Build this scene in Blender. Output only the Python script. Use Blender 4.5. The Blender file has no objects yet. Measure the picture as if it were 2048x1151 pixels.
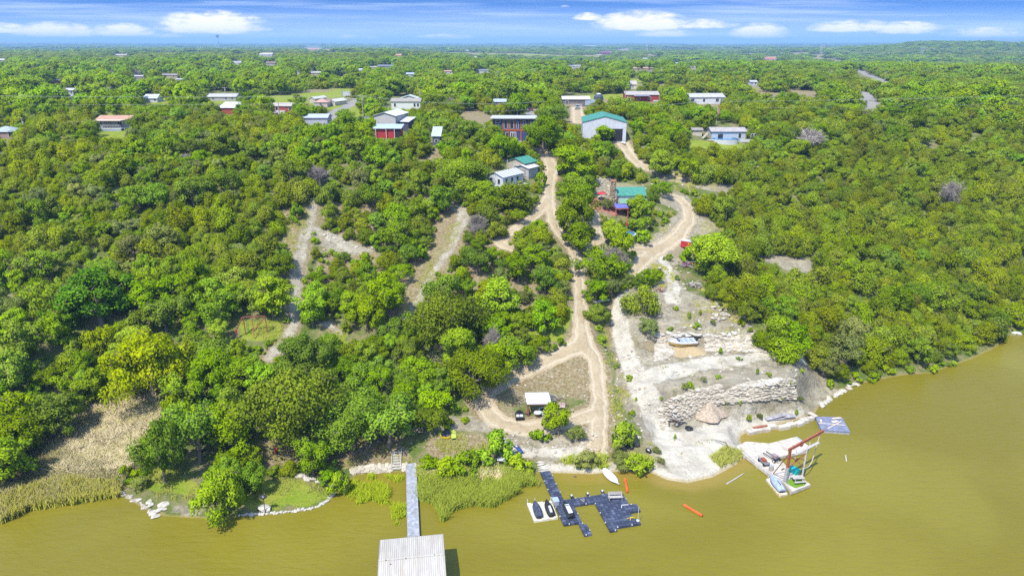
import bpy, bmesh, math, random
import numpy as np
from mathutils import Vector, Matrix
R = math.radians
random.seed(7)
rng = np.random.default_rng(7)
sc = bpy.context.scene
C = sc.collection
for eng in ('CYCLES',):
    sc.render.engine = eng
# ------------------------------------------------------------------ camera
F = 1365.0                       # focal length in pixels of the 2048 px photograph
PITCH = R(19.8)
CAMZ = 60.0
cam = bpy.data.objects.new('camera', bpy.data.cameras.new('camera'))
C.objects.link(cam)
cam.location = (0, 0, CAMZ)
cam.rotation_euler = (math.pi/2 - PITCH, 0, 0)
cam.data.sensor_width = 36.0
cam.data.lens = 36.0*F/2048.0
cam.data.clip_end = 60000.0
cam.data.clip_start = 0.5
sc.camera = cam
CT, ST = math.cos(PITCH), math.sin(PITCH)

def rays(px, py):
    px = np.asarray(px, float); py = np.asarray(py, float)
    a = (px-1024.0)/F; b = (575.5-py)/F
    return np.stack([a, CT+b*ST, -ST+b*CT], -1)
def proj(p):
    p = np.asarray(p, float)
    x = p[..., 0]; y = p[..., 1]; z = p[..., 2]-CAMZ
    d = y*CT - z*ST
    u = y*ST + z*CT
    d = np.where(d < 1e-3, 1e-3, d)
    return 1024+F*x/d, 575.5-F*u/d, d
def W(px, py, z=0.0):
    """the point seen at this pixel on the level z"""
    d = rays(px, py); t = (z-CAMZ)/d[..., 2]
    p = d*t[..., None]; p[..., 2] = z
    return p
def Wv(px, py, z=0.0):
    p = W(px, py, z); return Vector((float(p[0]), float(p[1]), z))

# ------------------------------------------------------------------ noise
def _h(ix, iy, s):
    n = (ix.astype(np.int64)*374761393 + iy.astype(np.int64)*668265263 + s*1442695041) & 0xffffffff
    n = ((n ^ (n >> 13))*1274126177) & 0xffffffff
    return ((n ^ (n >> 16)) & 0xffff)/65535.0
def vn(x, y, s=0):
    ix = np.floor(x); iy = np.floor(y)
    fx = x-ix; fy = y-iy
    fx = fx*fx*(3-2*fx); fy = fy*fy*(3-2*fy)
    a = _h(ix, iy, s); b = _h(ix+1, iy, s); c = _h(ix, iy+1, s); d = _h(ix+1, iy+1, s)
    return (a*(1-fx)+b*fx)*(1-fy)+(c*(1-fx)+d*fx)*fy
def fbm(x, y, s=0, o=4):
    v = 0; a = 0.5; t = 0
    for k in range(o):
        v = v+a*vn(x, y, s+k*17); t += a; a *= 0.5; x = x*2.03+11.3; y = y*2.03+5.7
    return v/t
def ss(a, b, x):
    t = np.clip((x-a)/(b-a), 0, 1); return t*t*(3-2*t)

# ------------------------------------------------------------------ shore and terrain
SHORE_PX = [(-260, 1062), (-100, 1052), (0, 1043), (60, 1008), (165, 995), (238, 984), (262, 1000), (292, 1018), (330, 1031), (420, 1036),
            (500, 1031), (560, 1026), (620, 1019), (655, 1005), (674, 985), (690, 965), (712, 950), (742, 944), (800, 943), (860, 945),
            (960, 948), (1040, 946), (1110, 944), (1180, 947), (1250, 941), (1300, 943), (1335, 958), (1375, 964), (1425, 952), (1470, 928),
            (1492, 905), (1480, 888), (1478, 872), (1492, 862), (1560, 846), (1626, 829), (1640, 808), (1682, 778), (1730, 764),
            (1800, 750), (1862, 745), (1940, 718), (1990, 694), (2012, 672), (2060, 664), (2150, 655)]
_s = W([p[0] for p in SHORE_PX], [p[1] for p in SHORE_PX], 0.0)[:, :2]
SHORE = np.concatenate([[[-900., 60.], [-300., 66.]], _s, [[260., 165.], [500., 190.], [3000., 260.]]])
_poly = np.concatenate([SHORE, [[3000., -3000.], [-900., -3000.]]])

def inside(poly, x, y):
    c = np.zeros(np.shape(x), bool)
    n = len(poly)
    for i in range(n):
        x1, y1 = poly[i]; x2, y2 = poly[(i+1) % n]
        if y1 == y2: continue
        k = ((y1 > y) != (y2 > y)) & (x < (x2-x1)*(y-y1)/(y2-y1)+x1)
        c ^= k
    return c
def dist_line(line, x, y, extra=None):
    """distance to a polyline; with extra (a value per vertex) also the interpolated value"""
    best = np.full(np.shape(x), 1e9); val = np.zeros(np.shape(x))
    for i in range(len(line)-1):
        ax, ay = line[i][:2]; bx, by = line[i+1][:2]
        dx, dy = bx-ax, by-ay
        t = np.clip(((x-ax)*dx+(y-ay)*dy)/(dx*dx+dy*dy+1e-9), 0, 1)
        d = np.hypot(x-ax-t*dx, y-ay-t*dy)
        m = d < best
        best = np.where(m, d, best)
        if extra is not None:
            val = np.where(m, extra[i]*(1-t)+extra[i+1]*t, val)
    return (best, val) if extra is not None else best
def shore_sd(x, y):
    d = dist_line(SHORE, x, y)
    return np.where(inside(_poly, x, y), -d, d)

_pd = np.array([-4000, -60, -20, 0, 1.5, 5, 10, 20, 50, 68, 85, 105, 140, 300, 700, 6000.])
_pz = np.array([-6, -6, -3, 0, 0.55, 1.5, 2.9, 6.0, 16, 22, 27.5, 32.5, 34, 34, 34, 34.])
_tx = np.arange(-100, 800, 1.0); _tz = np.interp(_tx, _pd, _pz)
_k = np.hanning(17); _k /= _k.sum()
_tzs = np.convolve(np.pad(_tz, 8, 'edge'), _k, 'valid')
_w = ss(4, 14, _tx); _tz = _tz*(1-_w)+_tzs*_w
_w2 = ss(0, 1, -_tx)
QY = np.array([70, 84, 92, 97.5, 99.3, 101.4, 107, 113, 115, 117.6, 121, 135, 160.])
QZ = np.array([0.1, 0.35, 1.0, 1.5, 2.0, 6.0, 6.7, 7.3, 8.0, 10.2, 10.8, 13.4, 21.])
def H(x, y):
    x = np.asarray(x, float); y = np.asarray(y, float)
    sd = shore_sd(x, y)
    z = np.interp(sd, _tx, _tz)
    r = np.hypot(x, y)
    # reed flats on the left are low
    g = np.exp(-(((x+62)/30)**2+((y-92)/16)**2))
    z = z*(1-0.72*g)
    # lawn point
    g = np.exp(-(((x+34)/13)**2+((y-85)/9)**2))
    z = z*(1-0.6*g)
    # ravine left of the trail
    g = np.exp(-((x+40-(y-120)*0.1)/14)**2)*ss(95, 120, y)*(1-ss(150, 180, y))
    z = z-2.6*g
    # gully of the pale track
    g = np.exp(-((x-22-(y-100)*0.08)/7)**2)*ss(92, 105, y)*(1-ss(125, 150, y))
    z = z-1.6*g
    # loop island mound is a shelf
    g = np.exp(-(((x-7)/9)**2+((y-101)/7)**2))
    z = z*(1-g)+(3.3+0.16*(y-98))*g
    # quarry terraces
    wq = ss(19, 24, x+ (y-100)*0.05)*(1-ss(46, 54, x-(y-100)*0.25))*ss(-1, 3, sd)*(1-ss(128, 140, y))
    sh = np.clip((x-33)*0.13, -2.6, 1.2)*(1-ss(108, 120, y))
    zq = np.interp(y-sh, QY, QZ)
    zq = np.minimum(zq, 0.25+sd*0.55+ss(2, 8, sd)*30)
    z = z*(1-wq)+zq*wq
    # small relief
    land = ss(0, 12, sd)
    z = z+land*((fbm(x/19., y/19., 3, 3)-0.5)*1.6*(1-wq)+(fbm(x/4., y/4., 9, 3)-0.5)*0.5)
    st = z+0.34*np.sin(z*6.2832/0.9)/6.2832*2.2
    z = z+(st-z)*wq+wq*((fbm(x/1.6, y/1.6, 61, 3)-0.5)*0.55+(np.abs(fbm(x/6., y/3., 63, 3)-0.5)*-1.6+0.2))*ss(2, 6, sd)
    # far country
    a = x/np.maximum(y, 1.0)
    rr = np.minimum(r, 30000.)
    far = ss(450, 1500, r)
    valley = ss(-0.22, 0.12, a+0.10*fbm(rr/600., a*3, 5, 2)-0.04)
    z = z-far*valley*(13*ss(450, 1100, r))
    z = z-ss(1800, 3000, r)*(1-valley)*12
    z = z+far*(fbm(x/420., y/420., 21, 4)-0.5)*(9+9*ss(2500, 6000, r))
    hill = 35*np.exp(-((a-0.62)/0.16)**2)*np.exp(-((rr-3000)/700)**2)+22*np.exp(-((a+0.14)/0.10)**2)*np.exp(-((rr-1150)/260)**2)*0.35
    z = z+hill*far
    top = 46+16*ss(-0.25, -0.8, a)+8*np.sin(a*9+1)+ss(0.3, 0.8, a)*58+38*(fbm(a*11+3, a*0, 33, 4)-0.5)
    e = ss(7000, 12500, rr)
    z = z*(1-e)+top*e
    return z
def G(px, py, tmax=16000.0):
    """points where pixel rays meet the land or the lake"""
    px = np.atleast_1d(np.asarray(px, float)); py = np.atleast_1d(np.asarray(py, float))
    d = rays(px, py)
    hz = np.hypot(d[:, 0], d[:, 1])
    rad = np.concatenate([np.arange(40, 340, 1.5), np.geomspace(340, tmax, 160)])
    t0 = np.zeros(len(px)); t1 = np.full(len(px), rad[-1]); done = np.zeros(len(px), bool)
    X = d[:, 0][:, None]/hz[:, None]*rad; Y = d[:, 1][:, None]/hz[:, None]*rad
    Z = CAMZ+d[:, 2][:, None]/hz[:, None]*rad
    hit = Z <= np.maximum(H(X, Y), 0)
    i = np.where(hit.any(1), hit.argmax(1), len(rad)-1)
    lo = rad[np.maximum(i-1, 0)]; hi = rad[i]
    for _ in range(16):
        m = (lo+hi)/2
        x = d[:, 0]/hz*m; y = d[:, 1]/hz*m; z = CAMZ+d[:, 2]/hz*m
        h = z <= np.maximum(H(x, y), 0)
        hi = np.where(h, m, hi); lo = np.where(h, lo, m)
    m = hi
    x = d[:, 0]/hz*m; y = d[:, 1]/hz*m
    return np.stack([x, y, np.maximum(H(x, y), 0)], -1)
def Gv(px, py):
    p = G(px, py)[0]; return Vector([float(v) for v in p])
def depth_of(v):
    return v[1]*CT-(v[2]-CAMZ)*ST
def mpp(v):
    return depth_of(v)/F
def hz(x, y): return float(H(np.array([x]), np.array([y]))[0])

# ------------------------------------------------------------------ object helpers
def tag(o, label=None, cat=None, group=None, kind=None):
    if label: o['label'] = label
    if cat: o['category'] = cat
    if group: o['group'] = group
    if kind: o['kind'] = kind
    return o
def thing(name, label, cat, loc=(0, 0, 0), rz=0.0, group=None):
    o = bpy.data.objects.new(name, None)
    o.empty_display_size = 0.3
    C.objects.link(o); o.location = loc; o.rotation_euler = (0, 0, rz)
    return tag(o, label, cat, group)
class MB:
    def __init__(s): s.v = []; s.f = []; s.smooth = False
    def add(s, vs, fs):
        n = len(s.v); s.v += [tuple(v) for v in vs]; s.f += [tuple(i+n for i in f) for f in fs]; return s
    def box(s, c, size, rz=0.0, M=None, taper=1.0):
        x, y, z = [q/2 for q in size]
        vs = [Vector((a*x*(taper if e > 0 else 1), b*y*(taper if e > 0 else 1), e*z)) for e in (-1, 1) for a, b in ((-1, -1), (1, -1), (1, 1), (-1, 1))]
        m = M if M is not None else Matrix.Rotation(rz, 3, 'Z')
        c = Vector(c)
        return s.add([m @ v+c for v in vs], [(3, 2, 1, 0), (4, 5, 6, 7), (0, 1, 5, 4), (1, 2, 6, 5), (2, 3, 7, 6), (3, 0, 4, 7)])
    def bar(s, a, b, w, h=None, up=(0, 0, 1)):
        a = Vector(a); b = Vector(b); h = h or w
        d = (b-a); L = d.length; d.normalize()
        u = Vector(up)
        if abs(d.dot(u)) > 0.98: u = Vector((0, 1, 0))
        r = d.cross(u).normalized(); u = r.cross(d)
        M = Matrix((d, r, u)).transposed()
        return s.box((a+b)/2, (L, w, h), M=M)
    def tube(s, pts, rad, n=7, cap=True):
        pts = [Vector(p) for p in pts]
        rs = rad if isinstance(rad, (list, tuple)) else [rad]*len(pts)
        base = len(s.v); prev = None
        for i, p in enumerate(pts):
            d = (pts[min(i+1, len(pts)-1)]-pts[max(i-1, 0)])
            if d.length < 1e-6: d = Vector((0, 0, 1))
            d.normalize()
            if prev is None:
                u = Vector((1, 0, 0)) if abs(d.x) < 0.9 else Vector((0, 1, 0))
            else: u = prev
            u = (u-d*u.dot(d)).normalized(); prev = u
            w = d.cross(u)
            for k in range(n):
                a = 2*math.pi*k/n
                s.v.append(tuple(p+(u*math.cos(a)+w*math.sin(a))*rs[i]))
        for i in range(len(pts)-1):
            for k in range(n):
                a = base+i*n+k; b = base+i*n+(k+1) % n
                s.f.append((a, b, b+n, a+n))
        if cap:
            s.f.append(tuple(base+k for k in range(n))[::-1])
            s.f.append(tuple(base+(len(pts)-1)*n+k for k in range(n)))
        return s
    def cyl(s, c, r, h, n=16, r2=None):
        c = Vector(c); return s.tube([c, c+Vector((0, 0, h))], [r, r if r2 is None else r2], n)
    def prism(s, poly, z0, z1):
        n = len(poly)
        area = sum(poly[i][0]*poly[(i+1) % n][1]-poly[(i+1) % n][0]*poly[i][1] for i in range(n))
        if area < 0: poly = list(poly)[::-1]
        vs = [(p[0], p[1], z0) for p in poly]+[(p[0], p[1], z1) for p in poly]
        fs = [tuple(range(n))[::-1], tuple(range(n, 2*n))]+[(i, (i+1) % n, (i+1) % n+n, i+n) for i in range(n)]
        return s.add(vs, fs)
    def rock(s, c, size, seed=0, rz=None, flat=1.0):
        rr = random.Random(seed)
        bm = bmesh.new(); bmesh.ops.create_icosphere(bm, subdivisions=2, radius=1.0)
        o = Vector((rr.uniform(0, 50), rr.uniform(0, 50), 0))
        cuts = [(Vector((rr.uniform(-1, 1), rr.uniform(-1, 1), rr.uniform(-1, 1))).normalized(), rr.uniform(0.45, 0.8)) for _ in range(9)]
        M = Matrix.Rotation(rr.uniform(0, 6.28) if rz is None else rz, 3, 'Z')
        vs = []
        for v in bm.verts:
            p = v.co.copy()
            for n, d in cuts:
                e = p.dot(n)-d
                if e > 0: p -= n*e*0.92
            p = Vector((p.x*size[0], p.y*size[1], p.z*size[2]*flat))
            vs.append(M @ p+Vector(c))
        fs = [tuple(v.index for v in f.verts) for f in bm.faces]
        bm.free()
        return s.add(vs, fs)
    def slab(s, c, size, rz, rr):
        x, y, z = [q/2 for q in size]; M_ = Matrix.Rotation(rz, 3, 'Z') @ Matrix.Rotation(rr.uniform(-.08, .08), 3, 'X') @ Matrix.Rotation(rr.uniform(-.08, .08), 3, 'Y'); j = lambda: rr.uniform(.66, 1.1)
        vs = [M_ @ Vector((a*x*j(), b*y*j(), e*z*j()))+Vector(c) for e in (-1, 1) for a, b in ((-1, -1), (1, -1), (1, 1), (-1, 1))]
        return s.add(vs, [(3, 2, 1, 0), (4, 5, 6, 7), (0, 1, 5, 4), (1, 2, 6, 5), (2, 3, 7, 6), (3, 0, 4, 7)])
    def mesh(s, name, mat=None):
        me = bpy.data.meshes.new(name)
        me.from_pydata(s.v, [], s.f); me.update()
        if s.smooth: me.polygons.foreach_set('use_smooth', [True]*len(me.polygons))
        if mat: me.materials.append(mat)
        return me
    def build(s, name, mat, parent=None, label=None):
        o = bpy.data.objects.new(name, s.mesh(name, mat)); C.objects.link(o)
        if parent: o.parent = parent
        if label: o['label'] = label
        return o
def copy_tree(o, loc=None, rz=None, label=None, parent=None, scale=None):
    c = o.copy(); C.objects.link(c); c.parent = parent
    if loc is not None: c.location = loc
    if rz is not None: c.rotation_euler = (0, 0, rz)
    if scale is not None: c.scale = scale
    if label: c['label'] = label
    for ch in o.children: copy_tree(ch, parent=c)
    return c

# ------------------------------------------------------------------ materials
class NT:
    def __init__(s, tree): s.t = tree; s.n = tree.nodes; s.l = tree.links
    def new(s, typ, **kw):
        n = s.n.new(typ)
        for k, v in kw.items():
            if k.startswith('i_'):
                key = k[2:]
                key = int(key) if key.isdigit() else key.replace('_', ' ')
                n.inputs[key].default_value = v
            else: setattr(n, k, v)
        return n
    def link(s, a, b): s.l.new(a, b)
    def math(s, op, a, b=None, c=None, clamp=False):
        n = s.n.new('ShaderNodeMath'); n.operation = op; n.use_clamp = clamp
        for i, v in enumerate((a, b, c)):
            if v is None: continue
            if isinstance(v, (int, float)): n.inputs[i].default_value = v
            else: s.l.new(v, n.inputs[i])
        return n.outputs[0]
    def mix(s, fac, a, b, blend='MIX'):
        n = s.n.new('ShaderNodeMix'); n.data_type = 'RGBA'; n.blend_type = blend; n.clamp_factor = True
        for sock, v in ((n.inputs[0], fac), (n.inputs[6], a), (n.inputs[7], b)):
            if isinstance(v, (int, float)): sock.default_value = v
            elif isinstance(v, tuple): sock.default_value = v if len(v) == 4 else (*v, 1)
            else: s.l.new(v, sock)
        return n.outputs[2]
    def noise(s, vec, scale, detail=4, rough=0.55, dist=0.0):
        n = s.new('ShaderNodeTexNoise'); n.inputs['Scale'].default_value = scale
        n.inputs['Detail'].default_value = detail; n.inputs['Roughness'].default_value = rough
        n.inputs['Distortion'].default_value = dist
        if vec is not None: s.l.new(vec, n.inputs['Vector'])
        return n.outputs['Fac']
    def ramp(s, v, lo, hi):
        n = s.new('ShaderNodeMapRange'); n.inputs[1].default_value = lo; n.inputs[2].default_value = hi
        n.interpolation_type = 'SMOOTHSTEP'
        s.l.new(v, n.inputs[0]); return n.outputs[0]
def new_mat(name):
    m = bpy.data.materials.new(name); m.use_nodes = True
    nt = NT(m.node_tree); nt.n.clear()
    out = nt.new('ShaderNodeOutputMaterial'); b = nt.new('ShaderNodeBsdfPrincipled')
    nt.link(b.outputs[0], out.inputs[0])
    return m, nt, b, out
_mc = {}
def M(name, col, rough=0.6, metal=0.0, var=0.18, scale=3.0, bump=0.0, dirt=None, spec=0.4, stretch=None):
    """a weathered surface: the colour drifts with two noises, optional dirt of another colour"""
    if name in _mc: return _mc[name]
    m, nt, b, out = new_mat(name)
    tc = nt.new('ShaderNodeTexCoord'); v = tc.outputs['Object']
    if stretch:
        mp = nt.new('ShaderNodeMapping'); mp.inputs['Scale'].default_value = stretch
        nt.link(v, mp.inputs[0]); v = mp.outputs[0]
    a = nt.noise(v, scale, 5)
    lo = tuple(max(0, c*(1-var*1.6)) for c in col); hi = tuple(min(1, c*(1+var)) for c in col)
    c = nt.mix(nt.ramp(a, 0.3, 0.7), lo, hi)
    if dirt:
        d = nt.noise(v, scale*0.37, 6, 0.65)
        c = nt.mix(nt.ramp(d, 0.52, 0.72), c, dirt)
    nt.link(c, b.inputs['Base Color'])
    b.inputs['Roughness'].default_value = rough; b.inputs['Metallic'].default_value = metal
    b.inputs['Specular IOR Level'].default_value = spec
    if bump:
        bp = nt.new('ShaderNodeBump'); bp.inputs['Strength'].default_value = bump; bp.inputs['Distance'].default_value = 0.05
        nt.link(nt.noise(v, scale*4, 4), bp.inputs['Height']); nt.link(bp.outputs[0], b.inputs['Normal'])
    _mc[name] = m
    return m
# ------------------------------------------------------------------ sky and sun
SUN_EL = R(58); SUN_DIR_AZ = math.atan2(1.25, 2.0)      # light travels to the right and away from the camera
world = bpy.data.worlds.new('World'); sc.world = world; world.use_nodes = True
wt = NT(world.node_tree); wt.n.clear()
wo = wt.new('ShaderNodeOutputWorld'); bg = wt.new('ShaderNodeBackground')
tc = wt.new('ShaderNodeTexCoord'); sep = wt.new('ShaderNodeSeparateXYZ')
wt.link(tc.outputs['Generated'], sep.inputs[0])
sky = wt.new('ShaderNodeTexSky'); sky.sky_type = 'NISHITA'; sky.sun_disc = False
sky.sun_elevation = SUN_EL; sky.sun_rotation = math.pi+SUN_DIR_AZ
sky.altitude = 300; sky.air_density = 1.0; sky.dust_density = 0.3; sky.ozone_density = 3.0
zz = wt.math('MULTIPLY_ADD', sep.outputs[2], 4.2, 0.13)
cmb = wt.new('ShaderNodeCombineXYZ'); wt.link(sep.outputs[0], cmb.inputs[0]); wt.link(sep.outputs[1], cmb.inputs[1]); wt.link(zz, cmb.inputs[2])
nrm = wt.new('ShaderNodeVectorMath', operation='NORMALIZE'); wt.link(cmb.outputs[0], nrm.inputs[0])
wt.link(nrm.outputs[0], sky.inputs[0])
skyc = wt.mix(1.0, sky.outputs[0], (0.35, 0.61, 0.98), 'MULTIPLY')
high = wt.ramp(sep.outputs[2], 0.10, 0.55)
skyc = wt.mix(high, skyc, wt.mix(1.0, sky.outputs[0], (2.7, 2.7, 2.7), 'MULTIPLY'))  # upper dome brightened past the sky model, added fill for the shadows
# clouds: lens-shaped heaps low over the horizon (u = x/y, v = z/y of the view direction)
yy = wt.math('MAXIMUM', sep.outputs[1], 0.02)
u = wt.math('DIVIDE', sep.outputs[0], yy); v = wt.math('DIVIDE', sep.outputs[2], yy)
uv = wt.new('ShaderNodeCombineXYZ'); wt.link(u, uv.inputs[0]); wt.link(wt.math('MULTIPLY', v, 3.4), uv.inputs[1])
n1 = wt.noise(uv.outputs[0], 16, 7, 0.6); n2 = wt.noise(uv.outputs[0], 55, 5, 0.6)
st = wt.new('ShaderNodeCombineXYZ'); wt.link(wt.math('MULTIPLY_ADD', v, 3.0, u), st.inputs[0]); wt.link(wt.math('MULTIPLY', v, 26.0), st.inputs[1])
n3 = wt.noise(st.outputs[0], 3.1, 6, 0.55)
CL = [(420, 45, 118, 30, 1.0), (110, 60, 95, 20, .95), (242, 60, 72, 17, .9), (10, 56, 50, 14, .8), (1285, 42, 100, 26, 1.0), (1175, 33, 34, 10, .7), (1330, 66, 60, 11, .8),
      (1520, 62, 62, 20, .95), (1400, 48, 90, 12, .75), (1705, 52, 88, 17, .9), (1815, 56, 72, 16, .9), (1970, 66, 90, 14, .85), (700, 74, 60, 7, .6), (890, 73, 60, 7, .6),
      (1130, 12, 10, 3, .3), (330, 71, 40, 6, .5), (500, 76, 40, 6, .45)]
tot = None
for (cx, cy, w, h, s) in CL:
    d = rays(cx, cy); uu, v0 = d[0]/d[1], d[2]/d[1]
    a = w/F*1.06; b = h/F*1.06
    du = wt.math('MULTIPLY', wt.math('SUBTRACT', u, float(uu)), 1/a)
    dv0 = wt.math('SUBTRACT', v, float(v0-b*0.35))
    up = wt.math('MULTIPLY', wt.math('MAXIMUM', dv0, 0.0), 1/(b*1.15))
    dn = wt.math('MULTIPLY', wt.math('MINIMUM', dv0, 0.0), 1/(b*0.35))
    dv = wt.math('ADD', up, dn)
    q = wt.math('ADD', wt.math('MULTIPLY', du, du), wt.math('MULTIPLY', dv, dv))
    e = wt.math('MULTIPLY', wt.math('SUBTRACT', 1.0, q, clamp=True), s)
    tot = e if tot is None else wt.math('MAXIMUM', tot, e)
dens = wt.math('ADD', tot, wt.math('MULTIPLY_ADD', n1, 2.2, -0.95))
dens = wt.math('ADD', dens, wt.math('MULTIPLY_ADD', n2, 1.0, -0.5))
cl = wt.math('MULTIPLY', wt.ramp(dens, 0.05, 1.0), wt.ramp(tot, 0.0, 0.25))
ci = wt.math('MULTIPLY', wt.ramp(n3, 0.42, 0.70), 0.5)
low = wt.math('MULTIPLY', wt.math('SUBTRACT', 1.0, wt.math('MULTIPLY', v, 21.0), clamp=True), 0.8)
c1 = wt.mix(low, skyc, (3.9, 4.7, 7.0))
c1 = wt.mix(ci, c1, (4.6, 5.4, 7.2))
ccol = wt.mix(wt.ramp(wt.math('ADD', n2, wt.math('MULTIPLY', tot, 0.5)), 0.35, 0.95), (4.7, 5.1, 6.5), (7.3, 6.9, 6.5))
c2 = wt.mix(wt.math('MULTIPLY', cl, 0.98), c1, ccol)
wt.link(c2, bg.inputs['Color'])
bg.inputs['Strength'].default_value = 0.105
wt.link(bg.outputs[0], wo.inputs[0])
sl = bpy.data.lights.new('sun', 'SUN'); so = bpy.data.objects.new('sun', sl); C.objects.link(so)
sl.energy = 3.9; sl.angle = R(0.6); sl.color = (1.0, 0.95, 0.86)
ld = Vector((math.sin(SUN_DIR_AZ)*math.cos(SUN_EL), math.cos(SUN_DIR_AZ)*math.cos(SUN_EL), -math.sin(SUN_EL)))
so.rotation_euler = ld.to_track_quat('-Z', 'Y').to_euler(); so.location = (-60, -60, 200)
sc.view_settings.view_transform = 'Standard'; sc.view_settings.look = 'None'
sc.view_settings.exposure = 0.85; sc.view_settings.gamma = 1.0
sc.cycles.max_bounces = 6; sc.cycles.diffuse_bounces = 3; sc.cycles.glossy_bounces = 2
sc.cycles.transmission_bounces = 4; sc.cycles.transparent_max_bounces = 6; sc.cycles.volume_bounces = 0
sc.cycles.use_denoising = False
sc.cycles.caustics_reflective = False; sc.cycles.caustics_refractive = False

hm = MB(); hm.box((0, 8500, 64), (36000, 17900, 144)); hm_m = bpy.data.materials.new('haze'); hm_m.use_nodes = True
hn = NT(hm_m.node_tree); hn.n.clear(); ho = hn.new('ShaderNodeOutputMaterial'); hv = hn.new('ShaderNodeVolumePrincipled')
hv.inputs['Color'].default_value = (0.36, 0.64, 1.0, 1); hv.inputs['Density'].default_value = 1.5e-4; hv.inputs['Anisotropy'].default_value = 0.0
hn.link(hv.outputs[0], ho.inputs['Volume'])
hob = hm.build('haze', hm_m); tag(hob, 'pale blue air between the lake and the horizon', 'haze', kind='stuff')
# ------------------------------------------------------------------ what covers the ground (outlines read off the photograph, laid on the land)
def line(pts):
    p = G([q[0] for q in pts], [q[1] for q in pts]); return p[:, :2]
ROADS = {
    'main': ([(1090, 300), (1103, 335), (1098, 370), (1098, 405), (1105, 440), (1122, 470), (1142, 492), (1153, 520), (1158, 560), (1160, 610), (1163, 650), (1166, 688)], [2.2, 2.0, 1.8, 1.5, 1.5, 1.5, 1.5, 1.4, 1.5, 1.5, 1.7, 2.4]),
    'loop': ([(1166, 688), (1120, 708), (1060, 733), (1010, 757), (975, 782), (966, 805), (978, 828), (1005, 846), (1050, 856), (1095, 852), (1140, 843), (1190, 826)], [2.4, 1.9, 1.8, 1.8, 1.9, 1.9, 1.8, 1.8, 1.7, 1.6, 1.6, 1.7]),
    'right': ([(1166, 688), (1188, 715), (1196, 750), (1199, 790), (1198, 830), (1196, 880), (1188, 905)], [2.2, 1.6, 1.5, 1.5, 1.6, 1.6, 1.8]),
    'branch': ([(1098, 395), (1075, 425), (1040, 452), (1008, 470), (1000, 485), (1030, 500)], [1.4, 1.3, 1.2, 1.4, 1.4, 1.0]),
    'spur': ([(1143, 492), (1175, 492), (1200, 480), (1192, 440), (1190, 420)], [1.2, 1.2, 1.2, 1.0, 0.8]),
    'hill': ([(1330, 386), (1358, 396), (1376, 415), (1378, 440), (1358, 470), (1325, 492), (1295, 510), (1268, 545)], [1.5, 1.6, 1.8, 1.8, 2.0, 2.3, 2.0, 1.5]),
    'hill2': ([(1262, 498), (1300, 497), (1320, 500)], [1.8, 1.8, 1.8]),
    'chute': ([(1250, 585), (1238, 610), (1240, 660), (1258, 720), (1280, 775), (1305, 830), (1335, 880), (1375, 920)], [1.3, 1.5, 1.6, 1.7, 1.8, 2.0, 2.6, 4.0]),
    'down': ([(1318, 505), (1335, 535), (1348, 570), (1345, 600)], [1.2, 1.2, 1.4, 1.6]),
    'bench': ([(1280, 770), (1320, 745), (1400, 728), (1500, 718), (1600, 712)], [1.8, 2.2, 2.0, 1.6, 1.2]),
    'shop': ([(1243, 285), (1262, 312), (1280, 330), (1340, 350), (1415, 362)], [2.4, 2.0, 1.8, 1.6, 1.4]),
    'trail': ([(630, 395), (622, 440), (603, 495), (592, 555), (588, 605), (590, 640), (565, 690), (535, 715)], [1.0, 1.1, 1.3, 1.3, 1.0, 0.9, 1.2, 1.0]),
    'trail2': ([(890, 392), (928, 428), (905, 490), (870, 540), (848, 585), (812, 632)], [1.3, 1.5, 1.1, 0.9, 1.0, 1.0]),
    'scar': ([(625, 452), (665, 475), (705, 497), (742, 502)], [0.8, 1.8, 1.8, 0.8]),
    'slab': ([(632, 640), (660, 650), (684, 668)], [0.6, 0.7, 0.5]),
    'drive': ([(1158, 245), (1155, 225), (1152, 208)], [3.0, 2.6, 2.2]),
    'lowpath': ([(1010, 905), (1060, 903), (1120, 905), (1200, 903)], [0.9, 1.0, 1.1, 1.3]),
}
DIRT = [k for k in ('main', 'loop', 'right', 'branch', 'hill', 'hill2', 'shop', 'drive', 'spur')]
ROADW = {k: (line(v[0]), v[1]) for k, v in ROADS.items()}
ASPH = [([(640, 250), (668, 228), (700, 208), (722, 196)], 2.6), ([(722, 196), (690, 198), (672, 199)], 2.0), ([(1730, 217), (1744, 206), (1741, 194), (1715, 182)], 5.0), ([(1712, 140), (1740, 152), (1775, 164)], 4.5),
        ([(560, 262), (640, 243), (700, 252), (800, 246), (860, 242)], 2.0), ([(1066, 243), (1064, 228), (1061, 212)], 2.6), ([(1420, 262), (1500, 258), (1560, 262)], 2.0)]
ASPHW = [(line(p), w) for p, w in ASPH]
def gp(pts): return line(pts)
QUARRY = gp([(1232, 600), (1262, 578), (1320, 560), (1350, 540), (1385, 590), (1435, 600), (1480, 640), (1530, 690), (1600, 705), (1640, 730), (1660, 775), (1690, 775), (1650, 806), (1626, 830), (1560, 847), (1480, 872),
             (1493, 905), (1425, 952), (1375, 964), (1335, 958), (1300, 920), (1250, 800), (1225, 700)])
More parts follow.
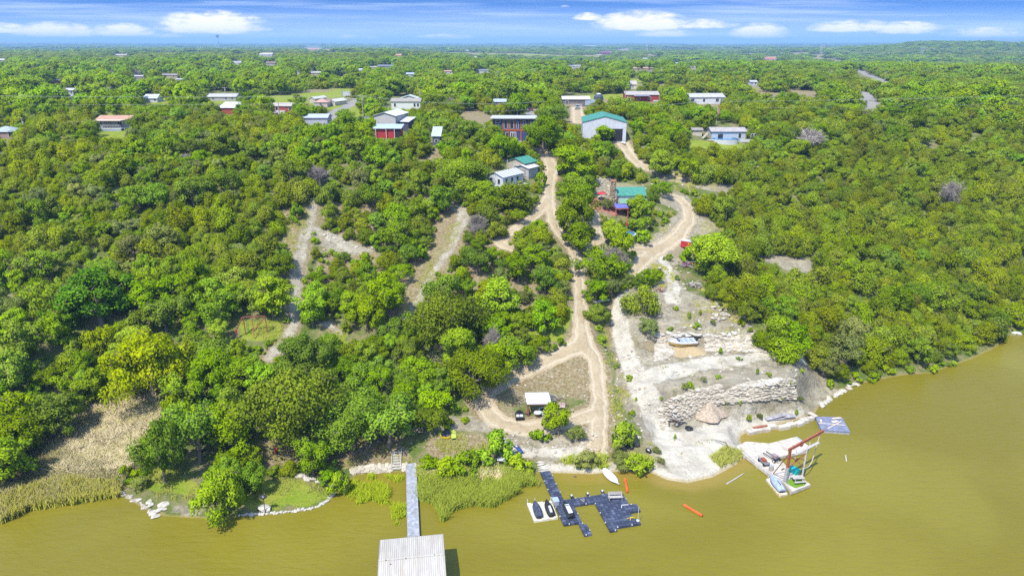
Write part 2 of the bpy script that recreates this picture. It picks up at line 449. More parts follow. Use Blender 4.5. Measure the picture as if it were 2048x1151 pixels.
PALE = [QUARRY, gp([(1262, 490), (1300, 470), (1345, 440), (1360, 425), (1310, 400), (1345, 378), (1400, 410), (1425, 440), (1440, 455), (1400, 480), (1375, 515), (1330, 545), (1285, 540)]),
        gp([(1300, 335), (1340, 340), (1440, 352), (1490, 362), (1450, 388), (1380, 372), (1320, 358)]), gp([(1495, 490), (1540, 495), (1640, 525), (1640, 545), (1580, 545), (1520, 520)]),
        gp([(620, 455), (680, 470), (745, 498), (705, 508), (640, 495)]), gp([(760, 830), (860, 820), (960, 835), (1000, 870), (900, 860), (800, 870), (740, 865)]),
        gp([(970, 850), (1100, 870), (1180, 850), (1210, 910), (1100, 925), (1020, 905)]), gp([(1185, 345), (1215, 350), (1235, 395), (1195, 400)]), gp([(420, 970), (450, 985), (400, 1035), (330, 1030), (345, 1010), (395, 1000)])]
LAWN = [gp([(470, 960), (560, 955), (640, 975), (655, 995), (600, 1012), (500, 1022), (455, 1010)]), gp([(1045, 665), (1100, 640), (1150, 618), (1150, 640), (1120, 680), (1060, 690)]), gp([(245, 965), (330, 930), (390, 960), (400, 985), (310, 985)]),
        gp([(1370, 278), (1490, 285), (1480, 298), (1370, 297)]), gp([(300, 208), (440, 195), (440, 205), (330, 215)]), gp([(1180, 540), (1270, 520), (1265, 570), (1190, 600)]), gp([(700, 220), (745, 215), (760, 240), (715, 243)]),
        gp([(0, 690), (45, 695), (50, 715), (0, 735)]), gp([(180, 262), (260, 262), (240, 280), (190, 285)]), gp([(1300, 520), (1340, 530), (1350, 560), (1320, 575), (1290, 560)]), gp([(1395, 570), (1450, 590), (1470, 615), (1420, 610)]), gp([(600, 690), (690, 660), (700, 690), (620, 700)]), gp([(470, 640), (560, 640), (570, 680), (480, 680)]),
        gp([(400, 290), (480, 295), (470, 318), (405, 315)])]
DRY = [gp([(1010, 755), (1060, 735), (1140, 710), (1180, 740), (1180, 800), (1100, 790), (1020, 810), (985, 800)]), gp([(480, 890), (600, 860), (760, 870), (800, 880), (830, 925), (700, 940), (600, 930), (500, 930)]), gp([(840, 870), (960, 860), (1000, 890), (960, 915), (860, 925)]), gp([(560, 400), (630, 390), (620, 440), (590, 540), (565, 500)]),
       gp([(890, 400), (935, 430), (915, 490), (860, 570), (800, 640), (780, 630), (830, 560), (880, 480)]), gp([(905, 225), (960, 205), (985, 235), (940, 250)]), gp([(0, 860), (150, 800), (300, 770), (330, 860), (250, 960), (170, 1000), (0, 1045)]), gp([(1205, 385), (1222, 400), (1222, 470), (1205, 460)]),
       gp([(1500, 175), (1720, 175), (1720, 195), (1640, 205), (1500, 205)]), gp([(840, 300), (890, 295), (880, 325), (840, 325)])]
PATIO = [gp([(1180, 398), (1222, 396), (1250, 402), (1250, 430), (1230, 432), (1205, 422), (1182, 418)])]
FARF = [gp([(1230, 96), (1265, 94), (1268, 102), (1240, 102)]), gp([(1288, 103), (1330, 112), (1325, 118), (1290, 110)]), gp([(1600, 113), (1640, 112), (1700, 120), (1735, 127), (1690, 124)]), gp([(1470, 116), (1560, 113), (1545, 120), (1470, 120)]), gp([(830, 89), (900, 88), (905, 92), (830, 92)]), gp([(1940, 142), (1990, 142), (1985, 146), (1940, 146)]), gp([(1700, 90), (1790, 86), (1790, 88), (1700, 92)])]
def softpoly(poly, X, Y, soft, bb=True):
    out = np.zeros(X.shape)
    lo = poly.min(0)-soft*3; hi = poly.max(0)+soft*3
    m = (X > lo[0]) & (X < hi[0]) & (Y > lo[1]) & (Y < hi[1])
    if not m.any(): return out
    x, y = X[m], Y[m]
    d = dist_line(np.concatenate([poly, poly[:1]]), x, y)
    d = np.where(inside(poly, x, y), d, -d)
    d = d+(fbm(x/2.3, y/2.3, 41, 3)-0.5)*soft*2.2
    out[m] = ss(-soft, soft, d)
    return out
def roadmask(ln, w, X, Y, soft=0.5):
    out = np.zeros(X.shape); w = np.asarray(w) if not np.isscalar(w) else np.full(len(ln), w)
    mx = w.max()+soft*4
    lo = ln.min(0)-mx; hi = ln.max(0)+mx
    m = (X > lo[0]) & (X < hi[0]) & (Y > lo[1]) & (Y < hi[1])
    if not m.any(): return out, out
    x, y = X[m], Y[m]
    d, ww = dist_line(ln, x, y, w)
    d = ww-d+(fbm(x/1.3, y/1.3, 51, 3)-0.5)*0.9
    out[m] = ss(-soft, soft, d)
    ctr = np.zeros(X.shape); ctr[m] = np.clip(d/ww, 0, 1)
    return out, ctr

# ------------------------------------------------------------------ the land: one polar sheet
NA, NR = 760, 820
ang = np.radians(np.linspace(-62, 62, NA))
rad = np.concatenate([np.geomspace(46, 340, 560, endpoint=False), np.geomspace(340, 16000, NR-560)])
A, RR = np.meshgrid(ang, rad)
X = RR*np.sin(A); Y = RR*np.cos(A)
Z = H(X, Y)
near = RR < 420
wR = np.zeros(X.shape); wD = np.zeros(X.shape); wG = np.zeros(X.shape); wT = np.zeros(X.shape); wA = np.zeros(X.shape); wP = np.zeros(X.shape); rut = np.zeros(X.shape); wK = np.zeros(X.shape)
for p in PALE: wR = np.maximum(wR, softpoly(p, X, Y, 1.2))
for p in LAWN: wG = np.maximum(wG, softpoly(p, X, Y, 1.0))
for p in (DRY[3], DRY[4]): wG = np.maximum(wG, softpoly(p, X, Y, 1.5)*ss(.35, .6, fbm(X/5., Y/5., 77, 3))*.4)
for p in DRY: wT = np.maximum(wT, softpoly(p, X, Y, 1.2))
for p in FARF: wT = np.maximum(wT, softpoly(p, X, Y, 4.0))
wT = np.maximum(wT, softpoly(gp([(640, 400), (760, 390), (890, 395), (1000, 400), (1080, 480), (1140, 560), (1120, 660), (1000, 700), (820, 640), (640, 560)]), X, Y, 2.0)*0.9)
_f = np.where(RR < 1500, fbm(X/48., Y/48., 87, 3), fbm(X/420., Y/420., 88, 3)-0.04); wT = np.maximum(wT, ss(0.395, 0.355, _f)*ss(215, 260, RR))
wG = np.maximum(wG, ss(0.395, 0.355, _f)*ss(215, 260, RR)*ss(.4, .55, fbm(X/60., Y/60., 19, 2))*.9)
for p in PATIO: wP = np.maximum(wP, softpoly(p, X, Y, 0.25))
for k, (ln, w) in ROADW.items():
    a, c = roadmask(ln, w, X, Y)
    if k in DIRT:
        wD = np.maximum(wD, a); rut = np.where(a > 0.2, np.maximum(rut, c), rut)
    else:
        wR = np.maximum(wR, a*(.95 if k in ('trail', 'trail2', 'scar', 'slab') else 1)); wK = np.maximum(wK, a*(.8 if k in ('chute', 'bench', 'down', 'lowpath') else .5))
    a2, _ = roadmask(ln, [q*1.5+0.5 for q in w], X, Y, 1.2)
    wT = np.maximum(wT, a2*0.7)
for ln, w in ASPHW:
    a, _ = roadmask(ln, w, X, Y, 0.25); wA = np.maximum(wA, a)
sd_all = shore_sd(X, Y)
beach = ss(-1.5, 0.2, sd_all)*(1-ss(0.8, 2.6, sd_all))*(RR < 400)
wR = np.maximum(wR, beach*0.75*(X > 5)*(X < 50))
# ruts press into the dirt roads
Z = Z-0.10*wD*(np.abs(rut-0.45) < 0.2)
verts = np.stack([X, Y, Z], -1).reshape(-1, 3)
idx = np.arange(NA*NR).reshape(NR, NA)
quads = np.stack([idx[:-1, :-1], idx[:-1, 1:], idx[1:, 1:], idx[1:, :-1]], -1).reshape(-1, 4)
# consistent vertex normals for every piece of the land
P3 = np.stack([X, Y, Z], -1)
du = np.gradient(P3, axis=1); dv = np.gradient(P3, axis=0)
VN = np.cross(du, dv); VN /= np.linalg.norm(VN, axis=-1, keepdims=True)+1e-12
VN = np.where(VN[..., 2:3] < 0, -VN, VN).reshape(-1, 3)
wK = np.maximum(wK, beach*(X > 5)*(X < 50)*.8); wK = np.maximum(wK, softpoly(gp([(1290, 800), (1340, 870), (1440, 830), (1600, 815), (1600, 830), (1480, 872), (1493, 900), (1425, 945), (1350, 945), (1310, 900)]), X, Y, 1.5)*.85)
COLS = {'cov3': np.stack([wK, wK, wK, wK], -1).reshape(-1, 4), 'cov': np.stack([wR, wD, wG, wT], -1).reshape(-1, 4), 'cov2': np.stack([wA, wP, rut, np.clip(sd_all*0.1+0.5, 0, 1)], -1).reshape(-1, 4)}
def np_mesh(name, v, q, mat, cols=None, normals=None, smooth=True):
    me = bpy.data.meshes.new(name)
    nq = len(q); k = q.shape[1]
    me.vertices.add(len(v)); me.vertices.foreach_set('co', v.astype(np.float32).ravel())
    me.loops.add(nq*k); me.loops.foreach_set('vertex_index', q.astype(np.int32).ravel())
    me.polygons.add(nq); me.polygons.foreach_set('loop_start', np.arange(0, nq*k, k, dtype=np.int32))
    me.update(calc_edges=True)
    if smooth: me.polygons.foreach_set('use_smooth', np.ones(nq, bool))
    for nme, c in (cols or {}).items():
        at = me.color_attributes.new(nme, 'FLOAT_COLOR', 'POINT'); at.data.foreach_set('color', c.astype(np.float32).ravel())
    if mat: me.materials.append(mat)
    if normals is not None: me.normals_split_custom_set_from_vertices(normals.astype(np.float32))
    return me
def sub_sheet(name, sel):
    q = quads[sel]; u, inv = np.unique(q, return_inverse=True)
    me = np_mesh(name, verts[u], inv.reshape(-1, 4), MGROUND, {k: c[u] for k, c in COLS.items()}, VN[u])
    o = bpy.data.objects.new(name, me); C.objects.link(o); tag(o, kind='structure'); return o
def ground_material():
    m, nt, b, out = new_mat('ground')
    geo = nt.new('ShaderNodeNewGeometry'); v = geo.outputs['Position']
    c1 = nt.new('ShaderNodeVertexColor', layer_name='cov'); c2 = nt.new('ShaderNodeVertexColor', layer_name='cov2')
    s1 = nt.new('ShaderNodeSeparateColor'); nt.link(c1.outputs[0], s1.inputs[0])
    s2 = nt.new('ShaderNodeSeparateColor'); nt.link(c2.outputs[0], s2.inputs[0])
    big = nt.noise(v, 0.06, 5); mid = nt.noise(v, 0.35, 6, 0.62); fine = nt.noise(v, 2.2, 6, 0.65); tiny = nt.noise(v, 9, 3, 0.6)
    # wood floor
    floor = nt.mix(nt.ramp(mid, 0.4, 0.62), (0.090, 0.122, 0.024), (0.211, 0.174, 0.090))
    floor = nt.mix(nt.ramp(fine, 0.45, 0.7), floor, (0.106, 0.158, 0.026))
    floor = nt.mix(nt.math('MULTIPLY', nt.ramp(big, 0.58, 0.72), 0.6), floor, (0.381, 0.328, 0.222))
    # dry grass with pale stone showing through
    dry = nt.mix(nt.ramp(fine, 0.38, 0.66), (0.172, 0.122, 0.050), (0.297, 0.251, 0.158))
    dry = nt.mix(nt.math('MULTIPLY', nt.ramp(mid, 0.5, 0.7), 0.45), dry, (0.132, 0.139, 0.030))
    dry = nt.mix(nt.math('MULTIPLY', nt.ramp(tiny, 0.56, 0.7), 0.6), dry, (0.409, 0.376, 0.310))
    lawn = nt.mix(nt.ramp(mid, 0.35, 0.65), (0.151, 0.221, 0.014), (0.223, 0.249, 0.031))
    lawn = nt.mix(nt.ramp(fine, 0.5, 0.72), lawn, (0.267, 0.241, 0.064))
    mpg = nt.new('ShaderNodeMapping'); mpg.inputs['Scale'].default_value = (0.5, 2.4, 5.0); mpg.inputs['Rotation'].default_value = (0, 0, 0.15)
    nt.link(v, mpg.inputs[0]); band = nt.noise(mpg.outputs[0], 0.55, 6, 0.66, 0.7)
    rock = nt.mix(nt.ramp(mid, 0.36, 0.66), (0.227, 0.196, 0.130), (0.343, 0.306, 0.217))
    rock = nt.mix(nt.math('MULTIPLY', nt.ramp(band, 0.5, 0.66), 0.75), rock, (0.192, 0.166, 0.110))
    rock = nt.mix(nt.math('MULTIPLY', nt.ramp(fine, 0.56, 0.68), 0.7), rock, (0.161, 0.135, 0.084))
    rock = nt.mix(nt.math('MULTIPLY', nt.ramp(tiny, 0.55, 0.7), 0.55), rock, (0.372, 0.337, 0.247))
    rock = nt.mix(nt.math('MULTIPLY', nt.ramp(nt.noise(v, 0.17, 4), 0.56, 0.68), 0.55), rock, (0.237, 0.174, 0.075))
    c3 = nt.new('ShaderNodeVertexColor', layer_name='cov3')
    spots = nt.noise(v, 1.1, 7, 0.72, 0.4)
    rock = nt.mix(nt.math('MULTIPLY', nt.ramp(spots, 0.52, 0.60), 0.75), rock, (0.159, 0.140, 0.101))
    rock = nt.mix(nt.math('MULTIPLY', nt.ramp(nt.noise(v, 0.5, 6, 0.7), 0.58, 0.68), 0.6), rock, (0.146, 0.140, 0.049))
    rock = nt.mix(nt.math('MULTIPLY', nt.ramp(nt.noise(v, 0.13, 5, 0.6), 0.50, 0.66), 0.5), rock, (0.258, 0.234, 0.182))
    rock = nt.mix(nt.math('MULTIPLY', nt.ramp(nt.math('ADD', c3.outputs[1], nt.math('MULTIPLY_ADD', fine, 1.1, -0.55)), 0.35, 0.8), 0.85), rock, nt.mix(nt.ramp(mid, .35, .65), (0.40, 0.362, 0.285), (0.53, 0.49, 0.40)))
    rock = nt.mix(nt.math('MULTIPLY', nt.ramp(tiny, 0.6, 0.72), 0.4), rock, (0.215, 0.187, 0.130))
    dirt = nt.mix(nt.ramp(mid, 0.35, 0.68), (0.343, 0.270, 0.166), (0.411, 0.337, 0.220))
    dirt = nt.mix(nt.math('MULTIPLY', nt.ramp(fine, 0.54, 0.72), 0.55), dirt, (0.280, 0.220, 0.137))
    # wheel tracks: packed paler strips beside a crown of loose stone
    tr = nt.math('MULTIPLY', nt.ramp(nt.math('ABSOLUTE', nt.math('SUBTRACT', s2.outputs[2], 0.42)), 0.22, 0.06), 0.8)
    dirt = nt.mix(tr, dirt, (0.456, 0.391, 0.275))
    asp = nt.mix(nt.ramp(mid, 0.3, 0.7), (0.218, 0.205, 0.185), (0.277, 0.257, 0.231))
    pat = nt.mix(nt.ramp(fine, 0.3, 0.7), (0.290, 0.112, 0.079), (0.396, 0.185, 0.139))
    def brk(w, lo=0.3, hi=0.7, k=0.9):     # frayed edge
        return nt.ramp(nt.math('ADD', w, nt.math('MULTIPLY_ADD', fine, k, -k/2)), lo, hi)
    c = nt.mix(brk(c1.outputs[1]), floor, dry)
    c = nt.mix(brk(s1.outputs[2]), c, lawn)
    c = nt.mix(brk(s1.outputs[0]), c, rock)
    c = nt.mix(brk(s1.outputs[1], 0.35, 0.65, 0.5), c, dirt)
    c = nt.mix(s2.outputs[0], c, asp); c = nt.mix(s2.outputs[1], c, pat)
    # wet margin
    wet = nt.math('MULTIPLY', nt.ramp(c2.outputs[1], 0.545, 0.505), 0.55)
    c = nt.mix(wet, c, (0.30, 0.22, 0.07))
    nt.link(c, b.inputs['Base Color']); b.inputs['Roughness'].default_value = 0.95; b.inputs['Specular IOR Level'].default_value = 0.1
    bp = nt.new('ShaderNodeBump'); bp.inputs['Strength'].default_value = 1.0; bp.inputs['Distance'].default_value = 0.55
    hsum = nt.math('ADD', nt.math('MULTIPLY', mid, 0.6), nt.math('ADD', nt.math('MULTIPLY', fine, 0.55), nt.math('MULTIPLY', band, 0.45)))
    nt.link(hsum, bp.inputs['Height']); nt.link(bp.outputs[0], b.inputs['Normal'])
    return m
MGROUND = ground_material()
fq = lambda w: w.reshape(-1)[quads].mean(1)
qD = fq(wD) > 0.5; qA = (fq(wA) > 0.5) & ~qD
sub_sheet('ground', ~(qD | qA)); sub_sheet('dirt_road', qD); sub_sheet('asphalt_road', qA)

# ------------------------------------------------------------------ the lake
def water_material():
    m, nt, b, out = new_mat('lake_water')
    geo = nt.new('ShaderNodeNewGeometry'); v = geo.outputs['Position']
    c1 = nt.new('ShaderNodeVertexColor', layer_name='shallow'); s1 = nt.new('ShaderNodeSeparateColor'); nt.link(c1.outputs[0], s1.inputs[0])
    big = nt.noise(v, 0.035, 4, 0.5, 0.6); mid = nt.noise(v, 0.22, 4)
    c = nt.mix(nt.ramp(big, 0.35, 0.68), (0.148, 0.124, 0.009), (0.178, 0.154, 0.016))
    c = nt.mix(nt.math('MULTIPLY', nt.ramp(nt.math('ADD', s1.outputs[0], nt.math('MULTIPLY_ADD', mid, 0.5, -0.25)), 0.15, 1.0), 0.85), c, (0.23, 0.165, 0.032))
    nt.link(c, b.inputs['Base Color']); b.inputs['Roughness'].default_value = 0.24; b.inputs['Specular IOR Level'].default_value = 0.27; b.inputs['IOR'].default_value = 1.33
    mp = nt.new('ShaderNodeMapping'); mp.inputs['Rotation'].default_value = (0, 0, R(-38)); mp.inputs['Scale'].default_value = (0.55, 1.9, 1)
    nt.link(v, mp.inputs[0])
    w1 = nt.noise(mp.outputs[0], 0.75, 3, 0.5, 0.4); w2 = nt.noise(mp.outputs[0], 2.6, 3, 0.55)
    bp = nt.new('ShaderNodeBump'); bp.inputs['Strength'].default_value = 0.6; bp.inputs['Distance'].default_value = 0.18
    nt.link(nt.math('ADD', w1, nt.math('MULTIPLY', w2, 0.4)), bp.inputs['Height']); nt.link(bp.outputs[0], b.inputs['Normal'])
    return m
wa = np.radians(np.linspace(-180, 180, 721)); wr = np.concatenate([[0.5], np.geomspace(12, 260, 260), np.geomspace(280, 3500, 20)])
WA, WR = np.meshgrid(wa, wr); WX = WR*np.sin(WA); WY = WR*np.cos(WA)
wsd = -shore_sd(WX, WY)
sh = (1-ss(0.3, 4.5, wsd))*(ss(2, 10, WX)*(1-ss(38, 50, WX))*0.8+0.12)
wi = np.arange(WX.size).reshape(WX.shape)
wq = np.stack([wi[:-1, :-1], wi[:-1, 1:], wi[1:, 1:], wi[1:, :-1]], -1).reshape(-1, 4)
keep = (wsd.reshape(-1)[wq].max(1) > -3.0)
wme = np_mesh('lake', np.stack([WX, WY, np.zeros_like(WX)], -1).reshape(-1, 3), wq[keep][:, ::-1], water_material(), {'shallow': np.stack([sh]*4, -1).reshape(-1, 4)})
lake = bpy.data.objects.new('lake', wme); C.objects.link(lake); tag(lake, kind='structure')
# ------------------------------------------------------------------ foliage
def leaf_material(name, base, bright, dark=None, trans=0.35):
    m, nt, b, out = new_mat(name)
    at = nt.new('ShaderNodeAttribute', attribute_name='lv'); oi = nt.new('ShaderNodeObjectInfo')
    col = nt.mix(at.outputs['Fac'], base, bright)
    col = nt.mix(nt.math('LESS_THAN', at.outputs['Fac'], 0.004), col, (0.16, 0.135, 0.09))     # bare twigs among the leaves
    h = nt.new('ShaderNodeHueSaturation'); nt.link(col, h.inputs['Color'])
    nt.link(nt.math('MULTIPLY_ADD', oi.outputs['Random'], 0.032, 0.470), h.inputs['Hue'])
    r2 = nt.math('FRACT', nt.math('MULTIPLY', oi.outputs['Random'], 37.7))
    nt.link(nt.math('MULTIPLY_ADD', r2, 0.60, 0.74), h.inputs['Value'])
    r3 = nt.math('FRACT', nt.math('MULTIPLY', oi.outputs['Random'], 91.3))
    nt.link(nt.math('MULTIPLY_ADD', r3, 0.12, 0.94), h.inputs['Saturation'])
    d = nt.new('ShaderNodeBsdfDiffuse'); t = nt.new('ShaderNodeBsdfTranslucent'); ms = nt.new('ShaderNodeMixShader')
    nt.link(h.outputs[0], d.inputs[0]); nt.link(h.outputs[0], t.inputs[0])
    ms.inputs[0].default_value = trans
    nt.link(d.outputs[0], ms.inputs[1]); nt.link(t.outputs[0], ms.inputs[2])
    nt.link(ms.outputs[0], out.inputs[0]); nt.n.remove(b)
    return m
LM = {'juniper': leaf_material('juniper_leaf', (0.138, 0.199, 0.003), (0.304, 0.431, 0.006)),
      'oak': leaf_material('oak_leaf', (0.110, 0.207, 0.008), (0.260, 0.415, 0.011)),
      'elm': leaf_material('elm_leaf', (0.137, 0.270, 0.003), (0.287, 0.467, 0.008)),
      'shrub': leaf_material('shrub_leaf', (0.155, 0.277, 0.008), (0.311, 0.472, 0.013)),
      'willow': leaf_material('willow_leaf', (0.20, 0.325, 0.005), (0.40, 0.55, 0.009), trans=0.45),
      'sage': leaf_material('sage_leaf', (0.157, 0.216, 0.041), (0.299, 0.368, 0.082)),
      'sycamore': leaf_material('sycamore_leaf', (0.065, 0.19, 0.008), (0.150, 0.36, 0.012)),
      'twig': leaf_material('grey_twig', (0.200, 0.175, 0.150), (0.340, 0.305, 0.265), trans=0.0),
      'reed': leaf_material('green_reed', (0.16, 0.24, 0.012), (0.40, 0.46, 0.045)),
      'dry_reed': leaf_material('dry_reed', (0.50, 0.42, 0.21), (0.80, 0.71, 0.42)),
      'mixed_reed': leaf_material('mixed_reed', (0.300, 0.310, 0.060), (0.600, 0.550, 0.260)),
      'grass': leaf_material('grass_blade', (0.180, 0.240, 0.020), (0.400, 0.400, 0.090))}
BARK = M('bark', (0.20, 0.165, 0.13), 0.9, var=0.3, scale=6)
BARK_PALE = M('bark_pale', (0.38, 0.34, 0.29), 0.9, var=0.25, scale=6)

def leaves(ctr, nrm, size, r, elong=1.35, droop=0.0, jit=0.75):
    """quads of leaf sprays at points ctr facing roughly nrm"""
    n = len(ctr)
    nn = nrm+r.normal(0, jit, (n, 3)); nn /= np.linalg.norm(nn, axis=1, keepdims=True)
    t = r.normal(0, 1, (n, 3)); t[:, 2] -= droop
    t -= nn*(t*nn).sum(1, keepdims=True); t /= np.linalg.norm(t, axis=1, keepdims=True)
    b = np.cross(nn, t)
    s = size*r.uniform(0.6, 1.35, (n, 1))
    a = t*s*elong*0.5; c = b*s*0.5
    v = np.stack([ctr-a*0.9, ctr+c*0.9-a*0.1, ctr+a, ctr-c*0.9+a*0.15], 1).reshape(-1, 3)
    q = np.arange(4*n).reshape(n, 4)
    return v, q
def clump_points(ctr, rad, n, r, up=0.15, flat=0.8, fill=0.45):
    d = r.normal(0, 1, (n, 3)); d[:, 2] = d[:, 2]+up; d /= np.linalg.norm(d, axis=1, keepdims=True)
    rr = rad*(fill+(1-fill)*r.uniform(0, 1, (n, 1))**0.6)
    p = d*rr; p[:, 2] *= flat
    return ctr+p, d
def crown_data(kind, seed, q=1.0):
    """leaf clumps spread through the crown's volume; sizes in metres for a tree of unit scale"""
    r = np.random.default_rng(seed)
    V, Q, L, NN = [], [], [], []
    if kind == 'juniper':
        nc, npc, ls, Rx, Hh, z0 = 30, int(235*q), 0.195/q**0.42, 2.35, 3.7, 0.25
    elif kind in ('oak', 'sage'):
        nc, npc, ls, Rx, Hh, z0 = 34, int(190*q), 0.255/q**0.42, 3.1, 3.9, 1.3
    elif kind in ('elm', 'sycamore'):
        nc, npc, ls, Rx, Hh, z0 = 34, int(175*q), 0.285/q**0.42, 2.7, 5.4, 1.2
    elif kind == 'shrub':
        nc, npc, ls, Rx, Hh, z0 = 15, int(100*q), 0.21/q**0.42, 1.25, 1.5, 0.1
    elif kind == 'willow':
        nc, npc, ls, Rx, Hh, z0 = 38, int(110*q), 0.27/q**0.42, 3.0, 4.6, 1.2
    elif kind == 'twig':
        nc, npc, ls, Rx, Hh, z0 = 16, int(60*q), 0.34/q**0.4, 2.0, 2.6, 0.6
    lean = r.uniform(-0.4, 0.4, 2); nc = int(nc*r.uniform(0.75, 1.2)); Rx *= r.uniform(0.85, 1.12); Hh *= r.uniform(0.82, 1.15)
    lob = r.uniform(0, 6.28, 3)
    for k in range(nc):
        h = (k+0.5)/nc
        h = r.uniform(0, 1)**(0.8 if kind != 'juniper' else 1.15)
        th = k*2.39996+r.uniform(-0.5, 0.5)
        if kind == 'juniper': prof = (1-h**1.7)**0.75*(0.72+0.28*min(1, h*5))
        elif kind in ('oak', 'sage'): prof = math.sqrt(max(0.03, 1-(abs(h-0.36)/0.68)**2.3))
        elif kind in ('elm', 'sycamore'): prof = math.sqrt(max(0.04, 1-(abs(h-0.42)/0.63)**2))*(0.9+0.25*math.sin(h*9+lob[1]))
        elif kind == 'willow': prof = math.sqrt(max(0.05, 1-(abs(h-0.40)/0.64)**2.2))
        else: prof = math.sqrt(max(0.05, 1-h*h))
        wob = 1+0.30*math.sin(2*th+lob[0])+0.24*math.sin(3*th+lob[2]+h*2)
        rr = Rx*prof*wob*r.uniform(0.55, 1.0)
        c = np.array([math.cos(th)*rr+lean[0]*h*2, math.sin(th)*rr+lean[1]*h*2, z0+Hh*(h*0.88+0.06)])
        cr = (0.29 if kind != 'juniper' else 0.39)*Rx*r.uniform(0.75, 1.25)
        flat = 0.72 if kind in ('oak', 'sage') else 0.85
        n = int(npc*r.uniform(0.75, 1.25))
        lvl = r.uniform(-0.14, 0.14) if kind == 'juniper' else r.uniform(-0.27, 0.27)
        if kind == 'willow':
            p, d = clump_points(c, cr, n//2, r, 0.5, 0.6)
            pts, ds = [p], [d]
            for _ in range(3):           # hanging strands
                m = n//4
                s0 = p[r.integers(0, len(p), m)]
                tt = r.uniform(0.1, 1.25, (m, 1))
                s1 = s0+np.concatenate([r.normal(0, 0.12, (m, 2)), -tt], 1); pts.append(s1)
                dd = r.normal(0, 1, (m, 3)); dd[:, 2] = 0.1; ds.append(dd/np.linalg.norm(dd, axis=1, keepdims=True))
            p = np.concatenate(pts); d = np.concatenate(ds)
            v, f = leaves(p, d, ls, r, 1.9, 2.2)
        elif kind == 'twig':
            p, d = clump_points(c, cr*1.3, n, r, 0.3, 0.9, 0.2)
            v, f = leaves(p, np.cross(d, r.normal(0, 1, d.shape)), ls*1.5, r, 3.8)
            # slivers
            m4 = v.reshape(-1, 4, 3); mid = m4.mean(1, keepdims=True)
            ax = m4[:, 2:3]-m4[:, 0:1]; sd_ = (m4[:, 1:2]-m4[:, 3:4])*0.10
            v = np.concatenate([mid-ax*0.5, mid+sd_*0.5, mid+ax*0.5, mid-sd_*0.5], 1).reshape(-1, 3)
        else:
            p, d = clump_points(c, cr*1.12, n, r, 0.35, flat, 0.28)
            p = p+r.normal(0, cr*0.22, p.shape)*(r.uniform(0, 1, (n, 1)) < 0.55)
            v, f = leaves(p, d+np.array([0, 0, 0.5]), ls, r, 1.3 if kind != 'juniper' else 1.7, -0.3 if kind == 'juniper' else 0.2)
        off = sum(len(x) for x in V)
        V.append(v); Q.append(f+off)
        cdir = p-np.array([0, 0, z0+Hh*0.25]); cdir /= np.linalg.norm(cdir, axis=1, keepdims=True)+1e-9
        nl = d*0.55+cdir*0.45+r.normal(0, 0.22, p.shape)+np.array([0, 0, 0.30])
        nl /= np.linalg.norm(nl, axis=1, keepdims=True)
        v4 = v.reshape(-1, 4, 3); gn = np.cross(v4[:, 1]-v4[:, 0], v4[:, 2]-v4[:, 0]); fl = (gn*nl).sum(1) < 0
        v4[fl] = v4[fl][:, ::-1]
        NN.append(np.repeat(nl/np.linalg.norm(nl, axis=1, keepdims=True), 4, axis=0))
        lv = np.clip(0.45+lvl+r.normal(0, 0.11, len(f)), 0.01, 1)
        if kind != 'twig': lv = np.where(r.uniform(0, 1, len(f)) < (0.075 if kind in ('juniper', 'sage') else 0.035), 0.0, lv)
        L.append(lv)
    v = np.concatenate(V); f = np.concatenate(Q); l = np.concatenate(L)
    return v, f, l, np.concatenate(NN)
def crown_mesh(kind, seed, q=1.0, name='crown'):
    v, f, l, nn = crown_data(kind, seed, q)
    me = np_mesh(name, v, f, LM[kind], normals=nn if kind != 'twig' else None, smooth=True)
    at = me.attributes.new('lv', 'FLOAT', 'FACE'); at.data.foreach_set('value', l.astype(np.float32))
    return me
def trunk_mb(kind, seed):
    r = random.Random(seed); m = MB()
    H0 = {'juniper': 2.6, 'oak': 3.4, 'sage': 3.2, 'elm': 4.6, 'sycamore': 4.6, 'shrub': 0.8, 'willow': 4.2, 'twig': 2.6}[kind]
    r0 = {'juniper': 0.17, 'oak': 0.24, 'sage': 0.2, 'elm': 0.23, 'sycamore': 0.25, 'shrub': 0.05, 'willow': 0.28, 'twig': 0.16}[kind]
    bx, by = r.uniform(-0.3, 0.3), r.uniform(-0.3, 0.3)
    sp = [(0, 0, -0.7), (0, 0, 0.0), (bx*0.5, by*0.5, H0*0.35), (bx, by, H0*0.7), (bx*1.3, by*1.3, H0)]
    m.tube(sp, [r0*1.3, r0, r0*0.8, r0*0.55, r0*0.25], 7)
    nb = 12 if kind == 'twig' else (4 if kind == 'shrub' else 7)
    ext = 1.9 if kind != 'shrub' else 0.7
    for k in range(nb):
        a = k*2.4+r.uniform(-0.4, 0.4); h = H0*r.uniform(0.3, 0.85)
        L = ext*r.uniform(0.7, 1.25); up = L*r.uniform(0.35, 0.9)
        p0 = Vector((bx*h/H0, by*h/H0, h)); p1 = p0+Vector((math.cos(a)*L*0.5, math.sin(a)*L*0.5, up*0.55)); p2 = p0+Vector((math.cos(a+0.2)*L, math.sin(a+0.2)*L, up))
        m.tube([p0, p1, p2], [r0*0.45, r0*0.3, r0*0.1], 5)
        if kind == 'twig':
            for j in range(4):
                b = a+r.uniform(-1.2, 1.2); q = p1.lerp(p2, r.random())
                m.tube([q, q+Vector((math.cos(b)*0.8, math.sin(b)*0.8, r.uniform(0.1, 0.8)))], [r0*0.2, r0*0.05], 4)
    return m
KH = {'juniper': 4.2, 'oak': 5.2, 'sage': 5.2, 'elm': 6.7, 'sycamore': 6.7, 'shrub': 1.65, 'willow': 5.8, 'twig': 3.3}   # height at unit scale
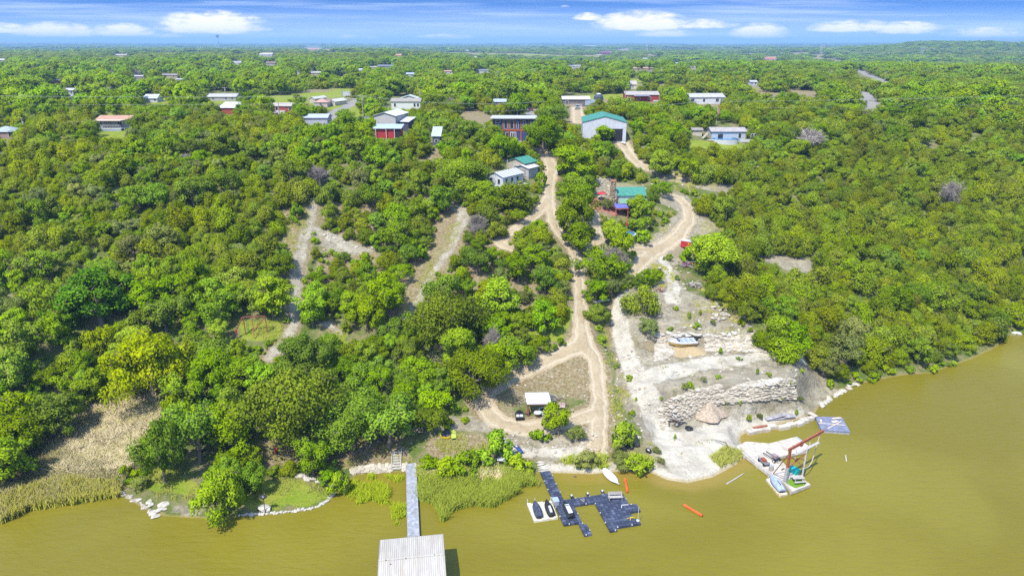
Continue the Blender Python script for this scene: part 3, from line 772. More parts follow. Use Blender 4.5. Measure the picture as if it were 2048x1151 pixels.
KR = {'juniper': 2.55, 'oak': 3.4, 'sage': 3.4, 'elm': 3.0, 'sycamore': 3.0, 'shrub': 1.45, 'willow': 3.3, 'twig': 2.2}     # radius
NVAR = {'juniper': 11, 'oak': 9, 'sage': 4, 'elm': 7, 'sycamore': 2, 'shrub': 5, 'willow': 3, 'twig': 4}
TREES = {}
for ki, kd in enumerate(NVAR):
    TREES[kd] = []
    for s in range(NVAR[kd]):
        cm = crown_mesh(kd, 100*ki+s, 1.0)
        tm = trunk_mb(kd, 100*ki+s).mesh('trunk', BARK_PALE if kd == 'twig' else BARK)
        TREES[kd].append((tm, cm))
BIG = {}
for ki, kd in enumerate(('oak', 'elm', 'willow', 'sycamore')):
    BIG[kd] = [(trunk_mb(kd, 700+10*ki+s_).mesh('trunk', BARK), crown_mesh(kd, 700+10*ki+s_, 2.4)) for s_ in range(3 if kd == 'oak' else 2)]
LOW = {}
for ki, kd in enumerate(('juniper', 'oak', 'elm', 'twig')):
    LOW[kd] = [crown_mesh(kd, 900+10*ki+s, 0.34, 'far_crown') for s in range(4)]

# ------------------------------------------------------------------ what must stay open (photo pixels at full size)
MW, MH = 2048, 1151
MASK = np.zeros((MH, MW), np.uint8)
def raster(poly, val):
    poly = np.asarray(poly, float)
    x0, y0 = np.floor(poly.min(0)).astype(int); x1, y1 = np.ceil(poly.max(0)).astype(int)
    x0, y0 = max(0, x0), max(0, y0); x1, y1 = min(MW-1, x1), min(MH-1, y1)
    if x1 <= x0 or y1 <= y0: return
    gx, gy = np.meshgrid(np.arange(x0, x1+1)+0.5, np.arange(y0, y1+1)+0.5)
    m = inside(poly, gx, gy)
    MASK[y0:y1+1, x0:x1+1] = np.where(m, np.maximum(MASK[y0:y1+1, x0:x1+1], val), MASK[y0:y1+1, x0:x1+1])
def rast_road(pts, wm, val=1):
    p = G([q[0] for q in pts], [q[1] for q in pts]); w = np.asarray(wm) if not np.isscalar(wm) else np.full(len(pts), wm)
    for i in range(len(pts)-1):
        a, b = p[i], p[i+1]
        d = (b-a)[:2]; L = np.hypot(*d)+1e-6; n = np.array([-d[1], d[0]])/L
        e = d/L*0.6
        c = []
        for q, s, ex in ((a, 1, -1), (b, 1, 1), (b, -1, 1), (a, -1, -1)):
            ww = w[i] if q is a else w[i+1]
            x, y = q[0]+n[0]*s*ww+e[0]*ex, q[1]+n[1]*s*ww+e[1]*ex
            c.append((x, y, q[2]))
        X_, Y_, _ = proj(np.array(c)); raster(np.stack([X_, Y_], 1), val)
for k, (pts, w) in ROADS.items(): rast_road(pts, [q*(.8 if k in ('loop', 'trail', 'main', 'right', 'trail2', 'hill', 'branch') else 1.05) for q in w], 2 if k in ('loop', 'trail', 'main', 'right', 'trail2', 'hill', 'branch') else 1)
for pts, w in ASPH[:4]: rast_road(pts, w*0.9)
for pts, w in ASPH[4:]: rast_road(pts, w*0.4)
OPEN = [  # clearings: trees keep their whole crown out of these
    [(1232, 600), (1262, 578), (1320, 565), (1345, 520), (1385, 590), (1435, 605), (1475, 645), (1530, 695), (1590, 705), (1630, 735), (1650, 775), (1690, 778), (1650, 806), (1626, 830), (1560, 850), (1500, 900), (1425, 960), (1300, 945), (1180, 950), (1100, 945), (1010, 905), (960, 905), (840, 930), (700, 945), (690, 925), (760, 880), (830, 860), (940, 850), (945, 800), (1000, 750), (1060, 715), (1130, 690), (1160, 680), (1200, 690), (1225, 700)],
    [(1262, 490), (1300, 470), (1345, 440), (1360, 425), (1310, 405), (1345, 380), (1400, 410), (1425, 440), (1440, 455), (1400, 478), (1375, 510), (1335, 545), (1290, 540)],
    [(1310, 345), (1420, 358), (1480, 366), (1440, 386), (1340, 372)], [(1510, 498), (1560, 505), (1635, 530), (1600, 545), (1540, 530)],
    [(645, 460), (690, 475), (745, 498), (705, 506), (640, 490)], [(572, 520), (572, 430), (600, 395), (628, 395), (620, 440), (600, 500)],
    [(890, 400), (925, 425), (905, 490), (850, 570), (800, 635), (820, 560), (870, 490)],
    [(465, 645), (540, 640), (560, 665), (520, 672), (470, 670)], [(620, 640), (660, 645), (690, 665), (660, 672), (560, 700), (540, 690)],
    [(1060, 668), (1110, 645), (1148, 622), (1150, 640), (1110, 680)], [(0, 690), (42, 697), (48, 715), (0, 732)],
    [(130, 860), (170, 815), (240, 780), (300, 775), (315, 800), (320, 850), (250, 955), (180, 1000), (100, 1010), (0, 1045), (0, 960), (60, 910)],
    [(240, 985), (330, 930), (400, 935), (430, 985), (490, 965), (560, 960), (655, 985), (650, 1010), (560, 1025), (330, 1030)], [(500, 890), (580, 880), (600, 910), (540, 930)], [(590, 945), (640, 950), (660, 980), (600, 975)],
    [(905, 228), (950, 205), (985, 235), (940, 245)], [(405, 295), (480, 300), (465, 316), (410, 312)], [(848, 303), (890, 298), (878, 322), (850, 322)], [(1370, 280), (1480, 286), (1470, 296), (1375, 296)], [(185, 265), (255, 263), (240, 280), (192, 283)], [(305, 208), (440, 200), (400, 212), (310, 214)],
    [(700, 222), (740, 225), (740, 240), (705, 243)], [(1690, 120), (1640, 113), (1600, 115), (1690, 124)], [(1290, 104), (1328, 113), (1322, 117), (1295, 111)], [(1235, 97), (1262, 96), (1262, 101), (1240, 101)], [(1500, 178), (1630, 176), (1660, 190), (1600, 196), (1510, 192)],
    [(1125, 225), (1180, 225), (1185, 250), (1120, 250)], [(690, 190), (725, 190), (725, 200), (690, 205)],
]
for p in OPEN: raster(p, 1)
CLEAR = [
    [(455, 628), (545, 628), (548, 672), (455, 672)], [(630, 640), (662, 640), (690, 664), (680, 672), (650, 655)], [(650, 468), (700, 480), (742, 498), (705, 505), (650, 490)],
    [(1713, 179), (1746, 184), (1754, 204), (1738, 218), (1722, 216), (1730, 200)], [(1708, 138), (1748, 150), (1785, 166), (1768, 168), (1720, 150)], [(648, 246), (712, 196), (690, 195), (645, 236)], [(1056, 208), (1072, 208), (1076, 230), (1054, 230)],  # the parts of buildings and things that the photograph shows
    [(758, 236), (822, 236), (822, 255), (800, 277), (754, 277), (750, 258)], [(864, 262), (882, 262), (880, 290), (864, 292)], [(980, 232), (1075, 232), (1075, 246), (1052, 250), (1048, 283), (1015, 283), (1012, 262), (1008, 246), (984, 243)],
    [(1162, 240), (1254, 240), (1254, 284), (1222, 284), (1205, 264), (1188, 272), (1163, 280)], [(972, 335), (1020, 312), (1062, 314), (1068, 348), (1030, 362), (1002, 376), (978, 366)], [(1108, 328), (1122, 328), (1122, 346), (1108, 350)],
    [(1182, 385), (1218, 350), (1232, 362), (1298, 366), (1300, 388), (1255, 395), (1252, 432), (1235, 436), (1182, 425)], [(1250, 452), (1268, 455), (1268, 475), (1262, 478), (1250, 462)], [(1232, 428), (1256, 428), (1254, 440), (1232, 440)],
    [(193, 235), (262, 235), (262, 250), (240, 262), (200, 262)], [(0, 254), (28, 254), (28, 280), (0, 282)], [(776, 192), (842, 192), (842, 220), (776, 218)], [(612, 190), (672, 190), (672, 214), (615, 212)], [(544, 206), (584, 206), (580, 229), (545, 229)], [(440, 209), (478, 209), (462, 232), (442, 226)],
    [(606, 236), (655, 236), (648, 248), (606, 246)], [(1124, 188), (1180, 188), (1180, 212), (1125, 214)], [(1184, 190), (1210, 190), (1210, 202), (1184, 202)], [(1250, 183), (1318, 183), (1318, 204), (1252, 204)], [(1378, 192), (1454, 192), (1440, 210), (1380, 209)], [(1418, 247), (1492, 247), (1492, 285), (1426, 285), (1418, 270)], [(1384, 257), (1404, 257), (1404, 274), (1384, 274)],
    [(988, 195), (1012, 195), (1012, 206), (990, 214)], [(1262, 160), (1273, 160), (1273, 180), (1264, 180)], [(1146, 205), (1162, 205), (1162, 220), (1146, 220)], [(414, 182), (474, 182), (474, 204), (420, 204)], [(288, 191), (316, 191), (314, 206), (290, 206)], [(1500, 160), (1516, 160), (1514, 176), (1502, 176)],
    [(1362, 482), (1384, 482), (1384, 500), (1362, 502)], [(1355, 515), (1392, 515), (1408, 585), (1372, 585)], [(1295, 598), (1322, 598), (1318, 625), (1295, 625)], [(1195, 596), (1222, 596), (1222, 610), (1195, 610)], [(1430, 605), (1480, 612), (1480, 632), (1430, 632)], [(1296, 432), (1312, 432), (1312, 446), (1296, 446)], [(1288, 632), (1300, 632), (1300, 670), (1288, 670)],
]
for p in CLEAR: raster(p, 2)
FARHOUSE = []   # filled by the list below: (px, py of the base, width px, height px, roof colour, wall colour, label)
TERRA = (0.50, 0.24, 0.14); GREY = (0.36, 0.34, 0.32); PALEC = (0.72, 0.71, 0.69); TAN = (0.52, 0.44, 0.34); WHITEC = (0.78, 0.78, 0.78); DGREY = (0.2, 0.2, 0.22); BLUEC = (0.45, 0.58, 0.75); BROWN = (0.28, 0.19, 0.14)
FARHOUSE += [
    (105, 170, 36, 8, (0.55, 0.5, 0.47), (0.45, 0.14, 0.1), 'long low house with a pale roof and a red end among dark trees'), (140, 192, 16, 14, WHITEC, (0.6, 0.62, 0.66), 'white gabled house half hidden in the dark trees'), (136, 207, 14, 8, (0.6, 0.62, 0.68), WHITEC, 'small house with a slate blue roof below the white gabled house'),
    (90, 205, 12, 8, (0.22, 0.24, 0.3), PALEC, 'small dark roofed house at the foot of a utility pole on the left'), (279, 161, 28, 9, (0.7, 0.7, 0.72), (0.4, 0.3, 0.26), 'white roofed house with a brown porch in the left woods'), (340, 158, 30, 9, (0.42, 0.37, 0.36), TAN, 'grey brown roofed house on the left plateau with a pale end wall'), (360, 168, 14, 7, PALEC, (0.5, 0.48, 0.5), 'small pale shed beside the grey brown roofed house'),
    (242, 114, 22, 6, (0.62, 0.55, 0.42), TAN, 'sandy flat topped building far back on the left'), (4, 126, 10, 9, (0.75, 0.68, 0.6), WHITEC, 'cream house cut by the left edge of the woods'), (532, 114, 26, 8, (0.62, 0.57, 0.52), (0.5, 0.5, 0.52), 'wide house with a pale shallow roof and a blue tarp beside it'), (627, 102, 24, 11, (0.62, 0.33, 0.2), (0.6, 0.36, 0.25), 'two storey terracotta villa on the skyline'), (656, 102, 9, 4, (0.62, 0.42, 0.25), TAN, 'small tan roof right of the terracotta villa'),
    (474, 132, 17, 10, (0.42, 0.42, 0.45), WHITEC, 'white house with a grey gable and a dark window'), (542, 132, 18, 9, BROWN, (0.5, 0.46, 0.42), 'dark brown porch house at the end of a pale drive'), (440, 142, 16, 5, WHITEC, PALEC, 'low white trailer roof in the mid left woods'), (597, 150, 12, 6, PALEC, (0.5, 0.46, 0.4), 'small pale roof left of a tan mobile home'), (632, 153, 18, 9, (0.72, 0.69, 0.62), TAN, 'tan mobile home with a pale roof among the trees'), (678, 152, 28, 6, (0.7, 0.68, 0.62), TAN, 'long cream roof behind the street'), (720, 146, 8, 8, WHITEC, WHITEC, 'small white shed beside a utility pole'),
    (771, 138, 32, 8, (0.23, 0.25, 0.29), (0.3, 0.3, 0.32), 'long charcoal roofed house on the centre plateau'), (745, 140, 18, 5, (0.7, 0.68, 0.64), TAN, 'cream low roof left of the charcoal roofed house'), (797, 115, 10, 7, (0.68, 0.34, 0.2), TAN, 'orange roofed house on the wooded ridge'), (820, 156, 16, 10, (0.6, 0.68, 0.8), (0.62, 0.7, 0.82), 'pale blue house in the centre woods'), (897, 150, 17, 8, (0.66, 0.4, 0.27), WHITEC, 'orange tan roofed house near the plateau centre'), (965, 148, 28, 7, (0.34, 0.36, 0.38), PALEC, 'grey hipped roof house with pale walls'), (952, 117, 8, 4, WHITEC, WHITEC, 'tiny white roof below the wooded ridge'), (935, 103, 9, 3, WHITEC, WHITEC, 'tiny white roof far out in the valley'),
    (1143, 138, 16, 7, (0.36, 0.37, 0.42), PALEC, 'grey roofed house with white gable in the middle distance'), (1160, 136, 22, 4, WHITEC, (0.6, 0.58, 0.54), 'long white flat roof in the middle distance'), (1178, 140, 6, 6, (0.65, 0.3, 0.15), (0.62, 0.32, 0.18), 'small orange shed in the middle distance'), (1203, 126, 22, 4, WHITEC, PALEC, 'long white barn roof below the maroon roof'), (1211, 110, 20, 8, (0.32, 0.07, 0.12), (0.22, 0.1, 0.1), 'maroon metal roofed barn house on the right ridge'), (1198, 114, 11, 5, TAN, (0.55, 0.35, 0.22), 'tan stone wing beside the maroon roofed barn house'), (1181, 94, 24, 3, (0.75, 0.7, 0.62), TAN, 'cream building on the far right ridge'), (1290, 120, 9, 4, WHITEC, PALEC, 'tilted white roof right of the barn'), (1288, 143, 42, 6, (0.62, 0.38, 0.25), (0.5, 0.42, 0.36), 'very long salmon roofed house in the middle distance'), (1364, 130, 26, 4, (0.62, 0.72, 0.84), PALEC, 'pale blue long roof on the right'), (1389, 139, 16, 4, (0.6, 0.6, 0.57), TAN, 'grey green low roof right of the pale blue roof'),
    (1541, 123, 22, 9, (0.62, 0.26, 0.14), (0.6, 0.42, 0.32), 'red tiled villa on the right hillside'), (1592, 176, 18, 5, (0.6, 0.7, 0.82), WHITEC, 'pale blue roofed shed in the open field'), (1507, 173, 13, 11, WHITEC, (0.7, 0.74, 0.8), 'small white hut with a pale roof at the field corner'),
]
for (x, y, w, h, a, b, l) in FARHOUSE:
    raster([(x-w/2, y-h), (x+w/2, y-h), (x+w/2, y-1), (x-w/2, y-1)], 2)

def crown_ok(x, y, z, r, h, lim=1):
    """samples of the crown in the picture against the open ground"""
    s = []
    for fx, fz in ((0, 0.05), (0, 0.35), (0, 0.7), (0, 1.0), (-0.75, 0.45), (0.75, 0.45), (-0.5, 0.8), (0.5, 0.8), (-0.9, 0.6), (0.9, 0.6)):
        s.append((x+fx*r, y, z+fz*h))
    s = np.array(s)                       # (10, ..., 3) or (10, 3)
    if s.ndim == 3: s = np.moveaxis(s, 1, 2)
    px, py, d = proj(s)
    ix = np.clip(px.astype(int), 0, MW-1); iy = np.clip(py.astype(int), 0, MH-1)
    inb = (px >= 0) & (px < MW) & (py >= 0) & (py < MH)
    m = np.where(inb, MASK[iy, ix], 0)
    return ((m == 1).sum(0) <= lim) & ((m == 2).sum(0) == 0)
# regions that decide the mix: (outline in the picture, weights of kinds, size)
def region(px, py):
    if py > 620 and 330 < px < 1010 and py < 940: return 'lower'
    if px < 470 and py > 560: return 'bottomleft'
    if 600 < px < 790 and 235 < py < 345: return 'vine'
    if px >= 1380 and py > 300: return 'right'
    if px < 600 and py > 240: return 'left'
    if py < 240: return 'plateau'
    return 'middle'
MIX = {'lower': (('oak', .50), ('elm', .38), ('juniper', .04), ('shrub', .06), ('twig', .02)), 'bottomleft': (('oak', .38), ('elm', .42), ('juniper', .06), ('sage', .08), ('shrub', .06)), 'vine': (('elm', .8), ('oak', .1), ('sage', .1)),
       'right': (('juniper', .74), ('oak', .12), ('elm', .08), ('sage', .03), ('twig', .03)), 'left': (('juniper', .54), ('sage', .10), ('oak', .17), ('elm', .15), ('twig', .04)), 'plateau': (('juniper', .50), ('oak', .27), ('elm', .16), ('sage', .03), ('twig', .04)), 'middle': (('juniper', .50), ('oak', .20), ('elm', .13), ('sage', .05), ('shrub', .08), ('twig', .04))}
WHERE = {'lower': 'in the tall wood left of the dirt loop', 'bottomleft': 'in the thicket above the dry reeds', 'vine': 'in the light thicket below the red shop', 'right': 'on the wooded slope right of the quarry',
         'left': 'on the wooded slope left of the pale trail', 'plateau': 'among the houses on the plateau', 'middle': 'on the scrubby slope below the hillside cabins'}
KNAME = {'juniper': ('juniper_tree', 'olive green bushy juniper'), 'oak': ('oak_tree', 'dark green round oak'), 'elm': ('elm_tree', 'bright green leafy elm'), 'sage': ('scrub_tree', 'grey green scrub tree'), 'shrub': ('shrub', 'low rounded green shrub'), 'twig': ('bare_tree', 'bare grey tree with fine twigs'), 'willow': ('willow_tree', 'yellow green willow'), 'sycamore': ('sycamore_tree', 'yellow green sycamore')}
placed = []      # (x, y, z, r, h, kind, variant, sx, sz, rot, label or None)
grid = {}
def near_ok(x, y, r, k=0.72):
    cx, cy = int(x//5), int(y//5)
    for i in range(cx-2, cx+3):
        for j in range(cy-2, cy+3):
            for (a, b, c) in grid.get((i, j), ()):
                if (a-x)**2+(b-y)**2 < (k*(r+c))**2: return False
    return True
def put(x, y, kind, s, sz=None, label=None, rot=None):
    z = hz(x, y); s_z = sz if sz else s
    placed.append((x, y, z, KR[kind]*s, KH[kind]*s_z, kind, random.randrange(NVAR[kind]), s, s_z, random.uniform(0, 6.28) if rot is None else rot, label))
    grid.setdefault((int(x//5), int(y//5)), []).append((x, y, KR[kind]*s))
# trees one can tell apart: pixel of the foot, crown width in pixels, height in pixels, kind, label
HERO = [
    (447, 1030, 84, 88, 'willow', 'bright yellow green willow leaning over the water at the lawn point'), (308, 790, 125, 120, 'willow', 'large yellow green willow rising above the dry reed bank'), (285, 728, 100, 80, 'willow', 'pale drooping willow just behind the large yellow green one'), (207, 715, 62, 68, 'willow', 'small yellowish willow between two dark trees on the left'),
    (205, 655, 120, 140, 'sycamore', 'tall golden green sycamore standing above the left thicket'), (138, 655, 60, 62, 'sycamore', 'small golden topped sycamore beside the tall one'), (505, 985, 62, 62, 'elm', 'slim young tree on the green lawn point casting a shadow'), (627, 950, 60, 75, 'elm', 'bright young tree alone on the dry bank'), (680, 985, 48, 42, 'shrub', 'round green bush where the lawn edging meets the stone wall'),
    (1117, 870, 62, 72, 'elm', 'bright green tree in front of the picnic shelter'), (605, 895, 150, 150, 'oak', 'broad spreading oak over the shaded brown bank'), (705, 905, 120, 110, 'oak', 'wide oak above the wooden steps'), (330, 965, 80, 120, 'oak', 'upright oak beside the dry reeds on the lawn point'), (400, 925, 110, 110, 'oak', 'shady oak over the pale path on the lawn point'), (470, 905, 95, 100, 'elm', 'light green tree behind the lawn'),
    (1293, 670, 40, 36, 'sage', 'thin stemmed grey green tree on the quarry bank'), (1285, 625, 55, 70, 'juniper', 'dense olive juniper between the two pale tracks'), (1203, 632, 32, 22, 'shrub', 'round shrub beneath a white plank beside the dirt road'), (1148, 480, 70, 90, 'oak', 'big dark oak left of the patio path'), (1150, 445, 65, 80, 'oak', 'dark oak behind the big oak left of the patio'), (1150, 370, 85, 75, 'elm', 'broad light green tree beside the white gate'), (1085, 305, 70, 70, 'oak', 'large dark oak above the white gate'), (1030, 318, 40, 45, 'elm', 'bright slim tree below the blue house'),
    (1278, 445, 58, 60, 'elm', 'full green tree in front of the green roofed cabin'), (1222, 490, 52, 55, 'elm', 'leafy tree hiding the left side of the round pool'), (1240, 520, 48, 70, 'elm', 'bright tree standing in front of the round pool'), (1278, 482, 40, 26, 'shrub', 'bright round bush right of the pool'), (1080, 375, 26, 30, 'shrub', 'small leafy bush on the dirt yard by the white carport'), (1212, 420, 22, 26, 'sage', 'small thin tree beside the patio chairs'),
    (1425, 545, 105, 95, 'elm', 'wide bright tree beside the junk pile on the right'), (1370, 520, 28, 26, 'shrub', 'leafy bush under the red trailer'), (955, 470, 48, 38, 'twig', 'leafless grey tree beside the middle trail'), (640, 372, 62, 40, 'twig', 'leafless grey tree at the head of the pale trail'), (1612, 292, 62, 34, 'twig', 'large bare grey crown in the right wood'), (1895, 410, 48, 50, 'twig', 'white branched dead tree on the right slope'), (985, 720, 40, 60, 'twig', 'dead branching tree at the edge of the lower wood'), (1220, 530, 50, 36, 'twig', 'grey leafless thicket tree beside the junction'), (885, 610, 75, 70, 'oak', 'dark leafy oak standing beside the middle trail'), (900, 700, 130, 120, 'oak', 'huge dark oak in the centre of the lower wood'), (720, 385, 52, 55, 'sage', 'grey green tree alone in the clearing'),
    (1700, 700, 48, 75, 'sage', 'grey green shore tree with pale trunks on the right'), (935, 375, 85, 60, 'oak', 'broad oak left of the white cabin'), (1030, 420, 75, 60, 'juniper', 'rounded juniper in front of the white cabin'), (1207, 285, 42, 42, 'elm', 'bright tree in front of the white workshop'), (1000, 905, 0, 0, '', ''),
    (595, 440, 40, 36, 'shrub', 'round dark shrub beside the pale trail'), (940, 940, 70, 42, 'shrub', 'bright bush bank above the reeds'), (985, 925, 72, 55, 'shrub', 'tall leafy bush beside the stone steps'), (895, 945, 60, 34, 'shrub', 'low leafy bush behind the green reeds'), (1045, 945, 58, 36, 'shrub', 'leafy bush left of the stone stairs to the dock'), (1155, 880, 34, 32, 'sage', 'pale green bush inside the dirt fork'), (1085, 882, 36, 22, 'shrub', 'small bright bush on the rocky bank under the loop'), (1245, 890, 60, 45, 'shrub', 'bush beside the black bags'), (1172, 935, 58, 30, 'sage', 'grey green reed bush on the shore by the paddle board'), (1246, 931, 46, 24, 'sage', 'second grey green reed bush along the shore'), (1280, 940, 60, 32, 'shrub', 'leafy bush at the right end of the shore hedge'), (860, 945, 50, 30, 'shrub', 'leafy bush right of the walkway'),
    (445, 925, 34, 30, 'shrub', 'small bush on the path'), (285, 975, 36, 22, 'sage', 'grey mound bush on the lawn point'), (245, 960, 28, 26, 'shrub', 'dark small bush at the reed edge'), (1690, 735, 75, 60, 'sage', 'grey scrub on the right shore'), (1650, 755, 40, 40, 'sage', 'grey brown scrub at the end of the quarry bench'),
]
WEEDS = [(1370, 778), (1383, 776), (1320, 800), (1512, 748), (1538, 750), (1442, 708), (1400, 630), (1376, 638), (1392, 655), (1426, 650), (1456, 672), (1410, 562), (1452, 806), (1478, 806), (1560, 800), (1436, 756), (1408, 764), (1580, 770), (1600, 800), (1350, 878), (1340, 660), (1500, 662), (1258, 760), (1272, 800), (1262, 830), (1312, 905), (1322, 925), (1232, 735), (1590, 830), (1500, 842), (1520, 838), (1350, 620), (1560, 700), (1480, 720), (1605, 745), (1425, 590), (1440, 612), (1335, 520), (1355, 560)]
HERO += [(x, y, 8+(x*7+y*3) % 12, 7+(x+y*5) % 8, 'shrub' if (x+y) % 3 else 'sage', '') for (x, y) in WEEDS]
for (x, y, w, h, kd, lab) in HERO:
    if not kd: continue
    p = Gv(x, y); k = mpp(p)
    ph = h*k/math.cos(PITCH+math.atan((y-575.5)/F))
    sm = .35 if lab else .12
    put(p.x, p.y, kd, max(sm, w*k/2/KR[kd]), max(sm, ph*0.86/KH[kd]), lab or 'WEED')
def field(x, y): return fbm(x/48., y/48., 87, 3)
n_hero = len(placed)
# the rest of the near trees by dart throwing
SIZ = {'juniper': (0.50, 1.22), 'oak': (0.48, 1.12), 'sage': (0.42, 0.95), 'elm': (0.42, 1.08), 'shrub': (0.6, 1.2), 'twig': (0.5, 1.0)}
cand = 60000
ra = np.sqrt(rng.uniform(62**2, 300**2, cand)); aa = rng.uniform(R(-41), R(41), cand)
cx_ = ra*np.sin(aa); cy_ = ra*np.cos(aa)
csd = shore_sd(cx_, cy_); cz_ = H(cx_, cy_); cpx, cpy, cd = proj(np.stack([cx_, cy_, cz_], -1))
nz = fbm(cx_/22., cy_/22., 71, 2); nz2 = fbm(cx_/7., cy_/7., 73, 2); fld = field(cx_, cy_)
for i in range(cand):
    if csd[i] < 1.6: continue
    x, y = float(cx_[i]), float(cy_[i]); px, py = cpx[i], cpy[i]
    if px < -120 or px > 2168: continue
    rg = region(px, py); mix = MIX[rg]
    if rg == 'middle' and nz2[i] < 0.45 and rng.random() < 0.85: continue
    if rg == 'left' and nz2[i] < 0.37 and rng.random() < 0.9: continue
    if rg in ('right', 'bottomleft', 'lower') and nz2[i] < 0.33 and rng.random() < .9: continue
    if py < 235 and fld[i] < 0.375: continue
    t = (rng.random()*0.55+np.clip((nz[i]-0.25)*2, 0, 1)*0.45); acc = 0; kd = mix[0][0]
    for k, w in mix:
        acc += w
        if t < acc: kd = k; break
    else: kd = mix[-1][0]
    lo, hi = SIZ[kd]; s = lo+(hi-lo)*rng.random()**1.3
    if rg in ('lower', 'bottomleft'): s *= 1.22
    if rg == 'right' and csd[i] < 25: s *= 1.1
    if py < 240: s *= 1.12
    r_, h_ = KR[kd]*s, KH[kd]*s
    if not near_ok(x, y, r_, 0.66 if rg in ('middle',) else 0.58): continue
    if not crown_ok(x, y, cz_[i], r_, h_, 1): continue
    put(x, y, kd, s, s*rng.uniform(0.88, 1.15))
# low scrub between the trees
for i in range(0, cand, 2):
    if csd[i] < 1.2 or ra[i] > 215: continue
    x, y = float(cx_[i])+1.3, float(cy_[i])-0.9
    s = 0.35+0.55*rng.random()
    if not near_ok(x, y, KR['shrub']*s, 0.62): continue
    if not crown_ok(x, y, hz(x, y), KR['shrub']*s, KH['shrub']*s, 0): continue
    put(x, y, 'shrub', s)
P_ = np.array([(p[0], p[1], p[2]+p[4]*0.5) for p in placed]); ppx, ppy, pd = proj(P_)
P0 = np.array([p[:3] for p in placed]); bpx, bpy_, _ = proj(P0)
vis = (ppx > -40) & (ppx < 2088) & (ppy < 1190)
size = np.array([p[3]*p[4] for p in placed])/pd**2
order = np.argsort(-np.where(vis, size, -1))
CAP = {'juniper': 296, 'oak': 296, 'elm': 290, 'shrub': 250, 'sage': 160, 'twig': 120, 'willow': 20, 'sycamore': 10}
cnt = {k: 0 for k in CAP}
rest = {k: [] for k in CAP}
ntree = 0
joined = {}
for i in list(range(n_hero))+[j for j in order if j >= n_hero]:
    x, y, z, r_, h_, kd, var, s, sz, rot, lab = placed[i]
    if not vis[i]: continue
    if lab is None and (cnt[kd] >= CAP[kd]):
        rest[kd].append(i); continue
    cnt[kd] += 1; ntree += 1
    nm, desc = KNAME[kd]; tm, cm = TREES[kd][var]
    if kd in BIG and s > 1.25: tm, cm = BIG[kd][i % len(BIG[kd])]
    rg = region(bpx[i], bpy_[i])
    if lab == 'WEED': lab = None; label_w = 'small leafy weed clump growing on the pale quarry ground'
    else: label_w = None
    label = label_w or lab or (desc+' '+WHERE[rg])
    grp = 'weed clumps on the quarry ground' if label_w else None if lab else nm.replace('_', ' ')+'s '+WHERE[rg]
    hpx = h_/pd[i]*F
    if lab or (hpx > 34 and kd != 'shrub'):
        t = thing(nm, label, 'tree' if kd != 'shrub' else 'shrub', (x, y, z), rot, grp); t.scale = (s*random.uniform(.86, 1.14), s*random.uniform(.86, 1.14), sz); t.rotation_euler = (random.uniform(-.07, .07), random.uniform(-.07, .07), rot)
        for nn, me in (('trunk', tm), ('crown', cm)):
            o = bpy.data.objects.new(nn, me); C.objects.link(o); o.parent = t
    else:
        o = bpy.data.objects.new(nm, cm); C.objects.link(o); o.location = (x, y, z); o.rotation_euler = (random.uniform(-.07, .07), random.uniform(-.07, .07), rot); o.scale = (s*random.uniform(.84, 1.16), s*random.uniform(.84, 1.16), sz)
        tag(o, label, 'tree' if kd != 'shrub' else 'shrub', grp)
print('TREES', len(placed), cnt, {k: len(v) for k, v in rest.items()})

# ------------------------------------------------------------------ woods nobody could count
def scatter_object(name, label, pts, rotz, scl, idx, meshes):
    """one object: instances of the tree shapes on its own points"""
    col = bpy.data.collections.new(name+'_shapes')
    for k, me in enumerate(meshes):
        o = bpy.data.objects.new('%s_shape_%02d' % (name, k), me); col.objects.link(o)
    me = bpy.data.meshes.new(name); n = len(pts)
    me.vertices.add(n); me.vertices.foreach_set('co', np.asarray(pts, np.float32).ravel())
    a = me.attributes.new('idx', 'INT', 'POINT'); a.data.foreach_set('value', np.asarray(idx, np.int32))
    a = me.attributes.new('rz', 'FLOAT_VECTOR', 'POINT'); a.data.foreach_set('vector', np.stack([np.zeros(n), np.zeros(n), rotz], 1).astype(np.float32).ravel())
    a = me.attributes.new('scl', 'FLOAT_VECTOR', 'POINT'); a.data.foreach_set('vector', np.asarray(scl, np.float32).ravel())
    ob = bpy.data.objects.new(name, me); C.objects.link(ob); tag(ob, label, 'wood', kind='stuff')
    ng = bpy.data.node_groups.new(name, 'GeometryNodeTree')
    ng.interface.new_socket('Geometry', in_out='INPUT', socket_type='NodeSocketGeometry'); ng.interface.new_socket('Geometry', in_out='OUTPUT', socket_type='NodeSocketGeometry')
    N = ng.nodes; gi = N.new('NodeGroupInput'); go = N.new('NodeGroupOutput')
    mp_ = N.new('GeometryNodeMeshToPoints'); ip = N.new('GeometryNodeInstanceOnPoints'); ci_ = N.new('GeometryNodeCollectionInfo')
    ci_.inputs['Collection'].default_value = col; ci_.inputs['Separate Children'].default_value = True; ci_.inputs['Reset Children'].default_value = True
    def attr(nm, typ):
        q = N.new('GeometryNodeInputNamedAttribute'); q.data_type = typ; q.inputs['Name'].default_value = nm
        return [s for s in q.outputs if s.enabled and s.name == 'Attribute'][0]
    L = ng.links.new
    L(gi.outputs[0], mp_.inputs['Mesh']); L(mp_.outputs[0], ip.inputs['Points']); L(ci_.outputs[0], ip.inputs['Instance'])
    ip.inputs['Pick Instance'].default_value = True
    L(attr('idx', 'INT'), ip.inputs['Instance Index'])
    er = N.new('FunctionNodeEulerToRotation'); L(attr('rz', 'FLOAT_VECTOR'), er.inputs[0]); L(er.outputs[0], ip.inputs['Rotation'])
    L(attr('scl', 'FLOAT_VECTOR'), ip.inputs['Scale']); L(ip.outputs[0], go.inputs[0])
    md = ob.modifiers.new('scatter', 'NODES'); md.node_group = ng
    return ob
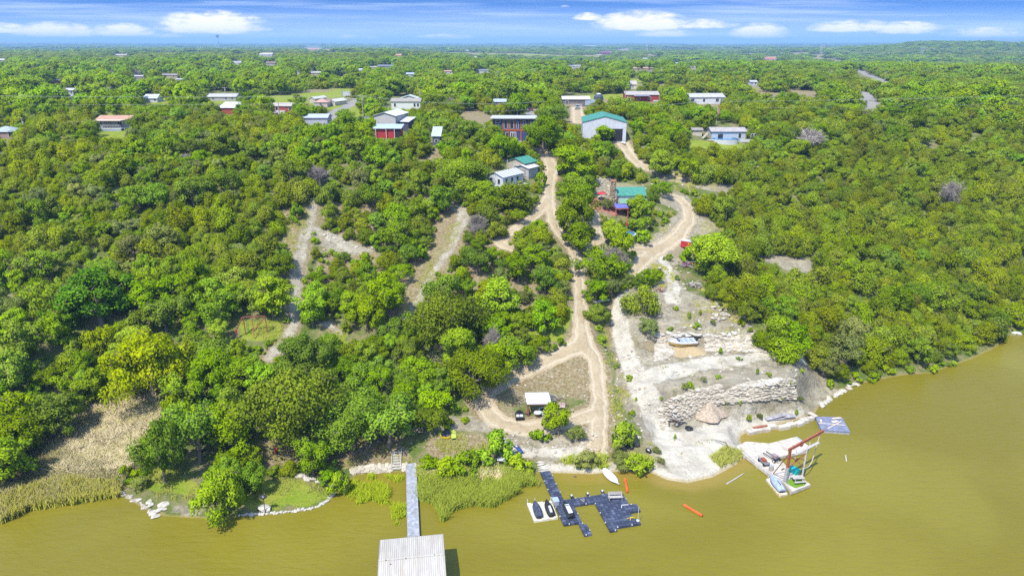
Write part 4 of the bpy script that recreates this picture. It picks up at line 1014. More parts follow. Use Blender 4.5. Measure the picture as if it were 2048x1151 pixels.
for kd, ids in rest.items():
    if not ids: continue
    pl = [placed[i] for i in ids]
    scatter_object(KNAME[kd][0]+'_wood', 'the smaller and farther %ss that run together into one wood' % KNAME[kd][1], [p[:3] for p in pl], np.array([p[9] for p in pl]), [(p[7], p[7], p[8]) for p in pl], [p[6] for p in pl], [c for t, c in TREES[kd]])
def far_band(r0, r1, step, a0, grow):
    n = int((r1*r1-r0*r0)*a0/(step*step))
    r = np.sqrt(rng.uniform(r0*r0, r1*r1, n)); a = rng.uniform(-a0, a0, n)
    x = r*np.sin(a); y = r*np.cos(a); z = H(x, y)
    k = fbm(x/90., y/90., 81, 3); k2 = fbm(x/380., y/380., 83, 3); t = np.clip(rng.uniform(0, 1, n)*0.5+(k-0.3)*0.8+(k2-0.42)*1.3, 0, 0.985)
    kind = np.select([t < .50, t < .72, t < .955], [0, 1, 2], 3)
    s = rng.uniform(0.62, 1.3, n)*grow
    R0 = np.array([2.5, 3.3, 3.0, 2.2])[kind]*s; H0 = np.array([4.2, 5.2, 6.2, 3.3])[kind]*s/grow**0.75
    ok = crown_ok(x, y, z, R0, H0, 2)
    # only a few fields and gaps are open in the far woods
    ok &= ~((field(x, y) < 0.375) & (r < 1500)) & ~((fbm(x/420., y/420., 88, 3) < 0.40) & (r >= 1500))
    m = ok & (shore_sd(x, y) > 4)
    return x[m], y[m], z[m], kind[m], s[m], grow
far = [far_band(300, 640, 4.6, R(41), 1.12), far_band(640, 1300, 7.0, R(41), 1.5), far_band(1300, 3000, 15, R(41), 3.0), far_band(3000, 9500, 55, R(41), 9.5)]
names = ('far_juniper_wood', 'far_oak_wood', 'far_elm_wood', 'far_bare_thicket')
labs = ('olive juniper woodland stretching to the horizon', 'dark oak woodland scattered through the far plateau', 'brighter green broadleaf woodland of the far plateau', 'bare grey thickets scattered through the far woodland')
for ki, kd in enumerate(('juniper', 'oak', 'elm', 'twig')):
    P, S = [], []
    for (x, y, z, k, s, g) in far:
        m = k == ki
        P.append(np.stack([x[m], y[m], z[m]-0.2], 1)); S.append(np.stack([s[m], s[m], s[m]/g**0.75], 1))
    P = np.concatenate(P); S = np.concatenate(S)
    scatter_object(names[ki], labs[ki], P, rng.uniform(0, 6.28, len(P)), S, rng.integers(0, 4, len(P)), LOW[kd])
    print('FAR', kd, len(P))
# ------------------------------------------------------------------ lakeside things
WHITE = M('white_paint', (0.50, 0.51, 0.52), 0.5, var=0.1, scale=2, dirt=(0.5, 0.47, 0.42))
METALROOF = M('pale_metal_roof', (0.40, 0.37, 0.315), 0.5, var=0.09, scale=0.8, dirt=(0.37, 0.31, 0.235), stretch=(3, 0.4, 1))
GALV = M('galvanised', (0.40, 0.42, 0.44), 0.5, 0.3, var=0.12, scale=4)
DECK = M('grey_deck', (0.29, 0.30, 0.33), 0.8, var=0.2, scale=2.5, dirt=(0.20, 0.20, 0.20))
WOOD = M('weathered_wood', (0.33, 0.28, 0.22), 0.85, var=0.25, scale=6, stretch=(1, 6, 6))
WOODGREY = M('grey_wood', (0.40, 0.37, 0.33), 0.85, var=0.2, scale=6)
DARKWOOD = M('dark_wood', (0.10, 0.075, 0.06), 0.8, var=0.25, scale=6)
REDSTEEL = M('red_oxide_steel', (0.34, 0.105, 0.055), 0.7, 0.1, var=0.3, scale=3, dirt=(0.24, 0.10, 0.06))
CONC = M('bleached_concrete', (0.46, 0.415, 0.34), 0.85, var=0.14, scale=1.5, dirt=(0.33, 0.27, 0.20), bump=0.3)
CONCD = M('grey_concrete', (0.36, 0.34, 0.31), 0.85, var=0.15, scale=2, bump=0.3)
STONE = M('limestone', (0.38, 0.34, 0.27), 0.9, var=0.26, scale=0.9, bump=0.4, dirt=(0.36, 0.26, 0.14))
STONEW = M('white_limestone', (0.43, 0.40, 0.335), 0.9, var=0.2, scale=1.2, bump=0.4, dirt=(0.30, 0.23, 0.14))
BLACK = M('black_rubber', (0.018, 0.018, 0.02), 0.6, var=0.2, scale=6)
NAVY = M('navy_cover', (0.045, 0.055, 0.085), 0.75, var=0.3, scale=3, dirt=(0.10, 0.115, 0.15))
ORANGE = M('orange_float', (0.60, 0.10, 0.02), 0.45, var=0.12, scale=2)
TEAL = M('teal_plastic', (0.005, 0.34, 0.33), 0.45, var=0.1, scale=3)
TURF = M('green_turf', (0.13, 0.24, 0.012), 0.95, var=0.25, scale=9)
CREAM = M('cream_float', (0.58, 0.53, 0.42), 0.6, var=0.1, scale=2, dirt=(0.40, 0.30, 0.14))
SLATE = M('blue_grey_deck', (0.165, 0.18, 0.25), 0.75, var=0.14, scale=1.5)
SILVER = M('pale_blue_grey', (0.30, 0.36, 0.48), 0.5, var=0.12, scale=3)
GLASS = M('window_glass', (0.03, 0.035, 0.045), 0.08, var=0.1, scale=1, spec=0.7)
ROPE = M('rope', (0.48, 0.42, 0.33), 0.9, var=0.2, scale=9)
REDP = M('red_paint', (0.42, 0.025, 0.03), 0.55, var=0.15, scale=2)
BLUEP = M('blue_paint', (0.025, 0.07, 0.25), 0.55, var=0.15, scale=2)
GREENROOF = M('green_metal_roof', (0.050, 0.215, 0.155), 0.5, var=0.12, scale=1.5, dirt=(0.10, 0.24, 0.19))
YELLOW = M('yellow_plastic', (0.52, 0.36, 0.01), 0.5, var=0.1, scale=3)
LIME = M('lime_cloth', (0.36, 0.42, 0.07), 0.7, var=0.1, scale=3)
WATERBLUE = M('pool_water', (0.04, 0.20, 0.42), 0.08, var=0.1, scale=2, spec=0.6)
SAND = M('sand', (0.36, 0.285, 0.205), 0.95, var=0.2, scale=3, bump=0.6, dirt=(0.27, 0.20, 0.14))
SANDY = M('ochre_sand', (0.36, 0.275, 0.145), 0.95, var=0.12, scale=5, bump=0.3)
def vec2(a, b): return Vector((b[0]-a[0], b[1]-a[1], 0))
def yaw(a, b): return math.atan2(b[1]-a[1], b[0]-a[0])
def local(o, p):
    """world point to the local frame of a thing with yaw only"""
    d = Vector(p)-o.location; a = -o.rotation_euler.z
    return Vector((d.x*math.cos(a)-d.y*math.sin(a), d.x*math.sin(a)+d.y*math.cos(a), d.z))
def vcol_mat(name, a, b, rough=0.6, spec=0.3, bump=0.0):
    m, nt, bs, out = new_mat(name)
    at = nt.new('ShaderNodeAttribute', attribute_name='lv'); geo = nt.new('ShaderNodeNewGeometry')
    c = nt.mix(at.outputs['Fac'], a, b)
    c = nt.mix(nt.math('MULTIPLY', nt.noise(geo.outputs['Position'], 6, 4), 0.35), c, tuple(q*0.55 for q in a))
    nt.link(c, bs.inputs['Base Color']); bs.inputs['Roughness'].default_value = rough; bs.inputs['Specular IOR Level'].default_value = spec
    return m
def set_lv(me, per, vals):
    at = me.attributes.new('lv', 'FLOAT', 'FACE')
    at.data.foreach_set('value', np.repeat(np.asarray(vals, np.float32), per)[:len(me.polygons)])

# boathouse (the roof seen from above; walls and slips under it)
tl, tr, br, bl = [Wv(x, y, 4.0) for x, y in ((760, 1079), (886, 1067), (891, 1126), (757, 1126))]
axx = (tr-tl); wid = axx.length; axx.normalize(); ayy = Vector((-axx.y, axx.x, 0)); hd = abs((bl-tl).dot(ayy))*0.98
ang_b = math.atan2(axx.y, axx.x)
bh = thing('boathouse', 'boathouse with a ribbed cream metal roof at the end of the grey walkway', 'boathouse', ((tl+tr)/2-ayy*hd)*1.0, ang_b)
bh.location.z = 0
def roof_pt(u, v):     # v: -hd..hd
    return Vector((u, v, 4.0+0.32*(1-abs(v)/hd)))
m = MB(); nrib = 31
for sgn in (1, -1):
    xs = np.linspace(-wid/2, wid/2, nrib*4+1)
    vs = []; fs = []
    for i, x in enumerate(xs):
        rz_ = 0.045 if i % 4 == 1 else 0.0
        for v in (0.0, hd*sgn):
            p = roof_pt(x, v); vs.append((p.x, p.y, p.z+rz_))
    for i in range(len(xs)-1):
        f = (2*i, 2*i+1, 2*i+3, 2*i+2); fs.append(f if sgn < 0 else f[::-1])
    m.add(vs, fs)
m.build('roof', METALROOF, bh)
m = MB(); m.box((0, 0, 4.36), (wid, 0.22, 0.03)); m.build('ridge_cap', METALROOF, bh)
m = MB()
for s in (-1, 1):
    m.bar((-wid/2-0.03, 0, 4.24), (-wid/2-0.03, s*hd, 3.92), 0.06, 0.2); m.bar((wid/2+0.03, 0, 4.24), (wid/2+0.03, s*hd, 3.92), 0.06, 0.2)
    m.bar((-wid/2, s*(hd+0.03), 3.9), (wid/2, s*(hd+0.03), 3.9), 0.06, 0.2)
m.build('fascia', M('brown_trim', (0.17, 0.14, 0.12), 0.7), bh)
for a in (-1, 1):
    for b in (-1, 0, 1):
        m = MB(); m.box((a*(wid/2-0.25), b*(hd-0.25), 1.6), (0.16, 0.16, 4.6)); m.build('post', WOOD, bh)
m = MB(); m.box((-wid/2+0.7, 0, 0.45), (1.2, 2*hd, 0.2)); m.box((wid/2-0.7, 0, 0.45), (1.2, 2*hd, 0.2)); m.box((0, hd-0.6, 0.45), (wid-2.6, 1.1, 0.2)); m.build('deck', WOODGREY, bh)
m = MB()
for (u, v) in ((-2.9, -0.06), (-0.65, -0.08), (2.6, 0.03), (-2.4, -0.7)): m.box((u, v, 4.36-0.08*abs(v)), (0.13, 0.12, 0.07))
m.build('roof_patch', M('rust', (0.16, 0.075, 0.03), 0.9), bh)
# walkway
a, b = Wv(822, 926, 0.55), Wv(827, 1072, 0.55)
wk = thing('walkway', 'long straight grey walkway from the stone wall to the boathouse', 'walkway', ((a+b)/2).to_tuple(), yaw(b, a)-math.pi/2); wk.location.z = 0
L = (a-b).length; m = MB()
n = int(L/0.28)
for i in range(n): m.box((0, -L/2+(i+0.5)*L/n, 0.55), (1.42, L/n-0.012, 0.05))
m.build('deck', DECK, wk)
m = MB()
for s in (-1, 1): m.bar((s*0.74, -L/2, 0.52), (s*0.74, L/2, 0.52), 0.06, 0.18)
m.build('rail', GALV, wk)
m = MB()
for k in (-0.35, 0.0, 0.35):
    for s in (-0.6, 0.6): m.cyl((s, k*L, -1.5), 0.07, 2.0, 8)
m.build('piling', GALV, wk)

# modular floating dock: half metre cubes filling its outline
def c3(x, y): return (1030+x/6.057, 900+y/6.057)
DOCK = [c3(*q) for q in [(305, 262), (420, 252), (592, 596), (690, 572), (860, 548), (945, 532), (1110, 512), (1278, 490), (1395, 640), (1478, 638), (1522, 715), (1415, 742), (1462, 822), (1490, 830), (1508, 893), (1380, 915), (1358, 890), (1335, 925), (1228, 942), (1236, 966), (1155, 990), (948, 620), (718, 655), (920, 1025), (830, 1046), (748, 880), (592, 910), (462, 612)]]
dw = W([p[0] for p in DOCK], [p[1] for p in DOCK], 0.32)[:, :2]
o = Vector((*dw[0], 0)); e1 = (W(*c3(462, 612), 0.32)-W(*c3(305, 262), 0.32))[:2]; e1 = e1/np.hypot(*e1); e2 = np.array([-e1[1], e1[0]])
if np.dot(e2, dw[1]-dw[0]) < 0: e2 = -e2
dk = thing('floating_dock', 'dark blue modular cube dock with a walkway and a U shaped slip', 'dock', (float(dw[0][0]), float(dw[0][1]), 0), math.atan2(e1[1], e1[0]))
m = MB(); vals = []; nb = 0
S = 0.5; side = 1 if (e1[0]*e2[1]-e1[1]*e2[0]) > 0 else -1
occ = {}
gi_, gj_ = np.meshgrid(np.arange(-30, 60), np.arange(-40, 60), indexing='ij')
cxw = dw[0][0]+(gi_+0.5)*S*e1[0]+(gj_+0.5)*S*e2[0]; cyw = dw[0][1]+(gi_+0.5)*S*e1[1]+(gj_+0.5)*S*e2[1]
ins = inside(dw, cxw, cyw)
rd = random.Random(5)
for i in range(gi_.shape[0]):
    for j in range(gi_.shape[1]):
        if not ins[i, j]: continue
        gi0, gj0 = int(gi_[i, j]), int(gj_[i, j]); occ[(gi0, gj0)] = 1
        c = ((gi0+0.5)*S, (gj0+0.5)*S*side)
        m.box((c[0], c[1], 0.10), (S-0.03, S-0.03, 0.46))
        m.box((c[0], c[1], 0.345), (S-0.09, S-0.09, 0.03))
        q = rd.random(); vals += [0.15+0.5*q*q+(0.35 if rd.random() < 0.14 else 0)]
DOCKM = vcol_mat('dock_plastic', (0.022, 0.028, 0.048), (0.11, 0.13, 0.20), 0.55, 0.4)
ob = m.build('pontoon', DOCKM, dk); set_lv(ob.data, 12, vals)
for (gi0, gj0) in occ:
    out = [(a, b) for a, b in ((1, 0), (-1, 0), (0, 1), (0, -1)) if (gi0+a, gj0+b) not in occ]
    if out and (gi0*7+gj0*3) % 4 == 0:
        a, b = out[0]; ccap = MB(); ccap.cyl(((gi0+0.5+a*0.5)*S, (gj0+0.5+b*0.5)*S*side, 0.25), 0.075, 0.13, 8); ccap.build('bumper_pin', WHITE, dk)
DZ = 0.36
def on_dock(x, y): return Wv(*c3(x, y), DZ)
def picnic_table(loc, rz, label, w=1.85, mat=None, group=None):
    t = thing('picnic_table', label, 'table', loc, rz, group)
    mt = mat or WOODGREY
    m = MB()
    for k in range(4): m.box((0, -0.29+k*0.195, 0.74), (w, 0.17, 0.04))
    m.build('tabletop', mt, t)
    for s in (-1, 1):
        m = MB()
        for k in range(2): m.box((0, s*(0.62+k*0.15), 0.44), (w, 0.135, 0.04))
        m.build('bench', mt, t)
    for s in (-1, 1):
        m = MB(); x = s*(w/2-0.3)
        m.bar((x, -0.6, 0), (x, -0.15, 0.72), 0.08, 0.05); m.bar((x, 0.6, 0), (x, 0.15, 0.72), 0.08, 0.05); m.bar((x, -0.78, 0.40), (x, 0.78, 0.40), 0.08, 0.05)
        m.build('leg', mt, t)
    return t
def bench(loc, rz, label, w=1.9):
    t = thing('park_bench', label, 'bench', loc, rz)
    m = MB()
    for k in range(3): m.box((0, -0.25+k*0.17, 0.45), (w, 0.15, 0.04))
    m.build('seat', WOODGREY, t)
    m = MB()
    for k in range(3): m.box((0, 0.32+k*0.03, 0.60+k*0.15), (w, 0.04, 0.13))
    m.build('backrest', WOODGREY, t)
    for s in (-1, 1):
        m = MB(); x = s*(w/2-0.12); m.bar((x, -0.28, 0), (x, -0.28, 0.62), 0.07); m.bar((x, 0.28, 0), (x, 0.40, 0.95), 0.07); m.bar((x, -0.32, 0.62), (x, 0.34, 0.62), 0.07, 0.05); m.build('leg', WOODGREY, t)
    return t
bench(on_dock(1215, 590), yaw(on_dock(1130, 590), on_dock(1290, 585)), 'grey wooden bench standing on the big dark dock platform', 2.0)
def jet_ski(loc, rz, label, hullm, deckm, seatm, covered=False):
    """nose points along +x"""
    t = thing('jet_ski', label, 'jet ski', loc, rz)
    secs = [(-1.5, .50, .10, .48), (-1.1, .56, .05, .55), (-0.3, .58, .02, .60), (0.5, .54, .02, .64), (1.05, .40, .08, .66), (1.4, .22, .22, .64), (1.62, .05, .42, .58)]
    def loft(scale_w, z_of, cap):
        m = MB(); n = len(secs); vs = []
        for (x, w, zb, zt) in secs:
            ring = z_of(x, w*scale_w, zb, zt); vs += ring
        k = len(ring); fs = []
        for i in range(n-1):
            for j in range(k): a = i*k+j; b = i*k+(j+1) % k; fs.append((a, b, b+k, a+k))
        fs.append(tuple(range(k))[::-1]); fs.append(tuple((n-1)*k+j for j in range(k)))
        m.add(vs, fs); m.smooth = False; return m
    loft(1, lambda x, w, zb, zt: [(x, 0, zb), (x, w*0.75, zb+0.12), (x, w, zb+0.26), (x, w*0.97, zt*0.62), (x, -w*0.97, zt*0.62), (x, -w, zb+0.26), (x, -w*0.75, zb+0.12)], 1).build('hull', hullm, t)
    if covered:
        cv = lambda x, w, zb, zt: [(x, w*1.02, zt*0.55), (x, w*0.9, zt*0.95), (x, w*0.45, zt+0.22*math.exp(-(x-0.1)**2)+0.10), (x, -w*0.45, zt+0.22*math.exp(-(x-0.1)**2)+0.10), (x, -w*0.9, zt*0.95), (x, -w*1.02, zt*0.55)]
        loft(1, cv, 1).build('cover', deckm, t)
        m = MB(); m.box((-0.1, 0, 0.89), (1.6, 0.10, 0.03)); m.build('cover_strap', hullm, t)
    else:
        dm = lambda x, w, zb, zt: [(x, w*0.98, zt*0.60), (x, w*0.62, zt*0.88), (x, w*0.30, zt*1.05), (x, -w*0.30, zt*1.05), (x, -w*0.62, zt*0.88), (x, -w*0.98, zt*0.60)]
        loft(0.97, dm, 1).build('deck', deckm, t)
        m = MB(); m.box((-0.5, 0, 0.74), (1.3, 0.34, 0.26), taper=0.7); m.build('seat', seatm, t)
        m = MB(); m.bar((0.25, 0, 0.65), (0.18, 0, 0.98), 0.10); m.bar((0.16, -0.36, 0.98), (0.16, 0.36, 0.98), 0.05); m.build('handlebar', BLACK, t)
        m = MB(); m.box((0.85, 0, 0.76), (0.6, 0.5, 0.14), taper=0.6); m.build('hood', hullm, t)
    return t
# cream float with two jet skis
fa, fb, fc, fd = [Wv(*c3(*q), 0.30) for q in ((145, 640), (440, 610), (520, 810), (232, 855))]
fl = thing('jet_ski_float', 'cream double berth float moored at the left of the dark dock', 'float', ((fa+fb+fc+fd)/4).to_tuple(), yaw(fa, fb)); fl.location.z = 0
pl = [local(fl, p) for p in (fa, fb, fc, fd)]
def lerp4(u, v): return (pl[0].lerp(pl[1], u)).lerp(pl[3].lerp(pl[2], u), v)
for u0, u1 in ((0.0, 0.495), (0.505, 1.0)):
    m = MB()
    for a, b, z in ((u0, u0+0.15, .34), (u0+0.15, u1-0.15, .20), (u1-0.15, u1, .34)):
        m.prism([lerp4(a, 0)[:2], lerp4(b, 0)[:2], lerp4(b, 1)[:2], lerp4(a, 1)[:2]], -0.15, z)
    m.build('berth', CREAM, fl)
m = MB()
for u in (0.02, 0.32, 0.98):
    p = lerp4(u, 0.0); m.cyl((p.x, p.y, 0.2), 0.05, 0.75, 7)
m.build('mooring_post', WHITE, fl)
ydir = yaw(fc, fb)
for u, lab, cov in ((0.27, 'navy covered jet ski on the left berth of the cream float', True), (0.77, 'black and white jet ski on the right berth of the cream float', False)):
    p = Matrix.Rotation(fl.rotation_euler.z, 3, 'Z') @ lerp4(u, 0.52)+fl.location
    jet_ski((p.x, p.y, 0.22), ydir, lab, NAVY if cov else BLACK, NAVY if cov else BLACK, WHITE, cov)
p = on_dock(640, 745); jet_ski((p.x, p.y, DZ), yaw(on_dock(680, 830), on_dock(600, 660)), 'black jet ski with a broad white seat parked on the dark dock', BLACK, BLACK, WHITE)
m = MB(); m.box((-0.35, 0, 0.9), (1.9, 0.62, 0.10), taper=0.8); m.build('seat_cover', WHITE, [o for o in C.objects if o.name.startswith('jet_ski') and o.get('label', '').startswith('black jet ski with')][0])
# dock furniture
p = on_dock(492, 640); t = thing('storage_box', 'pale grey dock box beside the jet ski float', 'box', p, dk.rotation_euler.z)
m = MB(); m.box((0, 0, 0.3), (1.0, 0.75, 0.6)); m.build('body', GALV, t); m = MB(); m.box((0, 0, 0.63), (1.06, 0.8, 0.06)); m.build('lid', SILVER, t)
p = on_dock(1488, 850); t = thing('dock_post', 'thin pale pole standing at the right corner of the dark dock', 'pole', p, 0)
m = MB(); m.cyl((0, 0, 0), 0.035, 2.2, 8); m.build('pole', WHITE, t); m = MB(); m.cyl((0, 0, 0), 0.22, 0.08, 12); m.build('base', WHITE, t)
m = MB()
for a, b in (((-0.5, 0), (0.4, 0.25)), ((-0.1, -0.35), (0.1, 0.4)), ((0.1, 0.3), (0.6, 0.2))): m.tube([(a[0], a[1], 0.04), ((a[0]+b[0])/2, (a[1]+b[1])/2+0.1, 0.04), (b[0], b[1], 0.04)], 0.05, 6)
o = m.build('hose', YELLOW, None); o.location = on_dock(1400, 830); tag(o, 'yellow hose coiled on the right of the dark dock', 'hose')
m = MB(); m.bar((-0.5, 0, 0.05), (0.45, 0.1, 0.05), 0.09); m.bar((-0.5, 0, 0.05), (-0.6, -0.6, 0.05), 0.09)
o = m.build('pipe', WHITE, None); o.location = on_dock(1335, 665); tag(o, 'bent white pipe lying on the dark dock', 'pipe')
m = MB(); m.bar((-0.2, 0.3, 0.05), (0.25, -0.3, 0.05), 0.09); m.bar((0.1, 0.3, 0.05), (0.35, 0.1, 0.05), 0.08)
o = m.build('plank_scrap', WOOD, None); o.location = on_dock(815, 610); tag(o, 'short reddish board on the narrow arm of the dark dock', 'board')
for x, y, lab in ((685, 560, 'white topped mooring cleat at the inner end of the dock arm'), (880, 535, 'white topped mooring cleat midway along the dock arm'), (1058, 505, 'white topped mooring cleat beside the dock bench')):
    p = on_dock(x, y); t = thing('mooring_cleat', lab, 'cleat', p, dk.rotation_euler.z, 'cleats on the dock arm')
    m = MB(); m.box((0, 0, 0.08), (0.5, 0.4, 0.16)); m.build('base', DOCKM, t); m = MB(); m.cyl((0, 0, 0.16), 0.15, 0.14, 10); m.build('cap', WHITE, t)
# paddle board, orange floats, driftwood
def board(a, b, w, h, name, label, mat, cat):
    a = Vector(a); b = Vector(b); L = (b-a).length
    t = thing(name, label, cat, (a+b)/2, yaw(a, b))
    m = MB(); N = 14; vs = []
    for i in range(N+1):
        u = i/N; ww = w/2*max(0.03, (1-abs(2*u-0.85)**2.6 if u < .93 else (1-u)/0.07*0.55))*1.0; zz_ = h*(0.3+0.7*(2*u-1)**4*0.6)
        vs += [(-L/2+L*u, ww, zz_), (-L/2+L*u, ww*0.8, zz_+h*0.5), (-L/2+L*u, -ww*0.8, zz_+h*0.5), (-L/2+L*u, -ww, zz_), (-L/2+L*u, 0, zz_-h*0.5)]
    fs = []
    for i in range(N):
        for j in range(5): p = i*5+j; q = i*5+(j+1) % 5; fs.append((p, q, q+5, p+5))
    fs += [(0, 1, 2, 3, 4)[::-1], tuple(N*5+k for k in range(5))]
    m.add(vs, fs); m.build('hull', mat, t); return t
t = board(Wv(1208, 938, 0.35), Wv(1238, 971, 0.12), 1.35, 0.28, 'rowing_shell', 'pale blue white narrow boat hull pulled half onto the shore', M('ice_white', (0.60, 0.66, 0.68), 0.4, var=0.08), 'boat')
m = MB(); m.box((-1.6, 0, 0.2), (0.06, 0.9, 0.03)); m.build('thwart', GALV, t)
for (x0, y0, x1, y1, lab) in ((1250, 957, 1255, 983, 'upright orange float log near the pale boat hull'), (1368, 1009, 1404, 1030, 'slanted orange float log out on open water')):
    a, b = Wv(x0, y0, 0.12), Wv(x1, y1, 0.12); t = thing('float_log', lab, 'float', (a+b)/2, yaw(a, b)); L = (b-a).length
    m = MB(); m.tube([(-L/2, 0, 0), (L/2, 0, 0)], 0.19, 8); m.build('log', ORANGE, t)
    m = MB()
    for s in (-1, 1): m.tube([(s*(L/2-0.02), 0, 0), (s*(L/2+0.1), 0, 0)], 0.15, 8)
    m.build('end_cap', M('dark_orange', (0.36, 0.06, 0.015), 0.6), t)
def stick(pts, r, name, label, cat, mat=WOOD):
    p = [Vector(q) for q in pts]; c = p[0]
    m = MB(); m.tube([q-c for q in p], [r, r*0.9, r*0.5][:len(p)] if len(p) <= 3 else r, 6)
    o = m.build(name, mat); o.location = c; return tag(o, label, cat)
t = stick([Wv(1453, 967, 0.05), Wv(1470, 957, 0.08), Wv(1487, 946, 0.1)], 0.11, 'driftwood', 'thin pale driftwood branch floating left of the covered jet ski', 'driftwood', WOODGREY)
stick([Wv(1691, 910, 0.3), Wv(1693, 922, 0.05)], 0.12, 'stake', 'lone pale stake standing in the open water on the right', 'stake', WOODGREY)
p = Wv(2033, 667, 0.1); t = thing('buoy', 'white float drifting by the far right shore', 'buoy', p, R(-20)); m = MB(); m.tube([(-1.0, 0, 0), (-0.5, 0, 0.1), (0.6, 0, 0.1), (1.0, 0, 0)], [0.15, 0.4, 0.4, 0.15], 9); m.build('body', WHITE, t); m = MB(); m.tube([(-0.2, 0, 0.1), (0.2, 0, 0.1)], 0.43, 9); m.build('band', GALV, t)
p = Wv(1150, 953, 0); stick([(p.x-0.2, p.y, 0.05), (p.x+0.2, p.y, 0.1)], 0.12, 'stump', 'small dark stump in the shallows beside the dock walkway', 'stump', DARKWOOD)

# ---------------------------------------------------------------- concrete dock with the crane
def c2(x, y): return (1460+x/5.482, 800+y/5.482)
PZ = 0.62
outl = [(60, 512), (90, 490), (180, 450), (430, 470), (715, 400), (862, 498), (852, 545), (680, 585), (522, 622), (592, 690), (650, 742), (785, 850), (885, 920), (680, 1000), (590, 905), (470, 840), (280, 690), (170, 605)]
pw = [Wv(*c2(*q), PZ) for q in outl]
cdk = thing('concrete_dock', 'bleached concrete dock with a side arm under the red crane', 'dock', (pw[12]).to_tuple(), 0); cdk.location.z = 0
m = MB(); m.prism([local(cdk, p)[:2] for p in pw], 0.12, PZ); m.build('slab', CONC, cdk)
m = MB(); m.prism([local(cdk, Wv(*c2(*q), PZ))[:2] for q in ((95, 500), (185, 608), (290, 690), (470, 838), (590, 903), (676, 990), (676, 972), (595, 885), (475, 822), (292, 672), (190, 590), (110, 495))], PZ+0.004, PZ+0.05); m.build('kerb', CONCD, cdk)
m = MB(); m.prism([local(cdk, Wv(*c2(*q), PZ))[:2] for q in ((712, 402), (735, 398), (805, 450), (780, 452))], PZ+0.004, PZ+0.03); m.build('ramp_plate', GALV, cdk)
m = MB()
for q in ((160, 600), (300, 705), (465, 835), (670, 985), (860, 915), (840, 540), (540, 612)):
    p = local(cdk, Wv(*c2(*q), PZ)); m.cyl((p.x, p.y, -1.5), 0.16, 1.9, 8)
m.build('piling', WOODGREY, cdk)
def on_c(x, y, z=PZ): return Wv(*c2(x, y), z)
# crane
base = on_c(605, 895); HC = 5.5
boom0 = Vector((base.x, base.y, PZ+HC)); b1 = Wv(*c2(1030, 332), PZ+HC)
cr = thing('crane', 'rust red steel boom crane standing on the end of the concrete dock', 'crane', base, yaw(boom0, b1))
Lb = (Vector((b1.x, b1.y, 0))-Vector((base.x, base.y, 0))).length
def ibeam(m, a, b, w, h, up=(0, 0, 1)):
    a = Vector(a); b = Vector(b); d = (b-a).normalized(); u = Vector(up); r = d.cross(u).normalized(); u = r.cross(d)
    m.bar(a+u*(h/2-0.025), b+u*(h/2-0.025), w, 0.05, up); m.bar(a-u*(h/2-0.025), b-u*(h/2-0.025), w, 0.05, up); m.bar(a, b, 0.05, h-0.1, up)
m = MB(); ibeam(m, (-0.5, 0, HC), (Lb, 0, HC), 0.25, 0.4); m.build('boom', REDSTEEL, cr)
m = MB(); ibeam(m, (0, 0, 2.4), (0, 0, HC-0.21), 0.27, 0.34, (1, 0, 0)); m.build('mast', REDSTEEL, cr)
m = MB(); m.box((0, 0, 1.2), (0.44, 0.44, 2.4), taper=0.85); m.build('mast_base', CONCD, cr)
ft = local(cr, on_c(790, 850)); foot = Vector((ft.x, ft.y, 0)); 
m = MB(); m.bar(foot, foot+Vector((0, 0, 4.6)), 0.16); m.build('rear_post', WHITE, cr)
m = MB(); m.bar((0.2, 0.12, 2.3), foot+Vector((0, 0, 4.2)), 0.12, 0.12); m.build('brace', REDSTEEL, cr)
m = MB(); m.bar((0.1, 0.12, 4.4), foot+Vector((0, 0, 1.9)), 0.12, 0.12); m.build('brace', REDSTEEL, cr)
m = MB(); m.bar((0.2, 0.1, HC-1.6), foot+Vector((-0.2, 0, 3.2)), 0.10); m.build('brace', REDSTEEL, cr)
f2 = local(cr, on_c(472, 805))
m = MB(); m.bar(f2, (0, 0, HC-0.6), 0.09); m.build('stay', M('dark_rust', (0.14, 0.05, 0.035), 0.8), cr)
m = MB(); m.bar(f2+Vector((0, 0, 0.1)), (0, 0, 0.9), 0.08); m.build('tie_rod', GALV, cr)
m = MB(); m.bar((0.4, -0.55, HC-0.75), (Lb*0.72, -0.75, HC-0.75), 0.42, 0.10); m.build('lower_plank', WOODGREY, cr)
for u in (0.05, 0.45): 
    m = MB(); m.bar((Lb*u+0.3, -0.5, HC-0.1), (Lb*u+0.3, -0.5, HC-1.6), 0.09); m.build('hanger', WHITE, cr)
m = MB(); m.box((Lb*0.33, 0, HC-0.35), (0.5, 0.3, 0.3)); m.box((Lb*0.82, 0, HC+0.28), (0.12, 0.2, 0.1)); m.build('trolley', REDSTEEL, cr)
pe = Vector((Lb-0.9, 0, HC-0.25)); p2_ = foot+Vector((0.35, 0, 1.5))
pts = []
for i in range(15):
    u = i/14; q = pe.lerp(p2_, u); q.z = pe.z*(1-u)+p2_.z*u-1.7*math.sin(math.pi*u)*(0.6+0.5*u); q.x += 0.9*math.sin(math.pi*u)*u
    pts.append(q)
m = MB(); m.tube(pts, 0.055, 6); m.build('rope', ROPE, cr)
